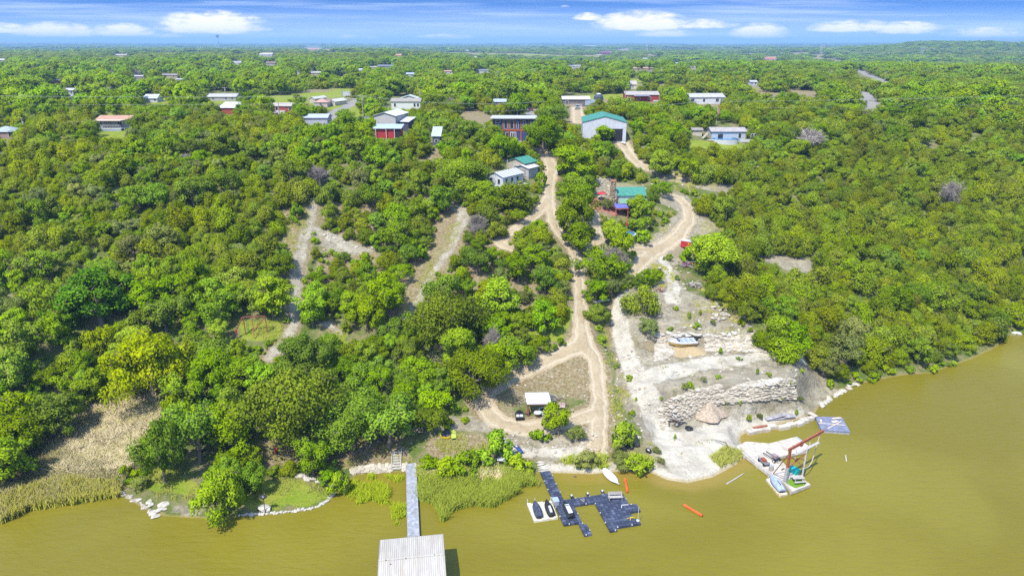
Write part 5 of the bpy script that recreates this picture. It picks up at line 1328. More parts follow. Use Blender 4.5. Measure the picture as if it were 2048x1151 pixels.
# things on the concrete dock
p = on_c(720, 905); m = MB(); m.prism([(local_ := on_c(*q)-p)[:2] for q in ((612, 905), (650, 862), (800, 868), (838, 900), (820, 930), (715, 962))], 0.004, 0.03)
o = m.build('turf_mat', TURF); o.location = p; tag(o, 'bright green turf mat under the picnic table on the concrete dock', 'mat')
picnic_table(on_c(740, 890, PZ+0.03), yaw(on_c(680, 890), on_c(810, 880)), 'weathered picnic table on the green turf mat', 1.7, WOODGREY)
p = on_c(700, 790); t = thing('storage_tub', 'turquoise plastic tub beside the crane mast', 'tub', p, yaw(on_c(660, 760), on_c(740, 810)))
m = MB(); m.box((0, 0, 0.36), (1.35, 0.8, 0.72), taper=1.08); m.build('tub', TEAL, t); m = MB(); m.box((0.3, 0, 0.76), (0.7, 0.86, 0.08)); m.build('lid', TEAL, t); m = MB(); m.bar((-0.6, -0.45, 0.3), (-0.5, -0.42, 1.1), 0.06); m.build('handle', WHITE, t)
p = on_c(370, 690); t = thing('cart', 'low grey cart with a rusty engine on the concrete dock', 'cart', p, yaw(on_c(330, 640), on_c(410, 720)))
m = MB(); m.box((0, 0, 0.38), (1.9, 0.85, 0.12)); m.build('bed', M('cart_grey', (0.17, 0.17, 0.19), 0.7), t); m = MB(); m.box((-0.1, 0, 0.6), (0.9, 0.6, 0.34), taper=0.8); m.build('engine', M('rust_orange', (0.26, 0.07, 0.03), 0.8), t)
for a in (-0.65, 0.65):
    for b in (-1, 1): m = MB(); m.tube([(a, b*0.40, 0.22), (a, b*0.52, 0.22)], 0.22, 12); m.build('wheel', BLACK, t)
m = MB(); m.bar((-0.95, 0, 0.4), (-1.7, 0, 0.75), 0.06); m.build('handle', GALV, t)
p = on_c(470, 650); t = thing('boat_trailer', 'small trailer with dark rails and pale wheels beside the low grey cart', 'trailer', p, yaw(on_c(400, 620), on_c(520, 690)))
m = MB(); m.bar((-1.6, -0.35, 0.45), (1.2, -0.35, 0.42), 0.10); m.bar((-1.6, 0.35, 0.45), (1.2, 0.35, 0.42), 0.10); m.bar((0.6, -0.5, 0.36), (0.6, 0.5, 0.36), 0.1); m.build('frame', BLACK, t)
for b in (-1, 1):
    w_ = MB(); w_.tube([(0.6, b*0.50, 0.27), (0.6, b*0.66, 0.27)], 0.27, 14); wo_ = w_.build('wheel', BLACK, t); h_ = MB(); h_.tube([(0.6, b*0.48, 0.27), (0.6, b*0.68, 0.27)], 0.15, 10); h_.build('rim', WHITE, wo_)
m = MB(); m.box((0.2, 0.1, 0.72), (0.8, 0.55, 0.45)); m.build('winch_box', M('mauve_grey', (0.28, 0.21, 0.22), 0.8), t)
p = on_c(450, 765); t = thing('barrel', 'weathered grey barrel near the edge of the concrete dock', 'barrel', p)
m = MB(); m.tube([(0, 0, 0), (0, 0, .25), (0, 0, .55), (0, 0, .85)], [.29, .33, .33, .30], 14); m.build('body', CONCD, t); m = MB(); m.cyl((0, 0, .85), .27, .04, 14); m.build('lid', GALV, t)
stick([on_c(565, 760, PZ+0.08), on_c(595, 745, PZ+0.08)], 0.09, 'timber_offcut', 'short brown timber on the dock deck beside the crane mast', 'timber', DARKWOOD)
# covered jet ski on its float
fa, fb, fc, fd = [on_c(*q, 0.30) for q in ((395, 862), (470, 838), (632, 1022), (545, 1048))]
t = thing('jet_ski_float', 'narrow tan float moored against the end of the concrete dock', 'float', (fa+fb+fc+fd)/4, yaw(fa, fd)); t.location.z = 0
m = MB(); m.prism([local(t, q)[:2] for q in (fa, fb, fc, fd)], -0.15, 0.30); m.build('berth', CREAM, t)
m = MB(); q = local(t, fa.lerp(fb, 0.2).lerp(fd, 0.04)); m.cyl((q.x, q.y, 0.3), 0.06, 0.5, 8); m.build('mooring_post', WHITE, t)
p = (fa+fb+fc+fd)/4; jet_ski((p.x, p.y, 0.28), yaw(fc, fb), 'jet ski under a pale blue and black cover on the narrow tan float', BLACK, SILVER, BLACK, True).scale = (1.08, 1.05, 1.1)
# swim platform
sp = [Wv(*c2(*q), 0.55) for q in ((935, 176), (1228, 184), (1318, 345), (1002, 322))]
t = thing('swim_platform', 'blue grey square swim platform with loose boards on top', 'platform', sp[3].to_tuple(), yaw(sp[3], sp[2])); t.location.z = 0
m = MB(); m.prism([local(t, q)[:2] for q in sp], 0.36, 0.55); m.build('deck', SLATE, t)
m = MB(); c_ = sum((local(t, q) for q in sp), Vector())/4
m.prism([(c_+(local(t, q)-c_)*0.985)[:2] for q in sp], -0.2, 0.36); m.build('hull', GALV, t)
for k, ((x0, y0), (x1, y1), w_) in enumerate((((970, 248), (1255, 272), .16), ((1070, 312), (1220, 232), .2), ((1120, 205), (1215, 195), .4), ((995, 208), (1000, 240), .28), ((1118, 242), (1180, 228), .5))):
    a, b = Wv(*c2(x0, y0), 0.58), Wv(*c2(x1, y1), 0.58); d = MB(); d.bar((0, 0, 0.01+0.045*(k % 3)), tuple((b-a))[:2]+(0.01+0.045*(k % 3),), w_, 0.04)
    o = d.build('loose_board', M('pale_board', (0.55, 0.47, 0.35), 0.8, var=0.15), None); o.location = a; tag(o, ['long thin board laid across the swim platform', 'diagonal board crossing the long board on the swim platform', 'wide pale board at the back of the swim platform', 'short board at the back left of the swim platform', 'stubby wide board in the middle of the swim platform'][k], 'board')
# broken concrete sea wall, gangplank, metal sheets
def strip(px, z0, z1, w, name, label, mat, cat, broken=False, seed=3):
    pts = [Wv(x, y, 0.5) for x, y in px]; t = thing(name, label, cat, pts[0], 0); t.location.z = 0
    rr = random.Random(seed); m = MB()
    for a, b in zip(pts[:-1], pts[1:]):
        L = (b-a).length; n = max(1, int(L/1.1))
        for k in range(n):
            c = a.lerp(b, (k+0.5)/n)-pts[0]; c.z = (z0+z1)/2
            off = Vector((-(b-a).y, (b-a).x, 0)).normalized()*(rr.uniform(-0.35, 0.25) if broken else 0)
            m.box(c+off+Vector((0, 0, rr.uniform(-.06, .06) if broken else 0)), (L/n*(1.02 if not broken else rr.uniform(0.85, 1.05)), w*(rr.uniform(0.7, 1.3) if broken else 1), z1-z0), rz=yaw(a, b)+(rr.uniform(-.12, .12) if broken else 0))
    m.build('blocks', mat, t); return t
strip([c2(180, 335), c2(300, 308), c2(420, 288), c2(520, 280), c2(640, 262), c2(780, 222), c2(930, 186)], -0.4, 0.55, 0.9, 'seawall', 'low broken concrete edge along the little inlet', CONC, 'wall', True)
m = MB(); a, b = on_c(865, 132, 0.75), on_c(950, 178, 0.66); m.bar((0, 0, 0), b-a, 0.8, 0.08); o = m.build('gangplank', CONC); o.location = a; tag(o, 'short pale plank bridging the shore and the swim platform', 'plank')
m = MB(); a, b = on_c(255, 300, 0.66), on_c(405, 275, 0.66); m.bar((0, 0, 0), b-a, 0.35, 0.16); o = m.build('beam', REDSTEEL); o.location = a; tag(o, 'rusty steel beam lying on the broken inlet edge', 'beam')
for (x0, y0, x1, y1, w_, lab) in ((380, 205, 590, 150, 1.4, 'large grey metal sheet lying flat on the shore'), (575, 172, 690, 160, 1.7, 'bluish metal sheet at the right end of the big sheet'), (420, 215, 690, 190, 0.7, 'thin metal strip in front of the grey sheets')):
    q = Gv(*c2(x0, y0)); e = Gv(*c2(x1, y1)); m = MB(); d = e-q; m.bar((0, 0, 0.12), (d.x, d.y, d.z+0.14), w_, 0.03); o = m.build('metal_sheet', M('sheet_'+str(x0), (0.33+0.02*w_, 0.34, 0.36), 0.6, 0.2, var=0.2, scale=1.5, dirt=(0.30, 0.27, 0.22)), None); o.location = q; tag(o, lab, 'metal sheet')
# ------------------------------------------------------------------ stone walls, steps and rocks
def stone_wall(base_px, top_px, label, mat, seed, name='retaining_wall', L0=0.62, th=0.16):
    """a dry stack of flat irregular stones laid in courses up the bank"""
    rr = random.Random(seed); m = MB(); vals = []
    def at(line, u):
        L = [math.hypot(b[0]-a[0], b[1]-a[1]) for a, b in zip(line[:-1], line[1:])]; q = u*sum(L); k = 0
        while k < len(L)-1 and q > L[k]: q -= L[k]; k += 1
        f = min(1, q/L[k]); return (line[k][0]*(1-f)+line[k+1][0]*f, line[k][1]*(1-f)+line[k+1][1]*f)
    a0, a1 = Gv(*at(base_px, 0)), Gv(*at(base_px, 1)); T = sum((Gv(*base_px[i+1])-Gv(*base_px[i])).length for i in range(len(base_px)-1))
    hgt = max((Gv(*at(top_px, u))-Gv(*at(base_px, u))).length for u in (.2, .5, .8))
    rows = max(3, int(hgt/(th*1.25))); P = []
    for r in range(rows):
        u = rr.uniform(-.02, .02)
        while u < 1:
            L = L0*rr.uniform(.5, 1.7); u += L/T*.95
            uu = min(1, max(0, u-L/T*.5)); b, t_ = at(base_px, uu), at(top_px, uu); f = (r+.4)/rows+rr.uniform(-.25, .25)/rows
            P.append((b[0]*(1-f)+t_[0]*f, b[1]*(1-f)+t_[1]*f, L, uu))
    W3 = G([q[0] for q in P], [q[1] for q in P]); o = a0
    t = thing(name, label, 'wall', o)
    for (x, y, L, uu), w in zip(P, W3):
        e0, e1 = W(*at(base_px, max(0, uu-.05)), 2.0), W(*at(base_px, min(1, uu+.05)), 2.0)
        c = Vector(w)-o+Vector((rr.uniform(-.06, .06), rr.uniform(-.12, .16), rr.uniform(-.02, .10)))
        m.slab(c, (L*1.12, .8*rr.uniform(.8, 1.3), th*rr.uniform(.7, 1.8)), math.atan2(e1[1]-e0[1], e1[0]-e0[0])+rr.uniform(-.16, .16), rr); vals.append(rr.random()**.8)
    ob = m.build('stones', mat, t); set_lv(ob.data, 6, vals)
    return t
STACK = vcol_mat('stacked_stone', (0.36, 0.315, 0.24), (0.58, 0.53, 0.43), 0.9, 0.1)
stone_wall([(1452, 806), (1490, 801), (1540, 798), (1590, 796)], [(1440, 788), (1470, 772), (1500, 764), (1540, 758), (1582, 757)], 'long dry stacked stone wall on the right of the quarry floor', STACK, 11)
stone_wall([(1334, 850), (1362, 838), (1392, 824), (1420, 812), (1445, 806)], [(1326, 806), (1350, 792), (1385, 780), (1412, 776), (1440, 768)], 'curved dry stacked stone wall behind the sand pile', STACK, 12)
stone_wall([(1310, 722), (1328, 718), (1342, 708)], [(1312, 680), (1326, 672), (1345, 668)], 'short rough stone bank left of the speedboat', STACK, 13)
stone_wall([(1412, 702), (1460, 700), (1510, 703), (1545, 702)], [(1410, 672), (1450, 668), (1505, 670), (1545, 676)], 'low stacked stone ledge right of the speedboat', STACK, 14)
stone_wall([(700, 946), (740, 944), (782, 942)], [(702, 934), (740, 931), (782, 928)], 'neat low stone wall left of the wooden steps', STACK, 15, L0=.5)
stone_wall([(803, 941), (815, 940)], [(803, 927), (815, 926)], 'short stone wall between the wooden steps and the walkway', STACK, 16, L0=.45)
stone_wall([(1338, 862), (1330, 842), (1326, 818)], [(1326, 860), (1320, 840), (1318, 816)], 'crumbling stone edge beside the brush pile', STACK, 17)
def rocks(pxs, rng_size, label, group, seed, mat=STONEW, name='rock', flat=0.5, protos=5):
    rr = random.Random(seed); P = []
    for k in range(protos):
        m = MB(); m.rock((0, 0, 0), (1, 0.75, flat), seed*31+k); P.append(m.mesh(name, mat))
    for (x, y) in pxs:
        p = Gv(x, y); s = rr.uniform(*rng_size)
        o = bpy.data.objects.new(name, rr.choice(P)); C.objects.link(o); o.location = (p.x, p.y, p.z+0.12*s); o.rotation_euler = (rr.uniform(-.12, .12), rr.uniform(-.12, .12), rr.uniform(0, 6.28)); o.scale = (s, s*rr.uniform(0.7, 1.1), s*rr.uniform(0.7, 1.1))
        tag(o, label, 'rock', group)
def rubble(pxs, rng_size, name, label, seed, mat=STONEW):
    rr = random.Random(seed); P = G([q[0] for q in pxs], [q[1] for q in pxs]); m = MB(); o0 = Vector(P[0])
    for q in P:
        s = rr.uniform(*rng_size)*rr.uniform(.5, 1.2); m.rock(Vector(q)-o0+Vector((0, 0, .06*s)), (s, s*.75, s*.45), rr.randrange(1 << 20))
    o = m.build(name, mat); o.location = o0; return tag(o, label, 'rubble', kind='stuff')
def along(pts, n, j, seed):
    rr = random.Random(seed); L = [math.hypot(b[0]-a[0], b[1]-a[1]) for a, b in zip(pts[:-1], pts[1:])]; T = sum(L); out = []
    for i in range(n):
        q = (i+0.5)/n*T; k = 0
        while k < len(L)-1 and q > L[k]: q -= L[k]; k += 1
        u = q/L[k]; out.append((pts[k][0]*(1-u)+pts[k+1][0]*u+rr.uniform(-j, j), pts[k][1]*(1-u)+pts[k+1][1]*u+rr.uniform(-j, j)*0.6))
    return out
rocks(along([(478, 1030), (530, 1027), (585, 1022), (625, 1016), (655, 1002), (668, 985)], 60, 2, 1), (0.22, 0.5), 'pale stone in the edging between the lawn point and the water', 'stones edging the lawn point', 1)
rocks(along([(560, 942), (590, 948), (610, 955), (640, 962)], 18, 4, 2), (0.35, 0.8), 'white stone in the row at the back of the lawn point', 'stones behind the lawn', 2)
rocks(along([(240, 982), (262, 997), (285, 1008), (300, 1024)], 22, 4, 3), (0.25, 0.6), 'small tan shore stone between the reeds and the big slabs', 'small stones by the reeds', 3, STONE)
rocks([(277, 1000), (302, 1010), (318, 1020), (325, 1010), (306, 1026), (298, 1003), (330, 1018), (312, 1032)], (0.6, 1.25), 'broad flat white slab at the tip of the left shore', 'flat slabs on the left shore', 4, STONEW, 'stone_slab', 0.25)
rocks([(529, 1018)], (1.1, 1.1), 'single large white boulder at the foot of the round black sign', None, 5, STONEW, 'boulder', 0.7)
rocks(along([(1640, 812), (1660, 797), (1690, 778), (1712, 768)], 26, 5, 6), (0.3, 0.8), 'pale shore rock beyond the swim platform', 'rocks on the right shore', 6, STONEW)
rr = random.Random(8)
rocks([(rr.uniform(1425, 1480), rr.uniform(606, 640)) for _ in range(34)], (0.3, 0.9), 'tumbled yellowish rock around the tyre on the upper quarry', 'rocks round the tyre', 7, STONE)
rocks(along([(1310, 672), (1335, 668), (1352, 672), (1385, 668), (1420, 672), (1470, 668)], 22, 4, 9), (0.6, 1.5), 'flat pale slab set in the ledge behind the speedboat', 'slabs behind the speedboat', 9, STONEW, 'stone_slab', 0.3)
rocks(along([(1456, 800), (1475, 785), (1492, 772), (1530, 766), (1575, 760)], 24, 3, 10), (0.4, 0.9), 'cream capstone along the top of the long stacked wall', 'capstones of the long wall', 10, STONEW, 'capstone', 0.35)
rubble([(rr.uniform(1186, 1226), rr.uniform(342, 402)) for _ in range(170)], (0.25, 0.6), 'slope_rubble', 'loose stones tumbled down the slope beside the chimney', 11, STONE)
rubble([(rr.uniform(1235, 1600), rr.uniform(605, 760)) for _ in range(260)]+[(rr.gauss(1340, 25), rr.gauss(560, 30)) for _ in range(60)], (0.12, 0.5), 'quarry_rubble', 'loose stones scattered on the bare quarry benches', 12, STONEW)
rubble([(rr.uniform(1000, 1200), rr.uniform(862, 905)) for _ in range(110)]+[(rr.uniform(1210, 1300), rr.uniform(700, 880)) for _ in range(110)], (0.12, 0.5), 'bank_rubble', 'loose stones on the bank below and right of the dirt loop', 13, STONE)
rubble([(rr.uniform(1000, 1180), rr.uniform(735, 800)) for _ in range(70)]+[(rr.uniform(700, 1000), rr.uniform(840, 900)) for _ in range(70)], (0.08, 0.3), 'pale_rubble', 'small pale stones on the dry grass banks', 14, STONEW)
rubble([(rr.gauss(1300, 60), rr.gauss(440, 40)) for _ in range(90)]+[(rr.uniform(1280, 1460), rr.uniform(335, 385)) for _ in range(80)]+[(rr.uniform(640, 745), rr.uniform(460, 508)) for _ in range(60)], (0.12, 0.5), 'hillside_rubble', 'pale stones strewn over the hillside cuts', 15, STONEW)
def steps(px0, px1, n, w, label, mat, name, cat, rough=True, seed=4):
    a, b = Gv(*px0), Gv(*px1); t = thing(name, label, cat, a); rr = random.Random(seed)
    d = b-a; rz_ = yaw(a, b)
    for i in range(n):
        p = d*((i+0.5)/n)
        m = MB()
        if rough: m.rock(p+Vector((0, 0, 0.08)), (d.length/n*0.62, w/2*rr.uniform(0.9, 1.1), 0.16), seed*50+i, rz_)
        else: m.box(p+Vector((0, 0, 0.1)), (d.length/n*0.8, w, 0.12), rz=rz_)
        m.build('tread', mat, t)
    if not rough:
        nn = Vector((-d.y, d.x, 0)).normalized()*(w/2+0.06)
        for s in (-1, 1):
            m = MB(); m.bar(nn*s+Vector((0, 0, 0.15)), d+nn*s+Vector((0, 0, 0.3)), 0.1, 0.3); m.build('stringer', mat, t)
    return t
steps((792, 940), (794, 902), 7, 1.25, 'grey wooden steps down through the low stone wall', WOODGREY, 'wooden_steps', 'steps', False)
steps((1088, 944), (1083, 922), 5, 1.7, 'flat stone stairs leading down to the dark dock', STONEW, 'stone_steps', 'steps', True, 5)
steps((1026, 906), (1012, 876), 6, 2.0, 'rough stone stairs climbing beside the leafy bush', STONEW, 'stone_steps', 'steps', True, 6)
# sand pile and patches, tyres, brush, scrap
def heap(px, wpx, hpx, name, label, cat, mat, seed=1):
    p = Gv(*px); k = mpp(p); r_ = wpx*k/2; h = hpx*k*.8; t = thing(name, label, cat, p); m = MB(); n = 28
    vs = [(0, 0, h)]; rings = [(0.12, .93), (0.28, .74), (.5, .47), (.75, .2), (1.0, -.02), (1.15, -.3)]
    for rr_, zz_ in rings:
        for j in range(n):
            a = 6.2832*j/n; q = 1+0.13*math.sin(3*a+seed)+0.09*math.sin(5*a+2)+random.uniform(-.05, .05)
            vs.append((math.cos(a)*r_*rr_*q, math.sin(a)*r_*rr_*q*0.9, h*zz_+random.uniform(-.03, .03)*h))
    fs = [(0, 1+j, 1+(j+1) % n) for j in range(n)]
    for i in range(len(rings)-1):
        for j in range(n): a = 1+i*n+j; b = 1+i*n+(j+1) % n; fs.append((a, a+n, b+n, b))
    m.add(vs, fs); m.smooth = True; m.build('mound', mat, t); return t
heap((1418, 822), 62, 24, 'sand_pile', 'cone of tan sand in front of the curved stone wall', 'sand pile', SAND)
def patch(poly, name, label, mat, off=0.10):
    pts = [Gv(*q) for q in poly]; c = sum(pts, Vector())/len(pts); t = MB(); n = 14
    P2 = np.array([[p.x, p.y] for p in pts]); vs = []; fs = []
    lo, hi = P2.min(0), P2.max(0); gx, gy = np.meshgrid(np.linspace(lo[0], hi[0], 22), np.linspace(lo[1], hi[1], 16)); z_ = H(gx, gy)
    d = dist_line(np.concatenate([P2, P2[:1]]), gx, gy); d = np.where(inside(P2, gx, gy), d, -d); zz_ = z_+np.clip(d*0.35, -0.4, off)
    vs = [(float(gx[i, j]-c.x), float(gy[i, j]-c.y), float(zz_[i, j]-c.z)) for i in range(16) for j in range(22)]
    fs = [(i*22+j, i*22+j+1, i*22+j+23, i*22+j+22) for i in range(15) for j in range(21)]
    t.add(vs, fs); t.smooth = True; o = t.build(name, mat); o.location = c; return tag(o, label, 'sand')
patch([(1340, 692), (1375, 686), (1415, 697), (1412, 708), (1350, 712)], 'sand_patch', 'ochre sand patch beneath the speedboat', SANDY, 0.25)
patch([(1452, 700), (1465, 690), (1490, 694), (1480, 704)], 'sand_patch', 'small ochre sand patch right of the speedboat ledge', SANDY, 0.2)
def tyre(px, r_, label, tilt=0.2):
    p = Gv(*px); t = thing('tyre', label, 'tyre', (p.x, p.y, p.z+0.2)); t.rotation_euler = (tilt, 0.1, 0.4)
    m = MB(); n = 22; k = 9; vs = []; fs = []
    for i in range(n):
        a = 6.2832*i/n
        for j in range(k):
            b = 6.2832*j/k; rr_ = r_+math.cos(b)*r_*0.36; vs.append((math.cos(a)*rr_, math.sin(a)*rr_, math.sin(b)*r_*0.36))
    for i in range(n):
        for j in range(k): a = i*k+j; b = i*k+(j+1) % k; c = ((i+1) % n)*k; fs.append((a, c+j, c+(j+1) % k, b))
    m.add(vs, fs); m.smooth = True; m.build('tread', BLACK, t); return t
tyre((1449, 622), 0.42, 'black tyre lying on the tumbled rocks of the upper quarry'); tyre((1378, 858), 0.5, 'worn black tyre on the flat ground left of the sand pile', 0.05)
def brush(px, n, L, r_, label, mats, name='brush_pile', cat='brush pile', seed=1, h=0.9):
    p = Gv(*px); t = thing(name, label, cat, p); rr = random.Random(seed)
    for mt in mats:
        m = MB()
        for _ in range(n//len(mats)):
            a = rr.uniform(0, 6.28); c = Vector((rr.gauss(0, r_*0.5), rr.gauss(0, r_*0.5), abs(rr.gauss(0.2, h*0.4)))); d = Vector((math.cos(a), math.sin(a), rr.uniform(-.3, .3)))*L*rr.uniform(.4, 1)
            if rr.random() < 0.5: m.tube([c-d/2, c+Vector((0, 0, .08)), c+d/2], [0.07, 0.06, 0.03], 5)
            else: m.bar(c-d/2, c+d/2, 0.2*rr.uniform(.6, 1.4), 0.05)
        m.build('sticks' if mt in (WOOD, WOODGREY, DARKWOOD) else 'scrap', mt, t)
    return t
brush((1352, 838), 90, 1.6, 1.8, 'grey heap of sticks and boards at the end of the curved wall', [WOODGREY, WOOD, DARKWOOD], seed=2)
brush((1391, 574), 70, 2.2, 1.4, 'stack of old timber at the edge of the right wood', [WOODGREY, WOOD, DARKWOOD], 'timber_stack', 'timber', 3, 1.0)
brush((1372, 530), 60, 1.4, 2.0, 'scattered blue and red junk under the wide bright tree', [SILVER, WOODGREY, BLUEP, REDP], 'junk_pile', 'junk', 4, 0.6)
brush((1466, 602), 40, 0.8, 0.7, 'rust orange brush heap on the upper quarry edge', [M('orange_rust', (0.42, 0.13, 0.03), 0.9)], seed=5)
brush((1102, 800), 50, 1.0, 1.1, 'dark firewood stack behind the picnic shelter', [DARKWOOD, WOOD], 'firewood_pile', 'firewood', 6, 0.5)
brush((1100, 858+0), 4, 0.5, 0.5, 'few dark sticks on the loop road edge', [DARKWOOD], seed=7, h=.1)
brush((1320, 582), 16, 1.2, 1.2, 'rusty branches on the bank above the white hull', [M('red_brown', (0.20, 0.07, 0.04), 0.9)], seed=8)
brush((1628, 706), 60, 0.9, 1.2, 'reddish brown brush at the right end of the quarry bench', [M('reddish_twigs', (0.26, 0.12, 0.08), 0.9)], seed=12, h=0.8)
for i, (x, y, lab) in enumerate(((1254, 893, 'black refuse bag at the left of the bag heap'), (1264, 889, 'black refuse bag on top of the bag heap'), (1273, 893, 'black refuse bag at the right of the bag heap'), (1240, 903, 'lone black bag left of the heap by the shore'), (1296, 904, 'lone black bag right of the heap by the shore'), (1262, 897, 'front black refuse bag of the heap'))):
    p = Gv(x, y); m = MB(); m.rock((0, 0, 0.32 if i != 1 else 0.55), (0.55, 0.48, 0.42), 70+i); o = m.build('refuse_bag', M('black_bag', (0.025, 0.025, 0.032), 0.35, spec=0.6), None); o.location = p; tag(o, lab, 'bag')
stick([Gv(1462, 905)+Vector((0, 0, .2)), Gv(1450, 892)+Vector((0, 0, .7)), Gv(1428, 884)+Vector((0, 0, .5))], 0.09, 'steel_pipe', 'bent dark pipe in the green patch beside the concrete dock', 'pipe', DARKWOOD)
tyre((1456, 903), 0.34, 'small dark hoop in the green patch beside the concrete dock', 0.5)
# blue sled, lime float
p = Gv(1037, 900); t = thing('sled', 'dark blue plastic sled leaning by the rough stone stairs', 'sled', p, yaw(Gv(1030, 886), Gv(1040, 903))); m = MB(); m.box((0, 0, 0.25), (2.0, 0.55, 0.12)); m.build('body', BLUEP, t)
for s in (-1, 1): m = MB(); m.bar((-1, s*0.27, 0.36), (1, s*0.27, 0.36), 0.07); m.build('rail', NAVY, t)
p = Gv(892, 870); t = thing('float_tube', 'dark round tube in a yellow rim lying on the bank', 'inflatable', p); m = MB(); m.cyl((0, 0, 0), 0.95, 0.16, 20); m.build('rim', YELLOW, t); m = MB(); m.cyl((0, 0.1, 0.15), 0.8, 0.14, 20); m.build('tube', NAVY, t)
p = Gv(905, 870); m = MB()
q = [(-0.5, 1.2, 0.35), (0.35, 1.25, 0.3), (0.7, -1.0, 0.22), (-0.05, -1.15, 0.22)]; m.add(q+[(a, b, c-0.09) for a, b, c in q], [(0, 1, 2, 3)[::-1], (4, 5, 6, 7), (0, 1, 5, 4), (1, 2, 6, 5), (2, 3, 7, 6), (3, 0, 4, 7)]); o = m.build('foam_mat', LIME); o.location = p; tag(o, 'pale lime foam mat beside the dark round tube', 'mat')
p = Gv(764, 853); m = MB(); m.rock((0, 0, 0.2), (0.45, 0.3, 0.28), 99); o = m.build('bucket', YELLOW); o.location = p; tag(o, 'small yellow thing lying on the dry bank under the oaks', 'toy')
brush((808, 856), 14, 0.8, 0.7, 'small rusty scrap heap on the dry bank', [M('rust_scrap', (0.30, 0.11, 0.05), 0.9), WOOD], 'scrap_heap', 'scrap', 9, 0.3)
def chair(px, label, mat, rz=0.0):
    p = Gv(*px); t = thing('camp_chair', label, 'chair', p, rz); m = MB(); m.box((0, 0, 0.42), (0.6, 0.55, 0.08)); m.build('seat', mat, t); m = MB(); m.box((0, 0.30, 0.75), (0.6, 0.07, 0.65)); m.build('backrest', mat, t)
    for a in (-1, 1):
        for b in (-1, 1): m = MB(); m.bar((a*0.25, b*0.22, 0), (a*0.25, b*0.22, 0.42), 0.05); m.build('leg', DARKWOOD, t)
    return t
chair((507, 903), 'dark blue camp chair in the shade of the lakeside trees', NAVY, 0.4); chair((551, 908), 'rust red camp chair on the shaded brown bank', M('rust_red_cloth', (0.25, 0.06, 0.03), 0.8), -0.3)
# round black sign with a white letter
p = Gv(531, 1026); t = thing('round_sign', 'oval black sign with a white letter on a thin pole at the lawn edge', 'sign', p, R(4))
m = MB(); m.cyl((0, 0, 0), 0.05, 2.55, 8); m.build('pole', BLACK, t)
m = MB(); n = 28; tilt = Matrix.Rotation(R(62), 3, 'X'); vs = []
for dz in (0.0, 0.05):
    vs += [tilt @ Vector((math.cos(6.2832*k/n)*0.55, math.sin(6.2832*k/n)*0.34, dz))+Vector((0, -0.02, 2.72)) for k in range(n)]
m.add(vs, [tuple(range(n))[::-1], tuple(range(n, 2*n))]+[(k, (k+1) % n, (k+1) % n+n, k+n) for k in range(n)]); pan = m.build('panel', BLACK, t)
cu = bpy.data.curves.new('letter', 'FONT'); cu.body = 'G'; cu.size = 0.34; cu.align_x = 'CENTER'; cu.align_y = 'CENTER'; cu.extrude = 0.008
tmp = bpy.data.objects.new('letter_tmp', cu); C.objects.link(tmp); dg = bpy.context.evaluated_depsgraph_get(); lm = bpy.data.meshes.new_from_object(tmp.evaluated_get(dg)); bpy.data.objects.remove(tmp)
lm.materials.clear(); lm.materials.append(WHITE); o = bpy.data.objects.new('letter', lm); C.objects.link(o); o.parent = pan; o.location = (0, -0.02, 2.72); o.rotation_euler = (R(62), 0, 0); o.location = tuple(Vector((0, -0.02, 2.72))+tilt @ Vector((0, 0, 0.062)))
stick([Gv(273, 987), Gv(273, 987)+Vector((0, 0, 1.1))], 0.07, 'post', 'short dark post on the shore by the dry reeds', 'post', DARKWOOD)
# swing frame on the left
def bars(m, L_, w): 
    for a, b in L_: m.bar(a, b, w)
    return m
p = Gv(505, 672); k = mpp(p); t = thing('swing_frame', 'rust red steel swing frame in the clearing beside the pale trail', 'swing frame', p, R(8)); w = 56*k/2; hh = 36*k/0.9
FR = M('frame_rust', (0.25, 0.075, 0.05), 0.8, var=0.25)
m = bars(MB(), [((-w*0.55, 0.5, hh), (w, 0.5, hh))], 0.16); m.build('top_beam', FR, t)
for a, b in (((-w, -0.6, hh*0.42), (-w*0.55, 0.5, hh)), ((w*0.18, -0.8, 0), (w*0.1, 0.5, hh)), ((w*0.2, -0.6, hh*0.35), (w*0.98, 0.5, hh*0.95)), ((w, 0.5, 0), (w, 0.5, hh*1.02)), ((-w*0.5, 0.5, 0), (-w*0.5, 0.5, hh)), ((-w, -0.6, 0), (-w, -0.6, hh*0.42))):
    m = bars(MB(), [(a, b)], 0.14); m.build('leg', FR, t)
for x in (-0.35, -0.25): m = bars(MB(), [((w*x, 0.5, hh*.3), (w*x, 0.5, hh))], 0.05); m.build('chain', M('green_chain', (0.03, 0.16, 0.10), 0.7), t)
m = MB(); m.box((-w*0.3, 0.5, hh*0.3), (w*0.16, 0.3, 0.06)); m.build('swing_seat', M('green_seat', (0.03, 0.16, 0.10), 0.7), t)
m = MB(); m.box((-w, -0.6, hh*0.40), (0.3, 0.3, 0.5)); m.build('punch_bag', REDP, t)
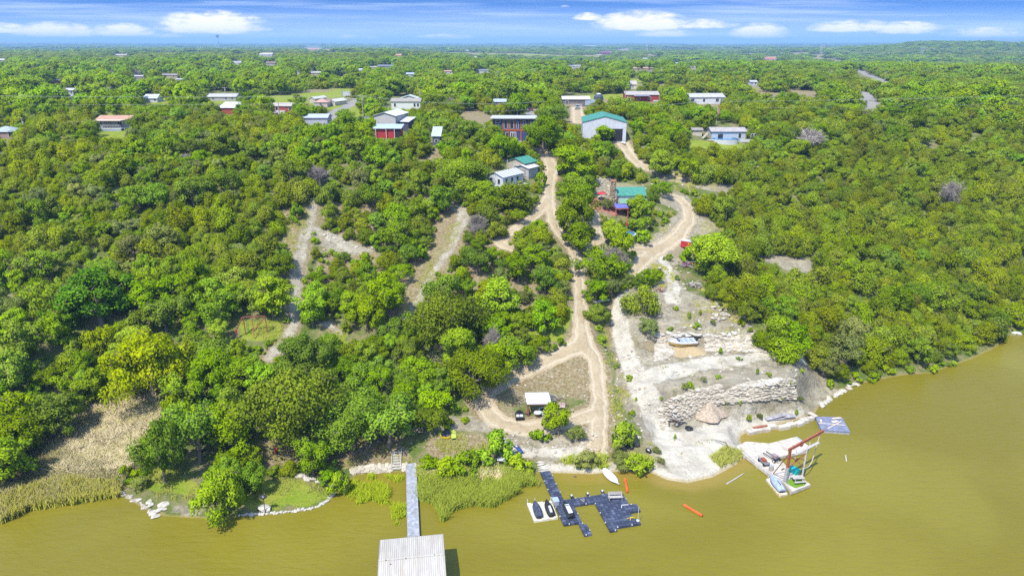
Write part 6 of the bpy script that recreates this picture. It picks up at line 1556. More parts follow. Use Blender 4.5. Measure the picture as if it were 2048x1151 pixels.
# picnic shelter and its things
a, b = Gv(1056, 832), Gv(1100, 830); k = mpp(a); sw = 46*k; t = thing('picnic_shelter', 'open picnic shelter with a white sheet roof and red brown posts', 'shelter', (a+b)/2, 0.03); RB = M('red_brown_timber', (0.22, 0.085, 0.055), 0.8, var=0.2)
dz0 = 2.35
m = MB(); n = 24
vs = []; fs = []
for i in range(n*2+1):
    x = -sw*0.53+sw*1.06*i/(n*2); z_ = 0.03 if i % 2 else 0
    vs += [(x, -0.35, dz0+z_), (x-0.25, 2.5, dz0+0.55+z_)]
for i in range(n*2): fs.append((2*i, 2*i+2, 2*i+3, 2*i+1))
m.add(vs, fs); m.build('roof', M('white_roof_sheet', (0.50, 0.52, 0.55), 0.45, var=0.06), t)
for x in (-1, 1):
    for y, h_ in ((-0.1, dz0), (2.2, dz0+0.48)): m = MB(); m.bar((x*sw*0.47, y, -0.4), (x*sw*0.47, y, h_), 0.14); m.build('post', RB, t)
m = MB(); m.bar((-sw*.52, -0.3, dz0-0.1), (sw*.52, -0.3, dz0-0.1), 0.1, 0.16); m.bar((-sw*.52, 2.4, dz0+0.38), (sw*.52, 2.4, dz0+0.38), 0.1, 0.16); m.build('beam', RB, t)
sl_ = t.location.copy()
def at_s(x, y): 
    q = sl_+Vector((x, y, 0)); q.z = hz(q.x, q.y); return q
p = at_s(-0.25, -0.2); t = thing('round_table', 'small round white table at the front of the picnic shelter', 'table', p); m = MB(); m.cyl((0, 0, .72), .62, .05, 20); m.build('tabletop', WHITE, t)
for a_ in range(3): m = MB(); m.bar((math.cos(a_*2.1)*.4, math.sin(a_*2.1)*.4, 0), (math.cos(a_*2.1)*.15, math.sin(a_*2.1)*.15, .72), .05); m.build('leg', RB, t)
p = at_s(0.75, 0.7); t = thing('stock_tank', 'round white rimmed tub in the shade of the picnic shelter', 'tub', p); m = MB(); m.tube([(0, 0, 0), (0, 0, .62)], .78, 24, False); m.build('shell', WHITE, t); m = MB(); m.cyl((0, 0, 0.3), .74, .22, 24); m.build('lining', BLACK, t)
m = MB(); n = 24; vs = []
for r_ in (.6, .86):
    vs += [(math.cos(6.2832*q/n)*r_, math.sin(6.2832*q/n)*r_, .63) for q in range(n)]
m.add(vs, [(q, q+n, (q+1) % n+n, (q+1) % n) for q in range(n)]); m.build('rim', WHITE, t)
chair((1098, 826), 'mauve folding chair at the right post of the picnic shelter', M('mauve_cloth', (0.33, 0.20, 0.30), 0.8), 1.2); chair((1054, 829), 'rusty brown chair at the left post of the picnic shelter', RB, -0.8)
p = Gv(1039, 834); t = thing('utility_cart', 'small black and white utility cart parked beside the picnic shelter', 'cart', p, R(3)); m = MB(); m.box((0, 0, .45), (1.15, 1.9, .3)); m.build('chassis', BLACK, t)
for x in (-.3, .3): m = MB(); m.box((x, -.6, .66), (.5, .6, .14)); m.build('seat', WHITE, t)
m = MB(); m.box((0, .55, .72), (.8, .6, .4), taper=.7); m.build('engine', BLACK, t)
for x in (-1, 1):
    for y in (-.65, .65): m = MB(); m.tube([(x*.5, y, .28), (x*.68, y, .28)], .28, 12); m.build('wheel', BLACK, t)
m = MB(); m.bar((0, .1, .6), (0, .2, 1.05), .05); m.bar((-.3, .2, 1.05), (.3, .2, 1.05), .05); m.build('handlebar', BLACK, t)
p = Gv(1122, 818); t = thing('garden_swing', 'dark arched garden swing with a pale seat beside the shelter', 'swing', p, R(-5))
for x in (-.75, .75): m = MB(); m.tube([(x, -.55, 0), (x, -.4, 1.1), (x, 0, 1.85), (x, .4, 1.1), (x, .55, 0)], .05, 7); m.build('frame', DARKWOOD, t)
m = MB(); m.tube([(-.75, 0, 1.85), (0, 0, 2.1), (.75, 0, 1.85)], .05, 7); m.build('arch', DARKWOOD, t); m = MB(); m.box((0, 0, .5), (1.3, .5, .08)); m.build('seat', M('pink_cushion', (0.52, 0.36, 0.38), .8), t); m = MB(); m.box((0, .3, .8), (1.3, .08, .5)); m.build('backrest', M('pink_cushion', (0.52, 0.36, 0.38), .8), t)
p = Gv(1104, 812); t = thing('solar_panel', 'small dark blue panel on a stand at the shelter corner', 'panel', p); m = MB(); m.box((0, 0, 1.9), (.7, .5, .04)); m.build('panel', NAVY, t); m = MB(); m.cyl((0, 0, 0), .04, 1.9, 6); m.build('pole', GALV, t)
# speedboat on the terrace
a, b = Gv(1335, 693), Gv(1391, 693); p = (a+b)/2; LB = (b-a).length
t = thing('speedboat', 'white speedboat with a tan side and blue seats laid up on the quarry ledge', 'boat', (p.x, p.y, p.z+0.35), yaw(b, a)+0.06)
secs = [(-.5, .19, .0, .17), (-.25, .205, -.01, .17), (0.05, .205, -.02, .18), (.25, .165, -.01, .195), (.4, .085, .05, .21), (.5, .008, .14, .225)]
def hull(f, mt, nm):
    m = MB(); vs = []; k = 0
    for s in secs: r_ = f(*s); k = len(r_); vs += [(x*LB, y*LB, z*LB) for x, y, z in r_]
    fs = [(i*k+j, i*k+(j+1) % k, (i+1)*k+(j+1) % k, (i+1)*k+j) for i in range(len(secs)-1) for j in range(k)]; fs += [tuple(range(k))[::-1], tuple((len(secs)-1)*k+j for j in range(k))]
    m.add(vs, fs); return m.build(nm, mt, t)
hull(lambda x, w, zb, zt: [(x, 0, zb-.02), (x, w*.8, zb+.04), (x, w, zt-.05), (x, -w, zt-.05), (x, -w*.8, zb+.04)], M('tan_hull', (0.42, 0.29, 0.075), .5), 'hull')
hull(lambda x, w, zb, zt: [(x, w*1.03, zt-.049), (x, w*1.0, zt), (x, w*.82, zt+.004), (x, w*.80, zt-.04), (x, -w*.80, zt-.04), (x, -w*.82, zt+.004), (x, -w*1.0, zt), (x, -w*1.03, zt-.049)], M('boat_white', (.54, .55, .56), .35, var=.06), 'deck')
for x in (-.36, -.18, .0):
    m = MB(); m.box((x*LB, 0, .165*LB), (.10*LB, .27*LB, .05*LB)); m.build('seat', SILVER, t)
m = MB(); m.box((.14*LB, 0, .205*LB), (.02*LB, .3*LB, .06*LB)); m.build('windscreen', GLASS, t)
m = MB(); m.box((-.53*LB, 0, .16*LB), (.05*LB, .08*LB, .16*LB)); m.build('motor', BLACK, t)
# old catamaran hull scrap, plank, red trailer
p = Gv(1309, 612); t = thing('broken_dinghy', 'blue and white broken dinghy propped on the bank below the dense juniper', 'boat', p, R(60)); m = MB(); m.box((0, 0, .5), (1.9, .5, .35), taper=.6, M=Matrix.Rotation(R(-35), 3, 'Y')); m.build('hull', WHITE, t); m = MB(); m.box((.5, .3, .9), (1.2, .25, .2), M=Matrix.Rotation(R(-50), 3, 'Y')); m.build('outrigger', BLUEP, t); m = MB(); m.bar((-.8, -.2, .1), (-.7, -.3, 1.0), .12); m.build('post', WHITE, t)
a, b = Gv(1188, 607), Gv(1217, 602); m = MB(); m.bar((0, 0, .35), tuple(b-a)[:2]+((b-a).z+.4,), .75, .12); o = m.build('white_plank', WHITE); o.location = a; tag(o, 'long white panel lying beside the dirt road', 'panel')
p = Gv(1373, 497); t = thing('box_trailer', 'small red box trailer with a white roof parked on the pale yard', 'trailer', p, R(-32)); m = MB(); m.box((0, 0, 1.2), (2.5, 1.5, 1.5)); m.build('body', REDP, t); m = MB(); m.box((0, 0, 1.97), (2.56, 1.56, .06)); m.build('roof', WHITE, t); m = MB(); m.box((1.26, 0, 1.15), (.03, 1.3, 1.3)); m.build('door', GALV, t); m = MB(); m.bar((-1.2, 0, .4), (-2.3, 0, .4), .1); m.build('tow_bar', BLACK, t)
for s in (-1, 1): m = MB(); m.tube([(0, s*.72, .35), (0, s*.9, .35)], .35, 14); m.build('wheel', BLACK, t)
p = Gv(1319, 540); t = thing('paint_pot', 'white and rusty pot on the grass between the two tracks', 'pot', p); m = MB(); m.cyl((0, 0, 0), .35, .5, 12); m.build('body', DARKWOOD, t); m = MB(); m.cyl((0, 0, .5), .33, .12, 12); m.build('lid', WHITE, t)
p = Gv(984, 934); m = MB(); m.box((0, 0, .9), (1.5, .8, .1), rz=-.15); o = m.build('white_board', WHITE); o.location = Gv(1005, 928); tag(o, 'white board caught in the bush left of the stone stairs', 'board')
# ------------------------------------------------------------------ buildings
def wmat(col, rib=False):
    col = tuple(c*(.88 if min(col) > .4 else 1) for c in col)
    return M('wall_%02x%02x%02x' % tuple(int(c*255) for c in col), col, .7, var=.07, scale=1.2, dirt=tuple(c*.82 for c in col))
def rmat(col):
    col = tuple(c*(.80 if min(col) > .35 else 1) for c in col)
    return M('roof_%02x%02x%02x' % tuple(int(c*255) for c in col), col, .6, var=.1, scale=1.0, dirt=tuple(c*.85 for c in col))
def building(px, py, w, d, h, label, wall, roof, rtype='gable_x', pitch=.3, rz=0.0, name='house', cat='house', wins=(), doors=(), over=.35, found=1.6, z=None, foundcol=None, lift=0.0, group=None):
    """front face centred on the pixel; w along x, d away from the camera. wins: (x, z, w, h) on the front, or ('l'|'r', y, z, w, h)"""
    p = Gv(px, py); t = thing(name, label, cat, p, rz, group); wm_, rm_ = wmat(wall), rmat(roof)
    if lift: t.location.z += lift
    m = MB(); m.box((0, d/2, h/2), (w, d, h))
    if rtype == 'gable_x':
        rh = pitch*d/2
        m.add([(-w/2, 0, h), (-w/2, d, h), (-w/2, d/2, h+rh), (w/2, 0, h), (w/2, d, h), (w/2, d/2, h+rh)], [(0, 2, 1), (3, 4, 5)])
    elif rtype == 'gable_y':
        rh = pitch*w/2
        m.add([(-w/2, 0, h), (w/2, 0, h), (0, 0, h+rh), (-w/2, d, h), (w/2, d, h), (0, d, h+rh)], [(0, 1, 2), (3, 5, 4)])
    m.build('wall', wm_, t)
    if found: m = MB(); m.box((0, d/2, -found/2), (w-.06, d-.06, found)); m.build('foundation', wmat(foundcol) if foundcol else CONCD, t)
    th = .12; o_ = over; m = MB()
    def slab(a, b, c, e):
        q = [Vector(v) for v in (a, b, c, e)]; up = Vector((0, 0, th)); m.add(q+[v+up for v in q], [(3, 2, 1, 0), (4, 5, 6, 7), (0, 1, 5, 4), (1, 2, 6, 5), (2, 3, 7, 6), (3, 0, 4, 7)])
    e = .02
    if rtype == 'gable_x':
        dz = pitch*o_
        slab((-w/2-o_, -o_, h-dz+e), (w/2+o_, -o_, h-dz+e), (w/2+o_, d/2, h+rh+e), (-w/2-o_, d/2, h+rh+e)); slab((-w/2-o_, d/2, h+rh+e), (w/2+o_, d/2, h+rh+e), (w/2+o_, d+o_, h-dz+e), (-w/2-o_, d+o_, h-dz+e))
    elif rtype == 'gable_y':
        dz = pitch*o_
        slab((-w/2-o_, -o_, h-dz+e), (0, -o_, h+rh+e), (0, d+o_, h+rh+e), (-w/2-o_, d+o_, h-dz+e)); slab((0, -o_, h+rh+e), (w/2+o_, -o_, h-dz+e), (w/2+o_, d+o_, h-dz+e), (0, d+o_, h+rh+e))
    elif rtype == 'hip':
        rh = pitch*min(w, d)/2; L = max(0.2, (w-d)/2); A = [(-w/2-o_, -o_, h), (w/2+o_, -o_, h), (w/2+o_, d+o_, h), (-w/2-o_, d+o_, h), (-L, d/2, h+rh), (L, d/2, h+rh)]
        m.add([(x, y, z_+.03) for x, y, z_ in A], [(0, 1, 5, 4), (1, 2, 5), (2, 3, 4, 5), (3, 0, 4), (3, 2, 1, 0)])
    else:  # shed: rises away from (or with negative pitch towards) the camera
        slab((-w/2-o_, -o_, h-pitch*o_+e), (w/2+o_, -o_, h-pitch*o_+e), (w/2+o_, d+o_, h+pitch*(d+o_)+e), (-w/2-o_, d+o_, h+pitch*(d+o_)+e))
    m.build('roof', rm_, t)
    for q in wins:
        if q[0] == 'r' or q[0] == 'l':
            s = 1 if q[0] == 'r' else -1; _, y, z_, ww, hh_ = q; m = MB(); m.box((s*(w/2+.03), y, z_), (.06, ww+.16, hh_+.16)); fo = m.build('window', WHITE, t); m = MB(); m.box((s*(w/2+.05), y, z_), (.06, ww, hh_)); m.build('pane', GLASS, fo)
        else:
            x, z_, ww, hh_ = q; m = MB(); m.box((x, -.03, z_), (ww+.2, .06, hh_+.2)); fo = m.build('window', WHITE, t); m = MB()
            nn = 2 if ww > .9 else 1
            for k in range(nn): m.box((x-ww/2+(k+.5)*ww/nn, -.05, z_), (ww/nn-.06, .06, hh_)); 
            m.build('pane', GLASS, fo)
    for (x, ww, hh_, col) in doors:
        m = MB(); m.box((x, -.04, hh_/2), (ww, .08, hh_)); do = m.build('door', col, t); m = MB(); m.box((x+ww*.35, -.1, hh_*.48), (.06, .05, .12)); m.build('handle', GALV, do)
    return t
def W_(px, py, wpx): return wpx*mpp(Gv(px, py))
def part_box(t, nm, c, s, mt, lab=None):
    m = MB(); m.box(c, s); return m.build(nm, mt, t, lab)
def stripes():
    m, nt, b, out = new_mat('striped_roof'); tc = nt.new('ShaderNodeTexCoord'); sp = nt.new('ShaderNodeSeparateXYZ'); nt.link(tc.outputs['Object'], sp.inputs[0])
    w = nt.math('FRACT', nt.math('MULTIPLY', sp.outputs[1], 1/1.1)); c = nt.mix(nt.ramp(w, .55, .6), (.47, .47, .45), (.27, .28, .28)); nt.link(c, b.inputs['Base Color']); b.inputs['Roughness'].default_value = .45; return m
# --- white cabin on posts with a ribbed white roof, the shed and carport behind it
p0 = Gv(990, 373)
def rib_roof(t, x0, x1, d, h, rise, mt, n=16, o_=.3):
    for s, nm in ((0, 'roof'), (1, 'roof')):
        m = MB(); vs = []; fs = []
        for i in range(2*n+1):
            y = -o_+(d+2*o_)*i/(2*n); z_ = .05 if i % 2 else 0
            xa, xb = (x0-o_, (x0+x1)/2) if s == 0 else ((x0+x1)/2, x1+o_)
            za, zb = (h-.1, h+rise) if s == 0 else (h+rise, h-.1)
            vs += [(xa, y, za+z_), (xb, y, zb+z_)]
        for i in range(2*n): fs.append((2*i, 2*i+1, 2*i+3, 2*i+2))
        m.add(vs, fs); m.build(nm, mt if s else GREENROOF, t)
t = thing('cabin', 'white cabin on posts with a striped white and green metal roof', 'cabin', p0, R(-38)); cw, cd, chh = 5.0, 8.2, 2.6
m = MB(); m.box((0, cd/2, chh/2), (cw, cd, chh)); m.add([(-cw/2, 0, chh), (cw/2, 0, chh), (0, 0, chh+.9), (-cw/2, cd, chh), (cw/2, cd, chh), (0, cd, chh+.9)], [(0, 1, 2), (3, 5, 4)]); m.build('wall', wmat((.58, .60, .64)), t)
rib_roof(t, -cw/2, cw/2, cd, chh, .95, stripes())
for x in (-1.3, 1.3): m = MB(); m.box((x, -.03, 1.4), (.9, .06, 1.3)); fo = m.build('window', WHITE, t); m = MB(); m.box((x, -.05, 1.4), (.7, .06, 1.1)); m.build('pane', GLASS, fo)
for y in (1.5, 3.6, 5.8): m = MB(); m.box((cw/2+.03, y, 1.5), (.06, .9, 1.2)); fo = m.build('window', WHITE, t); m = MB(); m.box((cw/2+.05, y, 1.5), (.06, .7, 1.0)); m.build('pane', GLASS, fo)
m = MB(); m.box((cw/2+.9, cd/2, -.05), (1.8, cd, .14)); m.build('porch', WOODGREY, t)
for x in (-cw/2+.1, cw/2+1.6):
    for y in (.2, cd/2, cd-.2): m = MB(); m.box((x, y, -.9), (.16, .16, 1.8)); m.build('post', WHITE, t)
m = MB(); m.bar((cw/2+1.7, 0, .95), (cw/2+1.7, cd, .95), .06); m.build('railing', WHITE, t)
building(1031, 343, 6.0, 5.0, 2.4, 'small shed with a green metal roof above the white cabin', (.38, .33, .26), (.050, .215, .155), 'gable_y', .35, R(-38), 'shed', 'shed', wins=((0, 1.3, .8, .8),), doors=((1.6, .9, 1.9, DARKWOOD),))
t = building(1043, 352, 4.6, 4.0, 2.2, 'carport with a plain white roof between the white cabin and the yard', (.42, .42, .42), (.60, .58, .54), 'gable_y', .25, R(-38), 'carport', 'carport', wins=(), doors=((0, 2.6, 1.9, WOOD),))
p = Gv(1116, 346); t = thing('gate', 'white metal gate beside the dirt yard', 'gate', p, R(80)); m = MB(); m.box((0, 0, 1.1), (3.6, .06, 1.9)); m.build('panel', SILVER, t)
for x in (-1.85, 1.85): m = MB(); m.box((x, 0, 1.1), (.14, .14, 2.3)); m.build('post', WHITE, t)
# --- green roofed cabin with the stone chimney
p0 = Gv(1262, 420); cw = W_(1262, 420, 52); t = thing('cottage', 'white cottage with a green metal roof beside a tall stone chimney', 'cottage', p0, R(4)); d = 5.0
m = MB(); m.box((0, d/2, 1.6), (cw, d, 4.4)); m.add([(-cw/2, 0, 3.8), (-cw/2, d, 3.8), (-cw/2, d/2, 5.2), (cw/2, 0, 3.8), (cw/2, d, 3.8), (cw/2, d/2, 5.2)], [(0, 2, 1), (3, 4, 5)]); m.build('wall', wmat((.60, .62, .64)), t)
m = MB()
for s in (-1, 1):
    y0 = d/2; y1 = d/2+s*(d/2+.35); q = [(-cw/2-.4, y0, 5.25), (cw/2+.4, y0, 5.25), (cw/2+.4, y1, 3.66), (-cw/2-.4, y1, 3.66)]; q = [Vector(v) for v in q]; m.add(q+[v+Vector((0, 0, .1)) for v in q], [(3, 2, 1, 0), (4, 5, 6, 7), (0, 1, 5, 4), (1, 2, 6, 5), (2, 3, 7, 6), (3, 0, 4, 7)])
m.build('roof', GREENROOF, t)
m = MB(); q = [Vector(v) for v in ((-cw/2-.1, -1.9, 2.1), (cw/2+.6, -1.9, 2.1), (cw/2+.6, -.02, 2.75), (-cw/2-.1, -.02, 2.75))]; m.add(q+[v+Vector((0, 0, .08)) for v in q], [(3, 2, 1, 0), (4, 5, 6, 7), (0, 1, 5, 4), (1, 2, 6, 5), (2, 3, 7, 6), (3, 0, 4, 7)]); m.build('porch_roof', M('pale_green_roof', (.16, .30, .21), .5), t)
for x in (-cw/2+.2, 0, cw/2+.3): m = MB(); m.bar((x, -1.8, -.5), (x, -1.8, 2.1), .14); m.build('porch_post', WHITE, t)
for y in (1.4, 3.2): m = MB(); m.box((-cw/2-.03, y, 1.3), (.06, 1.1, 1.5)); fo = m.build('window', WHITE, t); m = MB(); m.box((-cw/2-.05, y, 1.3), (.06, .9, 1.3)); m.build('pane', GLASS, fo)
for x in (-2.2, 1.2): m = MB(); m.box((x, -.03, 1.2), (1.0, .06, 1.3)); fo = m.build('window', WHITE, t); m = MB(); m.box((x, -.05, 1.2), (.8, .06, 1.1)); m.build('pane', GLASS, fo)
p = Gv(1224, 414); t = thing('stone_chimney', 'tall tapering stone chimney at the left end of the green roofed cottage', 'chimney', p); m = MB(); rr = random.Random(3); vals = []
for r_ in range(22):
    z_ = .15+r_*.29; wd = 1.6*(1-r_/34)**1.3 if r_ < 8 else .68; n = 5
    for k in range(n*2):
        a = 6.2832*k/(n*2)+r_; m.rock((math.cos(a)*wd*.72, math.sin(a)*wd*.72, z_), (.36, .30, .18), rr.randrange(9999), a); vals.append(rr.random())
ob = m.build('stack', vcol_mat('chimney_stone', (.25, .19, .12), (.46, .37, .25), .9, .1), t); set_lv(ob.data, 80, vals); m = MB(); m.box((0, 0, 3.2), (.9, .9, 6.6)); m.build('core', wmat((.3, .24, .16)), t); m = MB(); m.box((0, 0, 6.6), (1.35, 1.35, .22)); m.build('cap', M('brick_cap', (.36, .16, .10), .8), t)
def umbrella(px, label, mt, closed=False):
    p = Gv(*px); t = thing('parasol', label, 'parasol', p); m = MB(); m.cyl((0, 0, 0), .04, 2.4, 6); m.build('pole', WHITE, t); m = MB()
    m.tube([(0, 0, 1.0), (0, 0, 1.4), (0, 0, 2.5)], [.24, .2, .05], 10) if closed else m.tube([(0, 0, 1.95), (0, 0, 2.5)], [1.25, .05], 10)
    m.build('canopy', mt, t); return t
umbrella((1253, 459), 'closed red parasol standing by the round pool', REDP, True); umbrella((1203, 402), 'open red parasol over the patio table', REDP)
p = Gv(1201, 410); t = thing('patio_table', 'dark round patio table on the red patio', 'table', p); m = MB(); m.cyl((0, 0, .7), .75, .06, 18); m.build('tabletop', BLACK, t)
for a in range(4): m = MB(); m.bar((math.cos(a*1.57)*.5, math.sin(a*1.57)*.5, 0), (math.cos(a*1.57)*.4, math.sin(a*1.57)*.4, .7), .06); m.build('leg', BLACK, t)
for q, lab, mt in (((1193, 404), 'red patio chair at the back left of the patio table', REDP), ((1191, 413), 'pink patio chair at the front left of the patio table', M('pink', (.55, .16, .2), .7)), ((1212, 411), 'violet blue patio chair right of the patio table', M('violet', (.16, .13, .34), .7)), ((1207, 417), 'white patio chair in front of the patio table', WHITE)): chair(q, lab, mt, random.uniform(0, 6))
p = Gv(1243, 434); t = thing('pergola', 'red timber pergola with a violet blue cover below the cottage patio', 'pergola', p, R(3)); m = MB(); q = [Vector(v) for v in ((-1.6, -.4, 2.3), (1.6, -.4, 2.3), (1.6, 2.4, 2.75), (-1.6, 2.4, 2.75))]; m.add(q+[v+Vector((0, 0, .06)) for v in q], [(3, 2, 1, 0), (4, 5, 6, 7), (0, 1, 5, 4), (1, 2, 6, 5), (2, 3, 7, 6), (3, 0, 4, 7)]); m.build('cover', M('violet_cover', (.13, .13, .40), .6, var=.2), t)
for x in (-1.45, 1.45):
    for y, h_ in ((-.2, 2.3), (2.2, 2.7)): m = MB(); m.bar((x, y, -.6), (x, y, h_), .16); m.build('post', M('cedar_red', (.36, .10, .04), .8), t)
m = MB(); m.bar((-1.7, -.35, 2.16), (1.7, -.35, 2.16), .12, .22); m.build('beam', M('cedar_red', (.36, .10, .04), .8), t)
def pool(px, rx, ry, label, h_=1.15, wallm=None, rimm=None):
    p = Gv(*px); t = thing('swimming_pool', label, 'pool', p); n = 36
    ring = lambda k, z_: [(math.cos(6.2832*i/n)*rx*k, math.sin(6.2832*i/n)*ry*k, z_) for i in range(n)]
    m = MB(); m.add(ring(1, -.8)+ring(1, h_), [(i, (i+1) % n, (i+1) % n+n, i+n) for i in range(n)]); m.build('wall', wallm or SILVER, t)
    m = MB(); m.add(ring(1.03, h_)+ring(.93, h_+.03), [(i, (i+1) % n, (i+1) % n+n, i+n) for i in range(n)]); m.build('rim', rimm or WHITE, t)
    m = MB(); m.add(ring(.95, h_-.12), [tuple(range(n))]); m.build('water', WATERBLUE, t); return t
pool((1246, 476), 2.9, 2.7, 'round above ground pool half hidden by trees below the cottage', 1.15)
p = Gv(1304, 444); t = thing('playset', 'yellow plastic playset at the edge of the pale yard', 'playset', p, R(20)); m = MB(); m.box((0, 0, 1.1), (1.0, .9, .9), taper=.8); m.build('tower', YELLOW, t); m = MB(); m.bar((-.5, 0, 1.1), (-2.2, 0, .2), .55, .08); m.build('slide', YELLOW, t)
for x in (-.4, .4): m = MB(); m.bar((x, 0, 0), (x, 0, 1.0), .12); m.build('leg', WOOD, t)
# --- white workshop
ww_ = W_(1208, 281, 86); t = building(1208, 281, ww_, 15.0, 5.4, 'big white metal workshop with a green roof and an open bay', (.56, .57, .62), (.050, .215, .155), 'gable_y', .26, R(-4), 'workshop', 'workshop', found=1.5, over=.2)
m = MB(); m.box((ww_*.17, -.02, 1.7), (ww_*.50, .06, 3.6)); m.build('bay_shade_panel', M('painted_bay_shade', (.02, .02, .022), .9), t)  # dark sheet on the closed wall, painted as the shade inside the bay
m = MB(); m.box((ww_*.17, -.06, 3.56), (ww_*.52, .14, .16)); m.build('bay_header', GALV, t)
p = Gv(1247, 289); t = thing('propane_tank', 'white cylinder lying beside the workshop bay', 'tank', p, R(-50)); m = MB(); m.tube([(-1.0, 0, .5), (-.8, 0, .5), (.8, 0, .5), (1.0, 0, .5)], [.1, .34, .34, .1], 12); m.build('shell', WHITE, t)
for x in (-.5, .5): m = MB(); m.box((x, 0, .12), (.12, .5, .3)); m.build('leg', REDSTEEL, t)
# --- blue and orange modern house
ww_ = W_(1030, 280, 86); t = thing('modern_house', 'two storey navy house with orange trim and tall windows', 'house', Gv(1028, 281), R(-2)); k = ww_/86
NV = wmat((.035, .05, .14)); ORG = M('orange_trim', (.40, .10, .025), .6)
m = MB(); m.box((0, 3.5, 3.0), (ww_, 7, 6.4)); m.build('wall', NV, t)
m = MB(); m.box((-1*k, 3.2, 6.4), (ww_*1.06, 8.2, .22)); m.build('roof', rmat((.52, .52, .52)), t)
m = MB()
for x in (-42, -22, -11, 2, 14, 28): m.box((x*k*1.0, -.06, 3.1), (.28, .12, 6.1))
m.box((0, -.07, 3.0), (ww_, .14, .35)); m.build('trim', ORG, t)
for x, z_, a, b in ((-16.5, 4.7, 7, 2.6), (-4.5, 4.7, 8, 2.6), (7, 4.5, 4, 2.2), (20, 4.9, 5, 1.8), (-32, 5.4, 10, .9), (35, 4.6, 6, 1.4), (-14, 1.4, 6, 2.0)):
    m = MB(); m.box((x*k, -.04, z_), (a*k, .08, b)); fo = m.build('window', WHITE, t); m = MB(); m.box((x*k, -.06, z_), (a*k-.22, .08, b-.22)); m.build('pane', GLASS, fo)
m = MB(); m.box((-1.5*k, -.04, 1.25), (12*k, .1, 2.5)); do = m.build('door', WHITE, t)
for x in (-5, -1.5, 2): m = MB(); m.box((x*k, -.07, 1.25), (2.4*k, .1, 2.0)); m.build('pane', GLASS, do)
m = MB(); m.box((2*k, -3.0, -.35), (26*k, 6, .5)); m.build('terrace', CONC, t)
# --- red shop with white metal building behind
ww_ = W_(778, 276, 50); t = building(776, 277, ww_, 5.0, 2.9, 'bright red open fronted shed under a pale blue lean-to roof', (.34, .03, .03), (.42, .56, .64), 'shed', .10, 0, 'red_shed', 'shed', over=.5)
m = MB(); m.box((ww_*.40, -.03, 1.3), (ww_*.2, .1, 2.6)); m.build('bay_shade_panel', M('painted_bay_shade', (.02, .02, .022), .9), t)  # near-black panel painted as the shade behind the open front
for x in (-.46, -.05, .28): m = MB(); m.bar((ww_*x, -.45, -.5), (ww_*x, -.45, 2.85), .14); m.build('post', WHITE, t)
building(771, 262, W_(771, 268, 46), 11.0, 4.6, 'pale grey metal building with a white arched roof behind the red shed', (.45, .44, .42), (.64, .64, .63), 'gable_y', .28, R(-12), 'metal_building', 'building', wins=())
building(806, 262, W_(806, 262, 24), 6, 2.8, 'white roofed lean-to with a dark opening at the right of the metal building', (.06, .06, .09), (.60, .60, .60), 'shed', .12, R(-12), 'lean_to', 'shed')  # no real opening: its shade is painted as near-black walls
building(873, 290, W_(873, 290, 15), 5, 2.5, 'narrow shed with a silver blue roof between dark junipers', (.08, .09, .11), (.44, .50, .58), 'shed', .35, 0, 'shed', 'shed', wins=((0, 1.2, .8, .7),))
# --- plateau houses
def hse(px, py, wpx, hpx, roof, wall, label, rtype='gable_x', d=None, pitch=.3, wins=None, doors=(), rz=0.0, name='house', **kw):
    p = Gv(px, py); k = mpp(p); w = wpx*k
    h = max(1.9, min(3.4, hpx*k*.55)) if 'h' not in kw else kw.pop('h'); d = d or min(max(6, w*.55), 9)
    if wins is None: wins = [(w*f, h*.55, min(1.2, w*.1), h*.42) for f in (-.36, -.14, .12, .36)]
    return building(px, py, w, d, h, label, wall, roof, rtype, pitch, rz, name, wins=wins, doors=doors, **kw)
t = hse(229, 258, 64, 22, (.38, .22, .14), (.50, .50, .48), 'long house with a rusty tan roof and a white railed deck', wins=[(-7, 1.6, 1.0, 1.3), (-5.6, 1.6, 1.0, 1.3), (-4.2, 1.6, 1.0, 1.3), (2, 1.5, 1.2, 1.2)], h=2.9)
m = MB(); m.box((0, -2.0, .5), (8.5, 4, .2)); m.build('deck', WHITE, t); m = MB(); m.box((0, -3.9, -.4), (8.5, .1, 1.6)); m.build('skirt', SILVER, t)
m = MB(); m.bar((-4.2, -3.95, 1.6), (4.2, -3.95, 1.6), .1)
for i in range(18): m.bar((-4.2+8.4*i/17, -3.95, .5), (-4.2+8.4*i/17, -3.95, 1.6), .06)
m.build('railing', WHITE, t); m = MB(); m.box((0, -1.8, 2.9), (8.6, 3.9, .1)); m.build('awning', wmat((.5, .4, .3)), t)
hse(4, 277, 44, 22, (.36, .42, .40), (.30, .20, .20), 'grey green roofed house with a shaded porch at the left edge', 'hip', pitch=.45, wins=[(3, 1.4, 1.6, 1.6), (6, 1.4, 1.0, 1.4)])
t = hse(812, 218, 58, 20, (.27, .24, .20), (.62, .63, .63), 'white walled house with a brown grey roof beside the street', wins=[(-4.5, 1.6, .8, 1.2), (3.6, 1.6, .8, 1.2), (5.0, 1.6, .8, 1.2)], h=3.0)
hse(818, 205, 34, 8, (.55, .62, .62), (.5, .52, .52), 'pale arched metal roof just behind the brown grey roofed house', 'gable_y', pitch=.3, wins=(), name='metal_building')
for x, lab in ((625, 'left cream gabled storage barn beside the street'), (664, 'right cream gabled storage barn with a tall door beside the street')):
    hse(x, 212 if x > 640 else 206, 15 if x > 640 else 12, 14, (.58, .58, .52), (.46, .43, .34), lab, 'gable_y', d=9, pitch=.5, wins=(), doors=((0, 1.6, 2.4, WOODGREY),), rz=R(-20), name='barn', cat='barn')
hse(642, 214, 26, 12, (.42, .24, .19), (.42, .36, .34), 'low house with a salmon roof in front of the storage barns', 'hip', pitch=.5, wins=[(0, 1.3, 1, 1)])
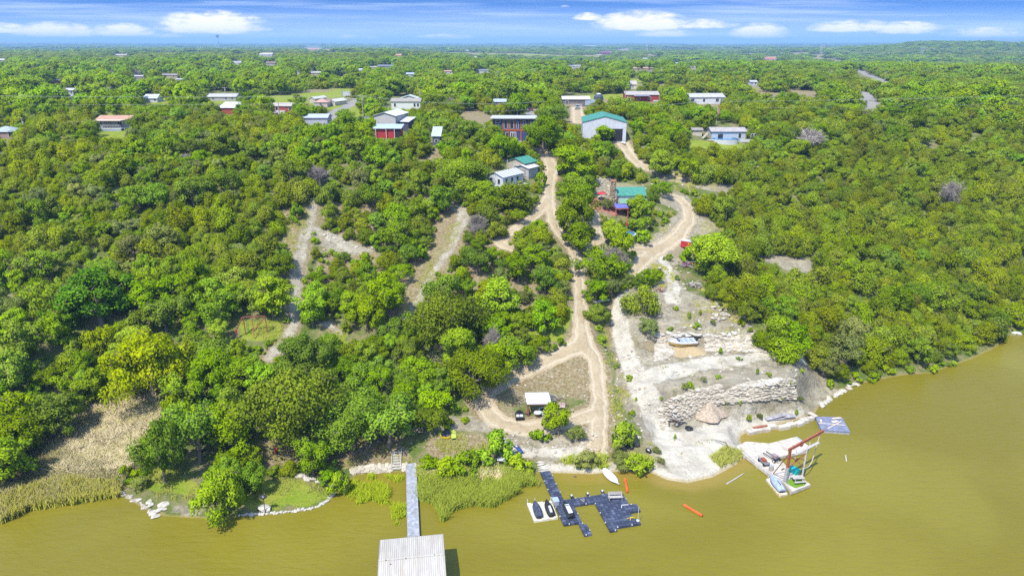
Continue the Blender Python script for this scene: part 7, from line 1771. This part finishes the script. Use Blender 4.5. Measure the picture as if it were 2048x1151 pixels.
t = hse(565, 226, 38, 20, (.36, .32, .28), (.30, .07, .05), 'dark red house with a tan grey roof and a white porch skirt', wins=[(-4, 1.7, 1.0, 1.4), (-2.0, 1.7, .8, 1.4), (3, 1.7, 1.0, 1.2)], h=2.6); m = MB(); m.box((-1.5, -1.2, .2), (6, 2.4, 1.3)); m.build('porch', WHITE, t)
hse(458, 228, 36, 18, (.64, .66, .68), (.30, .06, .035), 'small orange red barn with a bright white roof', 'shed', d=7, pitch=.2, wins=(), name='barn', cat='barn', h=2.3)
hse(631, 247, 48, 10, (.34, .38, .46), (.34, .36, .40), 'long slate blue roof beside the grey street', 'gable_x', pitch=.3, wins=())
t = thing('stock_trailer', 'rusty brown stock trailer parked on the verge above the thicket', 'trailer', Gv(542, 237), R(5)); m = MB(); m.box((0, 0, 1.3), (4.6, 2, 1.4)); m.build('body', M('rust_brown', (.20, .11, .08), .8), t); m = MB(); m.box((0, 0, 2.03), (4.7, 2.1, .06)); m.build('roof', WOOD, t)
for x in (-.6, .6): m = MB(); m.tube([(x, -1.05, .4), (x, -.85, .4)], .38, 12); m.build('wheel', BLACK, t)
hse(444, 202, 56, 14, (.36, .35, .35), (.34, .33, .33), 'long grey house with a flat grey roof behind a green lawn', wins=[(2, 1.4, 1.0, 1.1), (5, 1.4, 1.0, 1.1), (-4, 1.4, 1, 1)])
hse(302, 205, 26, 12, (.50, .54, .60), (.56, .57, .60), 'pale grey gabled house in the left woods below the wires', 'gable_x', pitch=.5, wins=[(2, 1.3, 1, 1)])
hse(1000, 213, 24, 16, (.40, .46, .56), (.32, .18, .09), 'brown house with a steel blue roof behind the big oaks', wins=[(-1.5, 1.4, .9, 1.2), (2.2, 1.4, .9, 1.2)])
t = hse(1152, 212, 54, 22, (.60, .58, .52), (.13, .11, .11), 'long low house with a pale roof and a shaded carport', wins=[(-4, 1.5, 1.2, 1.2)], h=2.8); m = MB(); m.box((6, -.05, 1.5), (4.2, .1, 2.5)); m.build('garage_door', SILVER, t); m = MB(); m.box((-2, -1.5, .5), (9, .3, 1.0)); m.build('deck_fence', WOOD, t)
t = hse(1284, 203, 66, 20, (.33, .30, .26), (.30, .035, .03), 'dark red mobile home with a grey roof and a blue porch awning', wins=[(-6.2, 1.5, 1.4, 1.5), (3.4, 1.5, 1.2, 1.2), (-1.5, 1.3, 1.0, 1.7)], h=3.0); m = MB(); m.box((-.5, -1.2, 2.65), (7.2, 2.4, .12)); m.build('awning', SILVER, t); m = MB(); m.box((-6.2, -.03, .1), (3.2, .1, 1.0)); m.box((6.8, -.03, .1), (3.2, .1, 1.0)); m.build('skirt', WHITE, t)
hse(1414, 208, 70, 14, (.46, .45, .43), (.62, .63, .66), 'white mobile home with dark shutters half hidden by junipers', wins=[(-6.6, 1.6, 1.5, 1.3), (-1.5, 1.6, .9, 1.2), (4.5, 1.6, 1.3, 1.2)], h=2.9, rz=R(4))
t = hse(1456, 282, 68, 28, (.32, .29, .27), (.44, .48, .50), 'pale blue grey mobile home with a brown roof behind the blue pool', wins=[(3.6, 1.7, .9, 1.3), (7.6, 1.8, .7, 1.0), (8.6, 1.8, .7, 1.0)], doors=((-2.6, 1.6, 2.2, GLASS),), h=3.0, d=6); m = MB(); m.box((-3, -1.4, .5), (8, 2.6, .2)); m.build('deck', WOODGREY, t); m = MB(); m.box((7, -.04, .1), (6, .08, .9)); m.build('skirt', WHITE, t)
pool((1449, 285), 4.3, 2.2, 'blue oval pool with a white wall in front of the mobile home', 1.25, WHITE, M('pool_blue', (.05, .24, .52), .4))
hse(1394, 272, 19, 15, (.26, .22, .20), (.46, .41, .32), 'small tan garden shed with a dark roof left of the oval pool', 'gable_x', d=3, wins=(), name='shed', cat='shed')
p = Gv(1410, 278); t = thing('play_slide', 'brown wooden climbing ramp beside the garden shed', 'playset', p, R(30)); m = MB(); m.bar((-1.2, 0, .2), (1.0, 0, 1.9), 1.0, .1); m.build('ramp', WOOD, t)
for y in (-.4, .4): m = MB(); m.bar((1.0, y, 0), (1.0, y, 1.9), .12); m.build('leg', WOOD, t)
p = Gv(1432, 250); t = thing('flagpole', 'flagpole with a drooping red and white flag behind the pale mobile home', 'flagpole', p); m = MB(); m.cyl((0, 0, 0), .06, 6.0, 8); m.build('pole', WHITE, t); m = MB(); m.box((.45, 0, 4.6), (.8, .05, 1.8)); m.build('flag', M('flag', (.45, .2, .2), .8, var=.5, scale=2), t)
hse(1267, 178, 11, 16, (.36, .31, .29), (.58, .55, .50), 'narrow gabled house with a mauve grey roof up in the woods', 'gable_x', pitch=.6, wins=[(-.4, 1.6, .6, 1.2)])
p = Gv(1197, 200); t = thing('dome_tent', 'dark domed canopy with a pale top beside the long low house', 'canopy', p); m = MB(); m.tube([(0, 0, 0), (0, 0, 1.6), (0, 0, 2.6), (0, 0, 3.1)], [2.3, 2.2, 1.4, .2], 14); m.build('shell', NAVY, t); m = MB(); m.tube([(0, 0, 2.7), (0, 0, 3.2)], [1.35, .2], 14); m.build('top', WHITE, t)
# pickup truck
p = Gv(1155, 219); t = thing('pickup_truck', 'silver blue pickup truck parked facing the camera on the dirt drive', 'pickup truck', p, R(-6)); cm = M('silver_car', (.36, .42, .50), .3, .3, var=.05)
m = MB(); m.box((0, 2.7, .75), (1.9, 5.4, .6)); m.build('body', cm, t); m = MB(); m.box((0, 2.3, 1.4), (1.75, 1.9, .75), taper=.82); m.build('cabin', cm, t); m = MB(); m.box((0, 1.36, 1.4), (1.5, .1, .5)); m.build('windscreen', GLASS, t); m = MB(); m.box((0, .02, .62), (1.2, .1, .3)); m.build('grille', BLACK, t)
for x in (-.75, .75): m = MB(); m.box((x, .0, .8), (.3, .1, .18)); m.build('headlight', WHITE, t)
for x in (-.88, .88):
    for y in (.95, 4.3): m = MB(); m.tube([(x-.12, y, .38), (x+.12, y, .38)], .38, 12); m.build('wheel', BLACK, t)
p = Gv(1062, 222); t = thing('parked_car', 'dark red car at the head of the pale concrete drive', 'car', p, R(4)); dr = M('dark_red_car', (.20, .02, .025), .3, .2); m = MB(); m.box((0, 2, .65), (1.8, 4.3, .6)); m.build('body', dr, t); m = MB(); m.box((0, 2.2, 1.2), (1.6, 2.2, .55), taper=.8); m.build('cabin', GLASS, t)
for x in (-.8, .8):
    for y in (.7, 3.4): m = MB(); m.tube([(x-.1, y, .33), (x+.1, y, .33)], .33, 12); m.build('wheel', BLACK, t)
p = Gv(695, 194); t = thing('box_trailer', 'white box trailer parked where the grey street bends', 'trailer', p, R(10)); m = MB(); m.box((0, 0, 1.5), (4.2, 2, 2)); m.build('body', WHITE, t); m = MB(); m.box((0, 0, 2.52), (4.26, 2.06, .06)); m.build('roof', GALV, t)
for s in (-.5, .5): m = MB(); m.tube([(s, -1.06, .4), (s, -.86, .4)], .4, 12); m.build('wheel', BLACK, t)
# far houses
for (x, y, w, h, rc, wc, lab) in FARHOUSE:
    p = Gv(x, y); k = mpp(p); wm = w*k; hm = h*k
    d = min(max(5, wm*.5), 9); sc_ = (rc[0]*.62, rc[1]*.62, rc[2]*.62); sw_ = (wc[0]*.65, wc[1]*.65, wc[2]*.65)
    hw = max(2.2, min(hm*.5, 6)); building(x, y, wm, d, hw, lab, sw_, sc_, 'gable_x', min(.7, max(.2, (hm-hw)/(d/2)*.6)), R(random.uniform(-6, 6)), 'far_house', 'house', wins=[(wm*f, hw*.55, max(.8, wm*.08), hw*.35) for f in (-.28, .25)], found=2.0, lift=.6)
# ------------------------------------------------------------------ poles, wires, tower
def pole(px, py, hpx, label, xarm=True, box=True):
    p = Gv(px, py); k = mpp(p); h = hpx*k; t = thing('utility_pole', label, 'utility pole', p, R(random.uniform(-10, 10))); m = MB(); m.tube([(0, 0, -1), (0, 0, h)], [.17, .12], 8); m.build('pole', WOOD, t)
    if xarm:
        m = MB(); m.box((0, 0, h-.6), (2.2, .12, .14)); m.build('crossarm', WOOD, t)
        for x in (-1, 0, 1): m = MB(); m.cyl((x, 0, h-.5), .06, .22, 6); m.build('insulator', WHITE, t)
    if box: m = MB(); m.cyl((.28, -.1, h-1.9), .24, .8, 10); m.build('transformer', GALV, t)
    return Vector((p.x, p.y, p.z+h-.45))
tops = {}
for key, px, py, h, lab, xa, bx in (('a', 727, 243, 52, 'dark utility pole standing in front of the grey street', 1, 1), ('b', 525, 226, 34, 'utility pole with a transformer left of the dark red house', 1, 1), ('c', 512, 238, 28, 'plain pole on the verge beside the stock trailer', 0, 0), ('d', 559, 230, 26, 'plain pole right in front of the dark red house', 0, 0), ('e', 452, 200, 26, 'utility pole behind the long grey house roof', 1, 1), ('f', 1069, 172, 34, 'utility pole on the open plateau above the navy house', 1, 1), ('g', 995, 165, 22, 'utility pole far up in the centre woods', 1, 0), ('h', 1109, 236, 36, 'utility pole left of the dirt drive', 1, 0), ('i', 1167, 160, 26, 'utility pole above the long low house', 1, 1), ('j', 1322, 157, 22, 'utility pole in the woods right of centre', 1, 1), ('k', 1543, 222, 30, 'utility pole at the edge of the open field', 1, 1), ('l', 1717, 210, 28, 'utility pole on the inside of the grey road bend', 1, 1), ('m', 1840, 225, 30, 'thin pole in the right woods', 0, 0), ('n', 685, 205, 26, 'utility pole beside the storage barns', 1, 1), ('o', 50, 268, 32, 'leaning grey lamp pole near the left edge', 0, 1), ('p', 224, 208, 34, 'utility pole in the dark left woods', 1, 1), ('q', 92, 200, 24, 'utility pole far left behind the dark trees', 1, 1), ('r', 337, 200, 24, 'utility pole with a white lamp in the left woods', 1, 1), ('s', 1389, 236, 34, 'utility pole in front of the white mobile home', 1, 0), ('t', 840, 205, 26, 'pale lamp pole right of the brown grey roofed house', 0, 1), ('u', 1015, 362, 42, 'thin grey pole beside the white cabin', 0, 0), ('v', 1250, 206, 28, 'plain pole left of the dark red mobile home', 0, 0), ('w', 1660, 160, 20, 'utility pole right of the open field', 1, 1), ('x', 1768, 168, 24, 'pole beside the far stretch of grey road', 1, 0)):
    tops[key] = pole(px, py, h, lab, bool(xa), bool(bx))
p = tops['u']
WIRE = M('wire', (.42, .42, .40), .5, .3)
def wire(a, b, sag, label, r_=.022, off=(0, 0, 0), n=16, group=None):
    a = Vector(a)+Vector(off); b = Vector(b)+Vector(off); m = MB(); pts = []
    for i in range(n+1):
        u = i/n; q = a.lerp(b, u)-a; q.z -= sag*4*u*(1-u); pts.append(q)
    m.tube(pts, r_, 5); o = m.build('power_line', WIRE); o.location = a; return tag(o, label, 'power line', group)
chain = ['p', 'a', 'h', 's', 'k']
far_l = Vector((-330, 250, 46)); far_r = Vector((330, 270, 47))
seq = [('left', far_l)]+[(k, tops[k]) for k in ('a', 'h', 's')]+[('right', far_r)]
for (n0, a), (n1, b), lab in zip(seq[:-1], seq[1:], ('power line of the near street run left of the dark pole', 'power line of the near street run from the dark pole to the dirt drive', 'power line of the near street run above the workshop', 'power line of the near street run over the right woods')):
    for off in (-1.0, 1.0): wire(a, b, 1.8, lab, .02, (off*.3, off, 0), group=lab.replace('power line of', 'wires of'))
    wire(a, b, 2.3, 'slack cable below the '+lab.replace('power line of ', ''), .028, (0, 0, -2.2))
wire(tops['p'], tops['e'], 1.5, 'power line of the back street run over the dark left woods'); wire(tops['e'], tops['n'], 1.5, 'power line of the back street run above the small orange red barn'); wire(tops['n'], tops['g'], 2, 'power line of the back street run across the centre woods'); wire(tops['g'], tops['f'], 1.0, 'power line between the two poles in the centre woods'); wire(tops['i'], tops['j'], 1.2, 'power line above the dark red mobile home'); wire(tops['q'], tops['p'], 1.0, 'power line at the far left over dark trees'); wire(tops['k'], tops['l'], 1, 'power line from the open field to the road bend')
def pylon(px, py, hpx, label):
    p = Gv(px, py); h = hpx*mpp(p); t = thing('transmission_tower', label, 'pylon', p); m = MB(); s = h*.02
    for a in (-1, 1): m.tube([(a*h*.09, 0, -3), (a*h*.09, 0, h)], [s, s*.7], 6)
    m.build('pole', GALV, t); m = MB(); m.bar((-h*.26, 0, h*.86), (h*.26, 0, h*.86), s*1.4); m.build('crossarm', GALV, t); m = MB(); m.bar((-h*.09, 0, h*.1), (h*.09, 0, h*.8), s); m.bar((h*.09, 0, h*.1), (-h*.09, 0, h*.8), s); m.build('brace', GALV, t)
    return [Vector((p.x+a*h*.25, p.y, p.z+h*.83)) for a in (-1, 1)]
A_ = pylon(1293, 104, 20, 'grey transmission tower on the far ridge left of the others'); B_ = pylon(1641, 113, 23, 'grey transmission tower above the tan field strip'); C_ = pylon(1842, 118, 24, 'grey transmission tower on the right hillside'); D_ = [v+Vector((900, -150, 10)) for v in C_]; E_ = [v+Vector((-1500, -100, 5)) for v in A_]
for i, sd_ in enumerate(('upper', 'lower')):
    for a, b, nm in ((E_[i], A_[i], 'left of the ridge tower'), (A_[i], B_[i], 'between the ridge tower and the field tower'), (B_[i], C_[i], 'between the field tower and the hillside tower'), (C_[i], D_[i], 'right of the hillside tower')): wire(a, b, 14, 'high voltage line sagging '+nm, .13, group='high voltage lines '+nm)
p = Gv(438, 98); h = 27*mpp(p); t = thing('water_tower', 'slender grey water tower rising above the skyline', 'water tower', p); m = MB(); m.tube([(0, 0, -5), (0, 0, h*.85)], [h*.05, h*.035], 10); m.build('stem', SILVER, t); m = MB(); m.tube([(0, 0, h*.82), (0, 0, h*.88), (0, 0, h*.96), (0, 0, h)], [h*.05, h*.13, h*.13, h*.05], 14); m.build('tank', SLATE, t)
# fence along the near street
p = Gv(745, 241); t = thing('chain_fence', 'low grey green chain link fence along the near street', 'fence', p); m = MB(); m.box((0, 0, .7), (22, .03, 1.2)); m.build('mesh_panel', M('fence_mesh', (.30, .36, .35), .8), t)
for i in range(8): m = MB(); m.cyl((-11+22*i/7, 0, -.3), .05, 1.7, 6); m.build('post', GALV, t)
# ------------------------------------------------------------------ reeds, grass tufts
def blades(polys, n, hgt, wid, name, label, mat, seed, z0=None, lean=.35, cond=None):
    r = np.random.default_rng(seed); PTS = []
    for poly in polys:
        pw_ = gp(poly) if z0 is None else W([q[0] for q in poly], [q[1] for q in poly], 0)[:, :2]
        lo, hi = pw_.min(0), pw_.max(0); k = r.uniform(0, 1, (n*3, 2))*(hi-lo)+lo; m_ = inside(pw_, k[:, 0], k[:, 1]); k = k[m_][:n]; PTS.append(k)
    P = np.concatenate(PTS); 
    d_ = fbm(P[:, 0]/2.2, P[:, 1]/2.2, seed, 3); P = P[d_ > cond] if cond else P
    z_ = np.maximum(H(P[:, 0], P[:, 1]), 0) if z0 is None else np.zeros(len(P)); V, L = [], []
    nb = 5; hs = hgt*(0.7+0.6*fbm(P[:, 0]/3, P[:, 1]/3, seed+5, 2))
    for b in range(nb):
        a = r.uniform(0, 6.28, len(P)); ox = r.normal(0, .16, (len(P), 2)); h_ = hs*r.uniform(.55, 1.15, len(P)); ln = r.normal(0, lean, (len(P), 2))*h_[:, None]+np.array([.12, .05])*h_[:, None]
        c = np.stack([P[:, 0]+ox[:, 0], P[:, 1]+ox[:, 1], z_], 1); w_ = np.stack([np.cos(a), np.sin(a), a*0], 1)*wid/2
        mid = c+np.concatenate([ln*.35, h_[:, None]*.6], 1); tip = c+np.concatenate([ln, h_[:, None]], 1)
        V.append(np.stack([c-w_, c+w_, mid+w_*.9, mid-w_*.9], 1).reshape(-1, 3)); V.append(np.stack([mid-w_*.9, mid+w_*.9, tip+w_*.2, tip-w_*.2], 1).reshape(-1, 3)); lv = r.uniform(0, 1, len(P)); L += [lv*.8, np.clip(lv+.15, 0, 1)]
    V = np.concatenate(V); q = np.arange(len(V)).reshape(-1, 4); v4 = V.reshape(-1, 4, 3); gn = np.cross(v4[:, 1]-v4[:, 0], v4[:, 2]-v4[:, 0]); fl = gn[:, 1] > 0; v4[fl] = v4[fl][:, ::-1]; V = v4.reshape(-1, 3)
    nn = np.array([-.15, -.45, .85])+r.normal(0, .25, (len(v4), 3)); nn /= np.linalg.norm(nn, axis=1, keepdims=True)
    me = np_mesh(name, V, q, mat, normals=np.repeat(nn, 4, 0), smooth=True); at = me.attributes.new('lv', 'FLOAT', 'FACE'); at.data.foreach_set('value', np.concatenate(L).astype(np.float32))
    o = bpy.data.objects.new(name, me); C.objects.link(o); return tag(o, label, 'reeds' if 'reed' in name else 'grass', kind='stuff')
blades([[(835, 940), (1080, 946), (1075, 975), (1030, 990), (985, 1015), (940, 1010), (900, 1025), (885, 1045), (870, 1010), (838, 1000)]], 5200, 1.3, .07, 'green_reeds', 'yellow green reeds standing in the shallows right of the walkway', LM['reed'], 5, 0, cond=.40)
blades([[(695, 985), (715, 958), (745, 950), (812, 955), (812, 1040), (790, 1050), (780, 1010), (740, 1000), (715, 1010), (700, 1000)]], 1500, .75, .07, 'sparse_reeds', 'thin reeds scattered in the shallows left of the walkway', LM['reed'], 6, 0, cond=.47)
blades([[(838, 938), (900, 942), (965, 944), (1040, 946), (1035, 955), (960, 962), (840, 955)]], 700, 1.1, .08, 'dry_shore_reeds', 'dead straw coloured reeds at the back of the green reed bed', LM['dry_reed'], 16, 0)
blades([[(95, 900), (160, 830), (240, 782), (305, 778), (320, 840), (290, 900), (250, 950), (180, 960), (100, 950)]], 4200, 1.3, .085, 'dry_reed_bank', 'bleached dead reeds covering the bank on the left', LM['dry_reed'], 7, lean=.6)
blades([[(95, 900), (160, 830), (240, 782), (305, 778), (320, 840), (290, 900), (250, 950), (180, 960), (100, 950)]], 1700, 1.35, .07, 'green_bank_reeds', 'green reeds growing up through the bleached bank on the left', LM['mixed_reed'], 27, lean=.4, cond=.47)
blades([[(0, 940), (90, 890), (200, 940), (250, 960), (240, 985), (165, 1000), (60, 1018), (0, 1047)]], 4200, 1.3, .075, 'green_reed_bank', 'mixed green and tan reeds along the left shore', LM['mixed_reed'], 8, lean=.4)
blades([[(0, 1000), (120, 960), (235, 975), (240, 995), (165, 1006), (60, 1022), (0, 1050)]], 1200, 1.5, .09, 'tall_shore_reeds', 'taller fresh green reeds at the left waterline', LM['grass'], 9, lean=.2)
blades([[(1420, 915), (1450, 895), (1486, 905), (1478, 922), (1440, 935)]], 500, .6, .06, 'shore_grass', 'green grass patch beside the concrete dock', LM['grass'], 10)
blades([[(1110, 940), (1300, 936), (1310, 918), (1250, 912), (1120, 915)]], 700, .8, .07, 'shore_reeds', 'grey green reeds along the shore behind the paddle board', LM['reed'], 11, cond=.45)
blades([[(1165, 500), (1260, 520), (1270, 560), (1235, 590), (1190, 605), (1170, 560)], [(1205, 640), (1225, 700), (1265, 800), (1310, 900), (1225, 890), (1215, 780), (1200, 690)], [(1395, 580), (1450, 590), (1480, 620), (1430, 618)], [(1285, 440), (1320, 410), (1350, 430), (1330, 465), (1290, 490)], [(1400, 390), (1440, 400), (1450, 470), (1400, 520)], [(1340, 350), (1440, 356), (1440, 385), (1350, 380)], [(1300, 520), (1345, 540), (1350, 570), (1320, 578)], [(1380, 600), (1480, 620), (1540, 690), (1430, 690), (1350, 650)]], 700, .42, .05, 'weeds', 'green weeds scattered over the pale slopes', LM['grass'], 12, cond=.52)
blades([[(470, 640), (560, 640), (600, 690), (690, 660), (690, 690), (560, 700)], [(565, 510), (575, 420), (630, 390), (620, 440), (600, 500)], [(780, 640), (850, 540), (880, 470), (930, 430), (905, 490), (830, 630)], [(460, 960), (560, 952), (655, 980), (600, 1012), (470, 1022)], [(245, 965), (330, 930), (400, 960), (390, 1000), (300, 1000)], [(500, 890), (700, 870), (830, 900), (830, 925), (700, 940), (560, 930)], [(850, 870), (1000, 865), (1010, 900), (900, 920)]], 900, .38, .05, 'long_grass', 'dry and green grass tufts in the clearings', LM['grass'], 13, cond=.47)
blades([[(1260, 600), (1330, 570), (1480, 650), (1600, 705), (1660, 780), (1620, 825), (1480, 850), (1400, 900), (1330, 930), (1280, 800)]], 1000, .40, .05, 'quarry_weeds', 'sparse green weeds on the bare quarry floor', LM['grass'], 14, cond=.63)
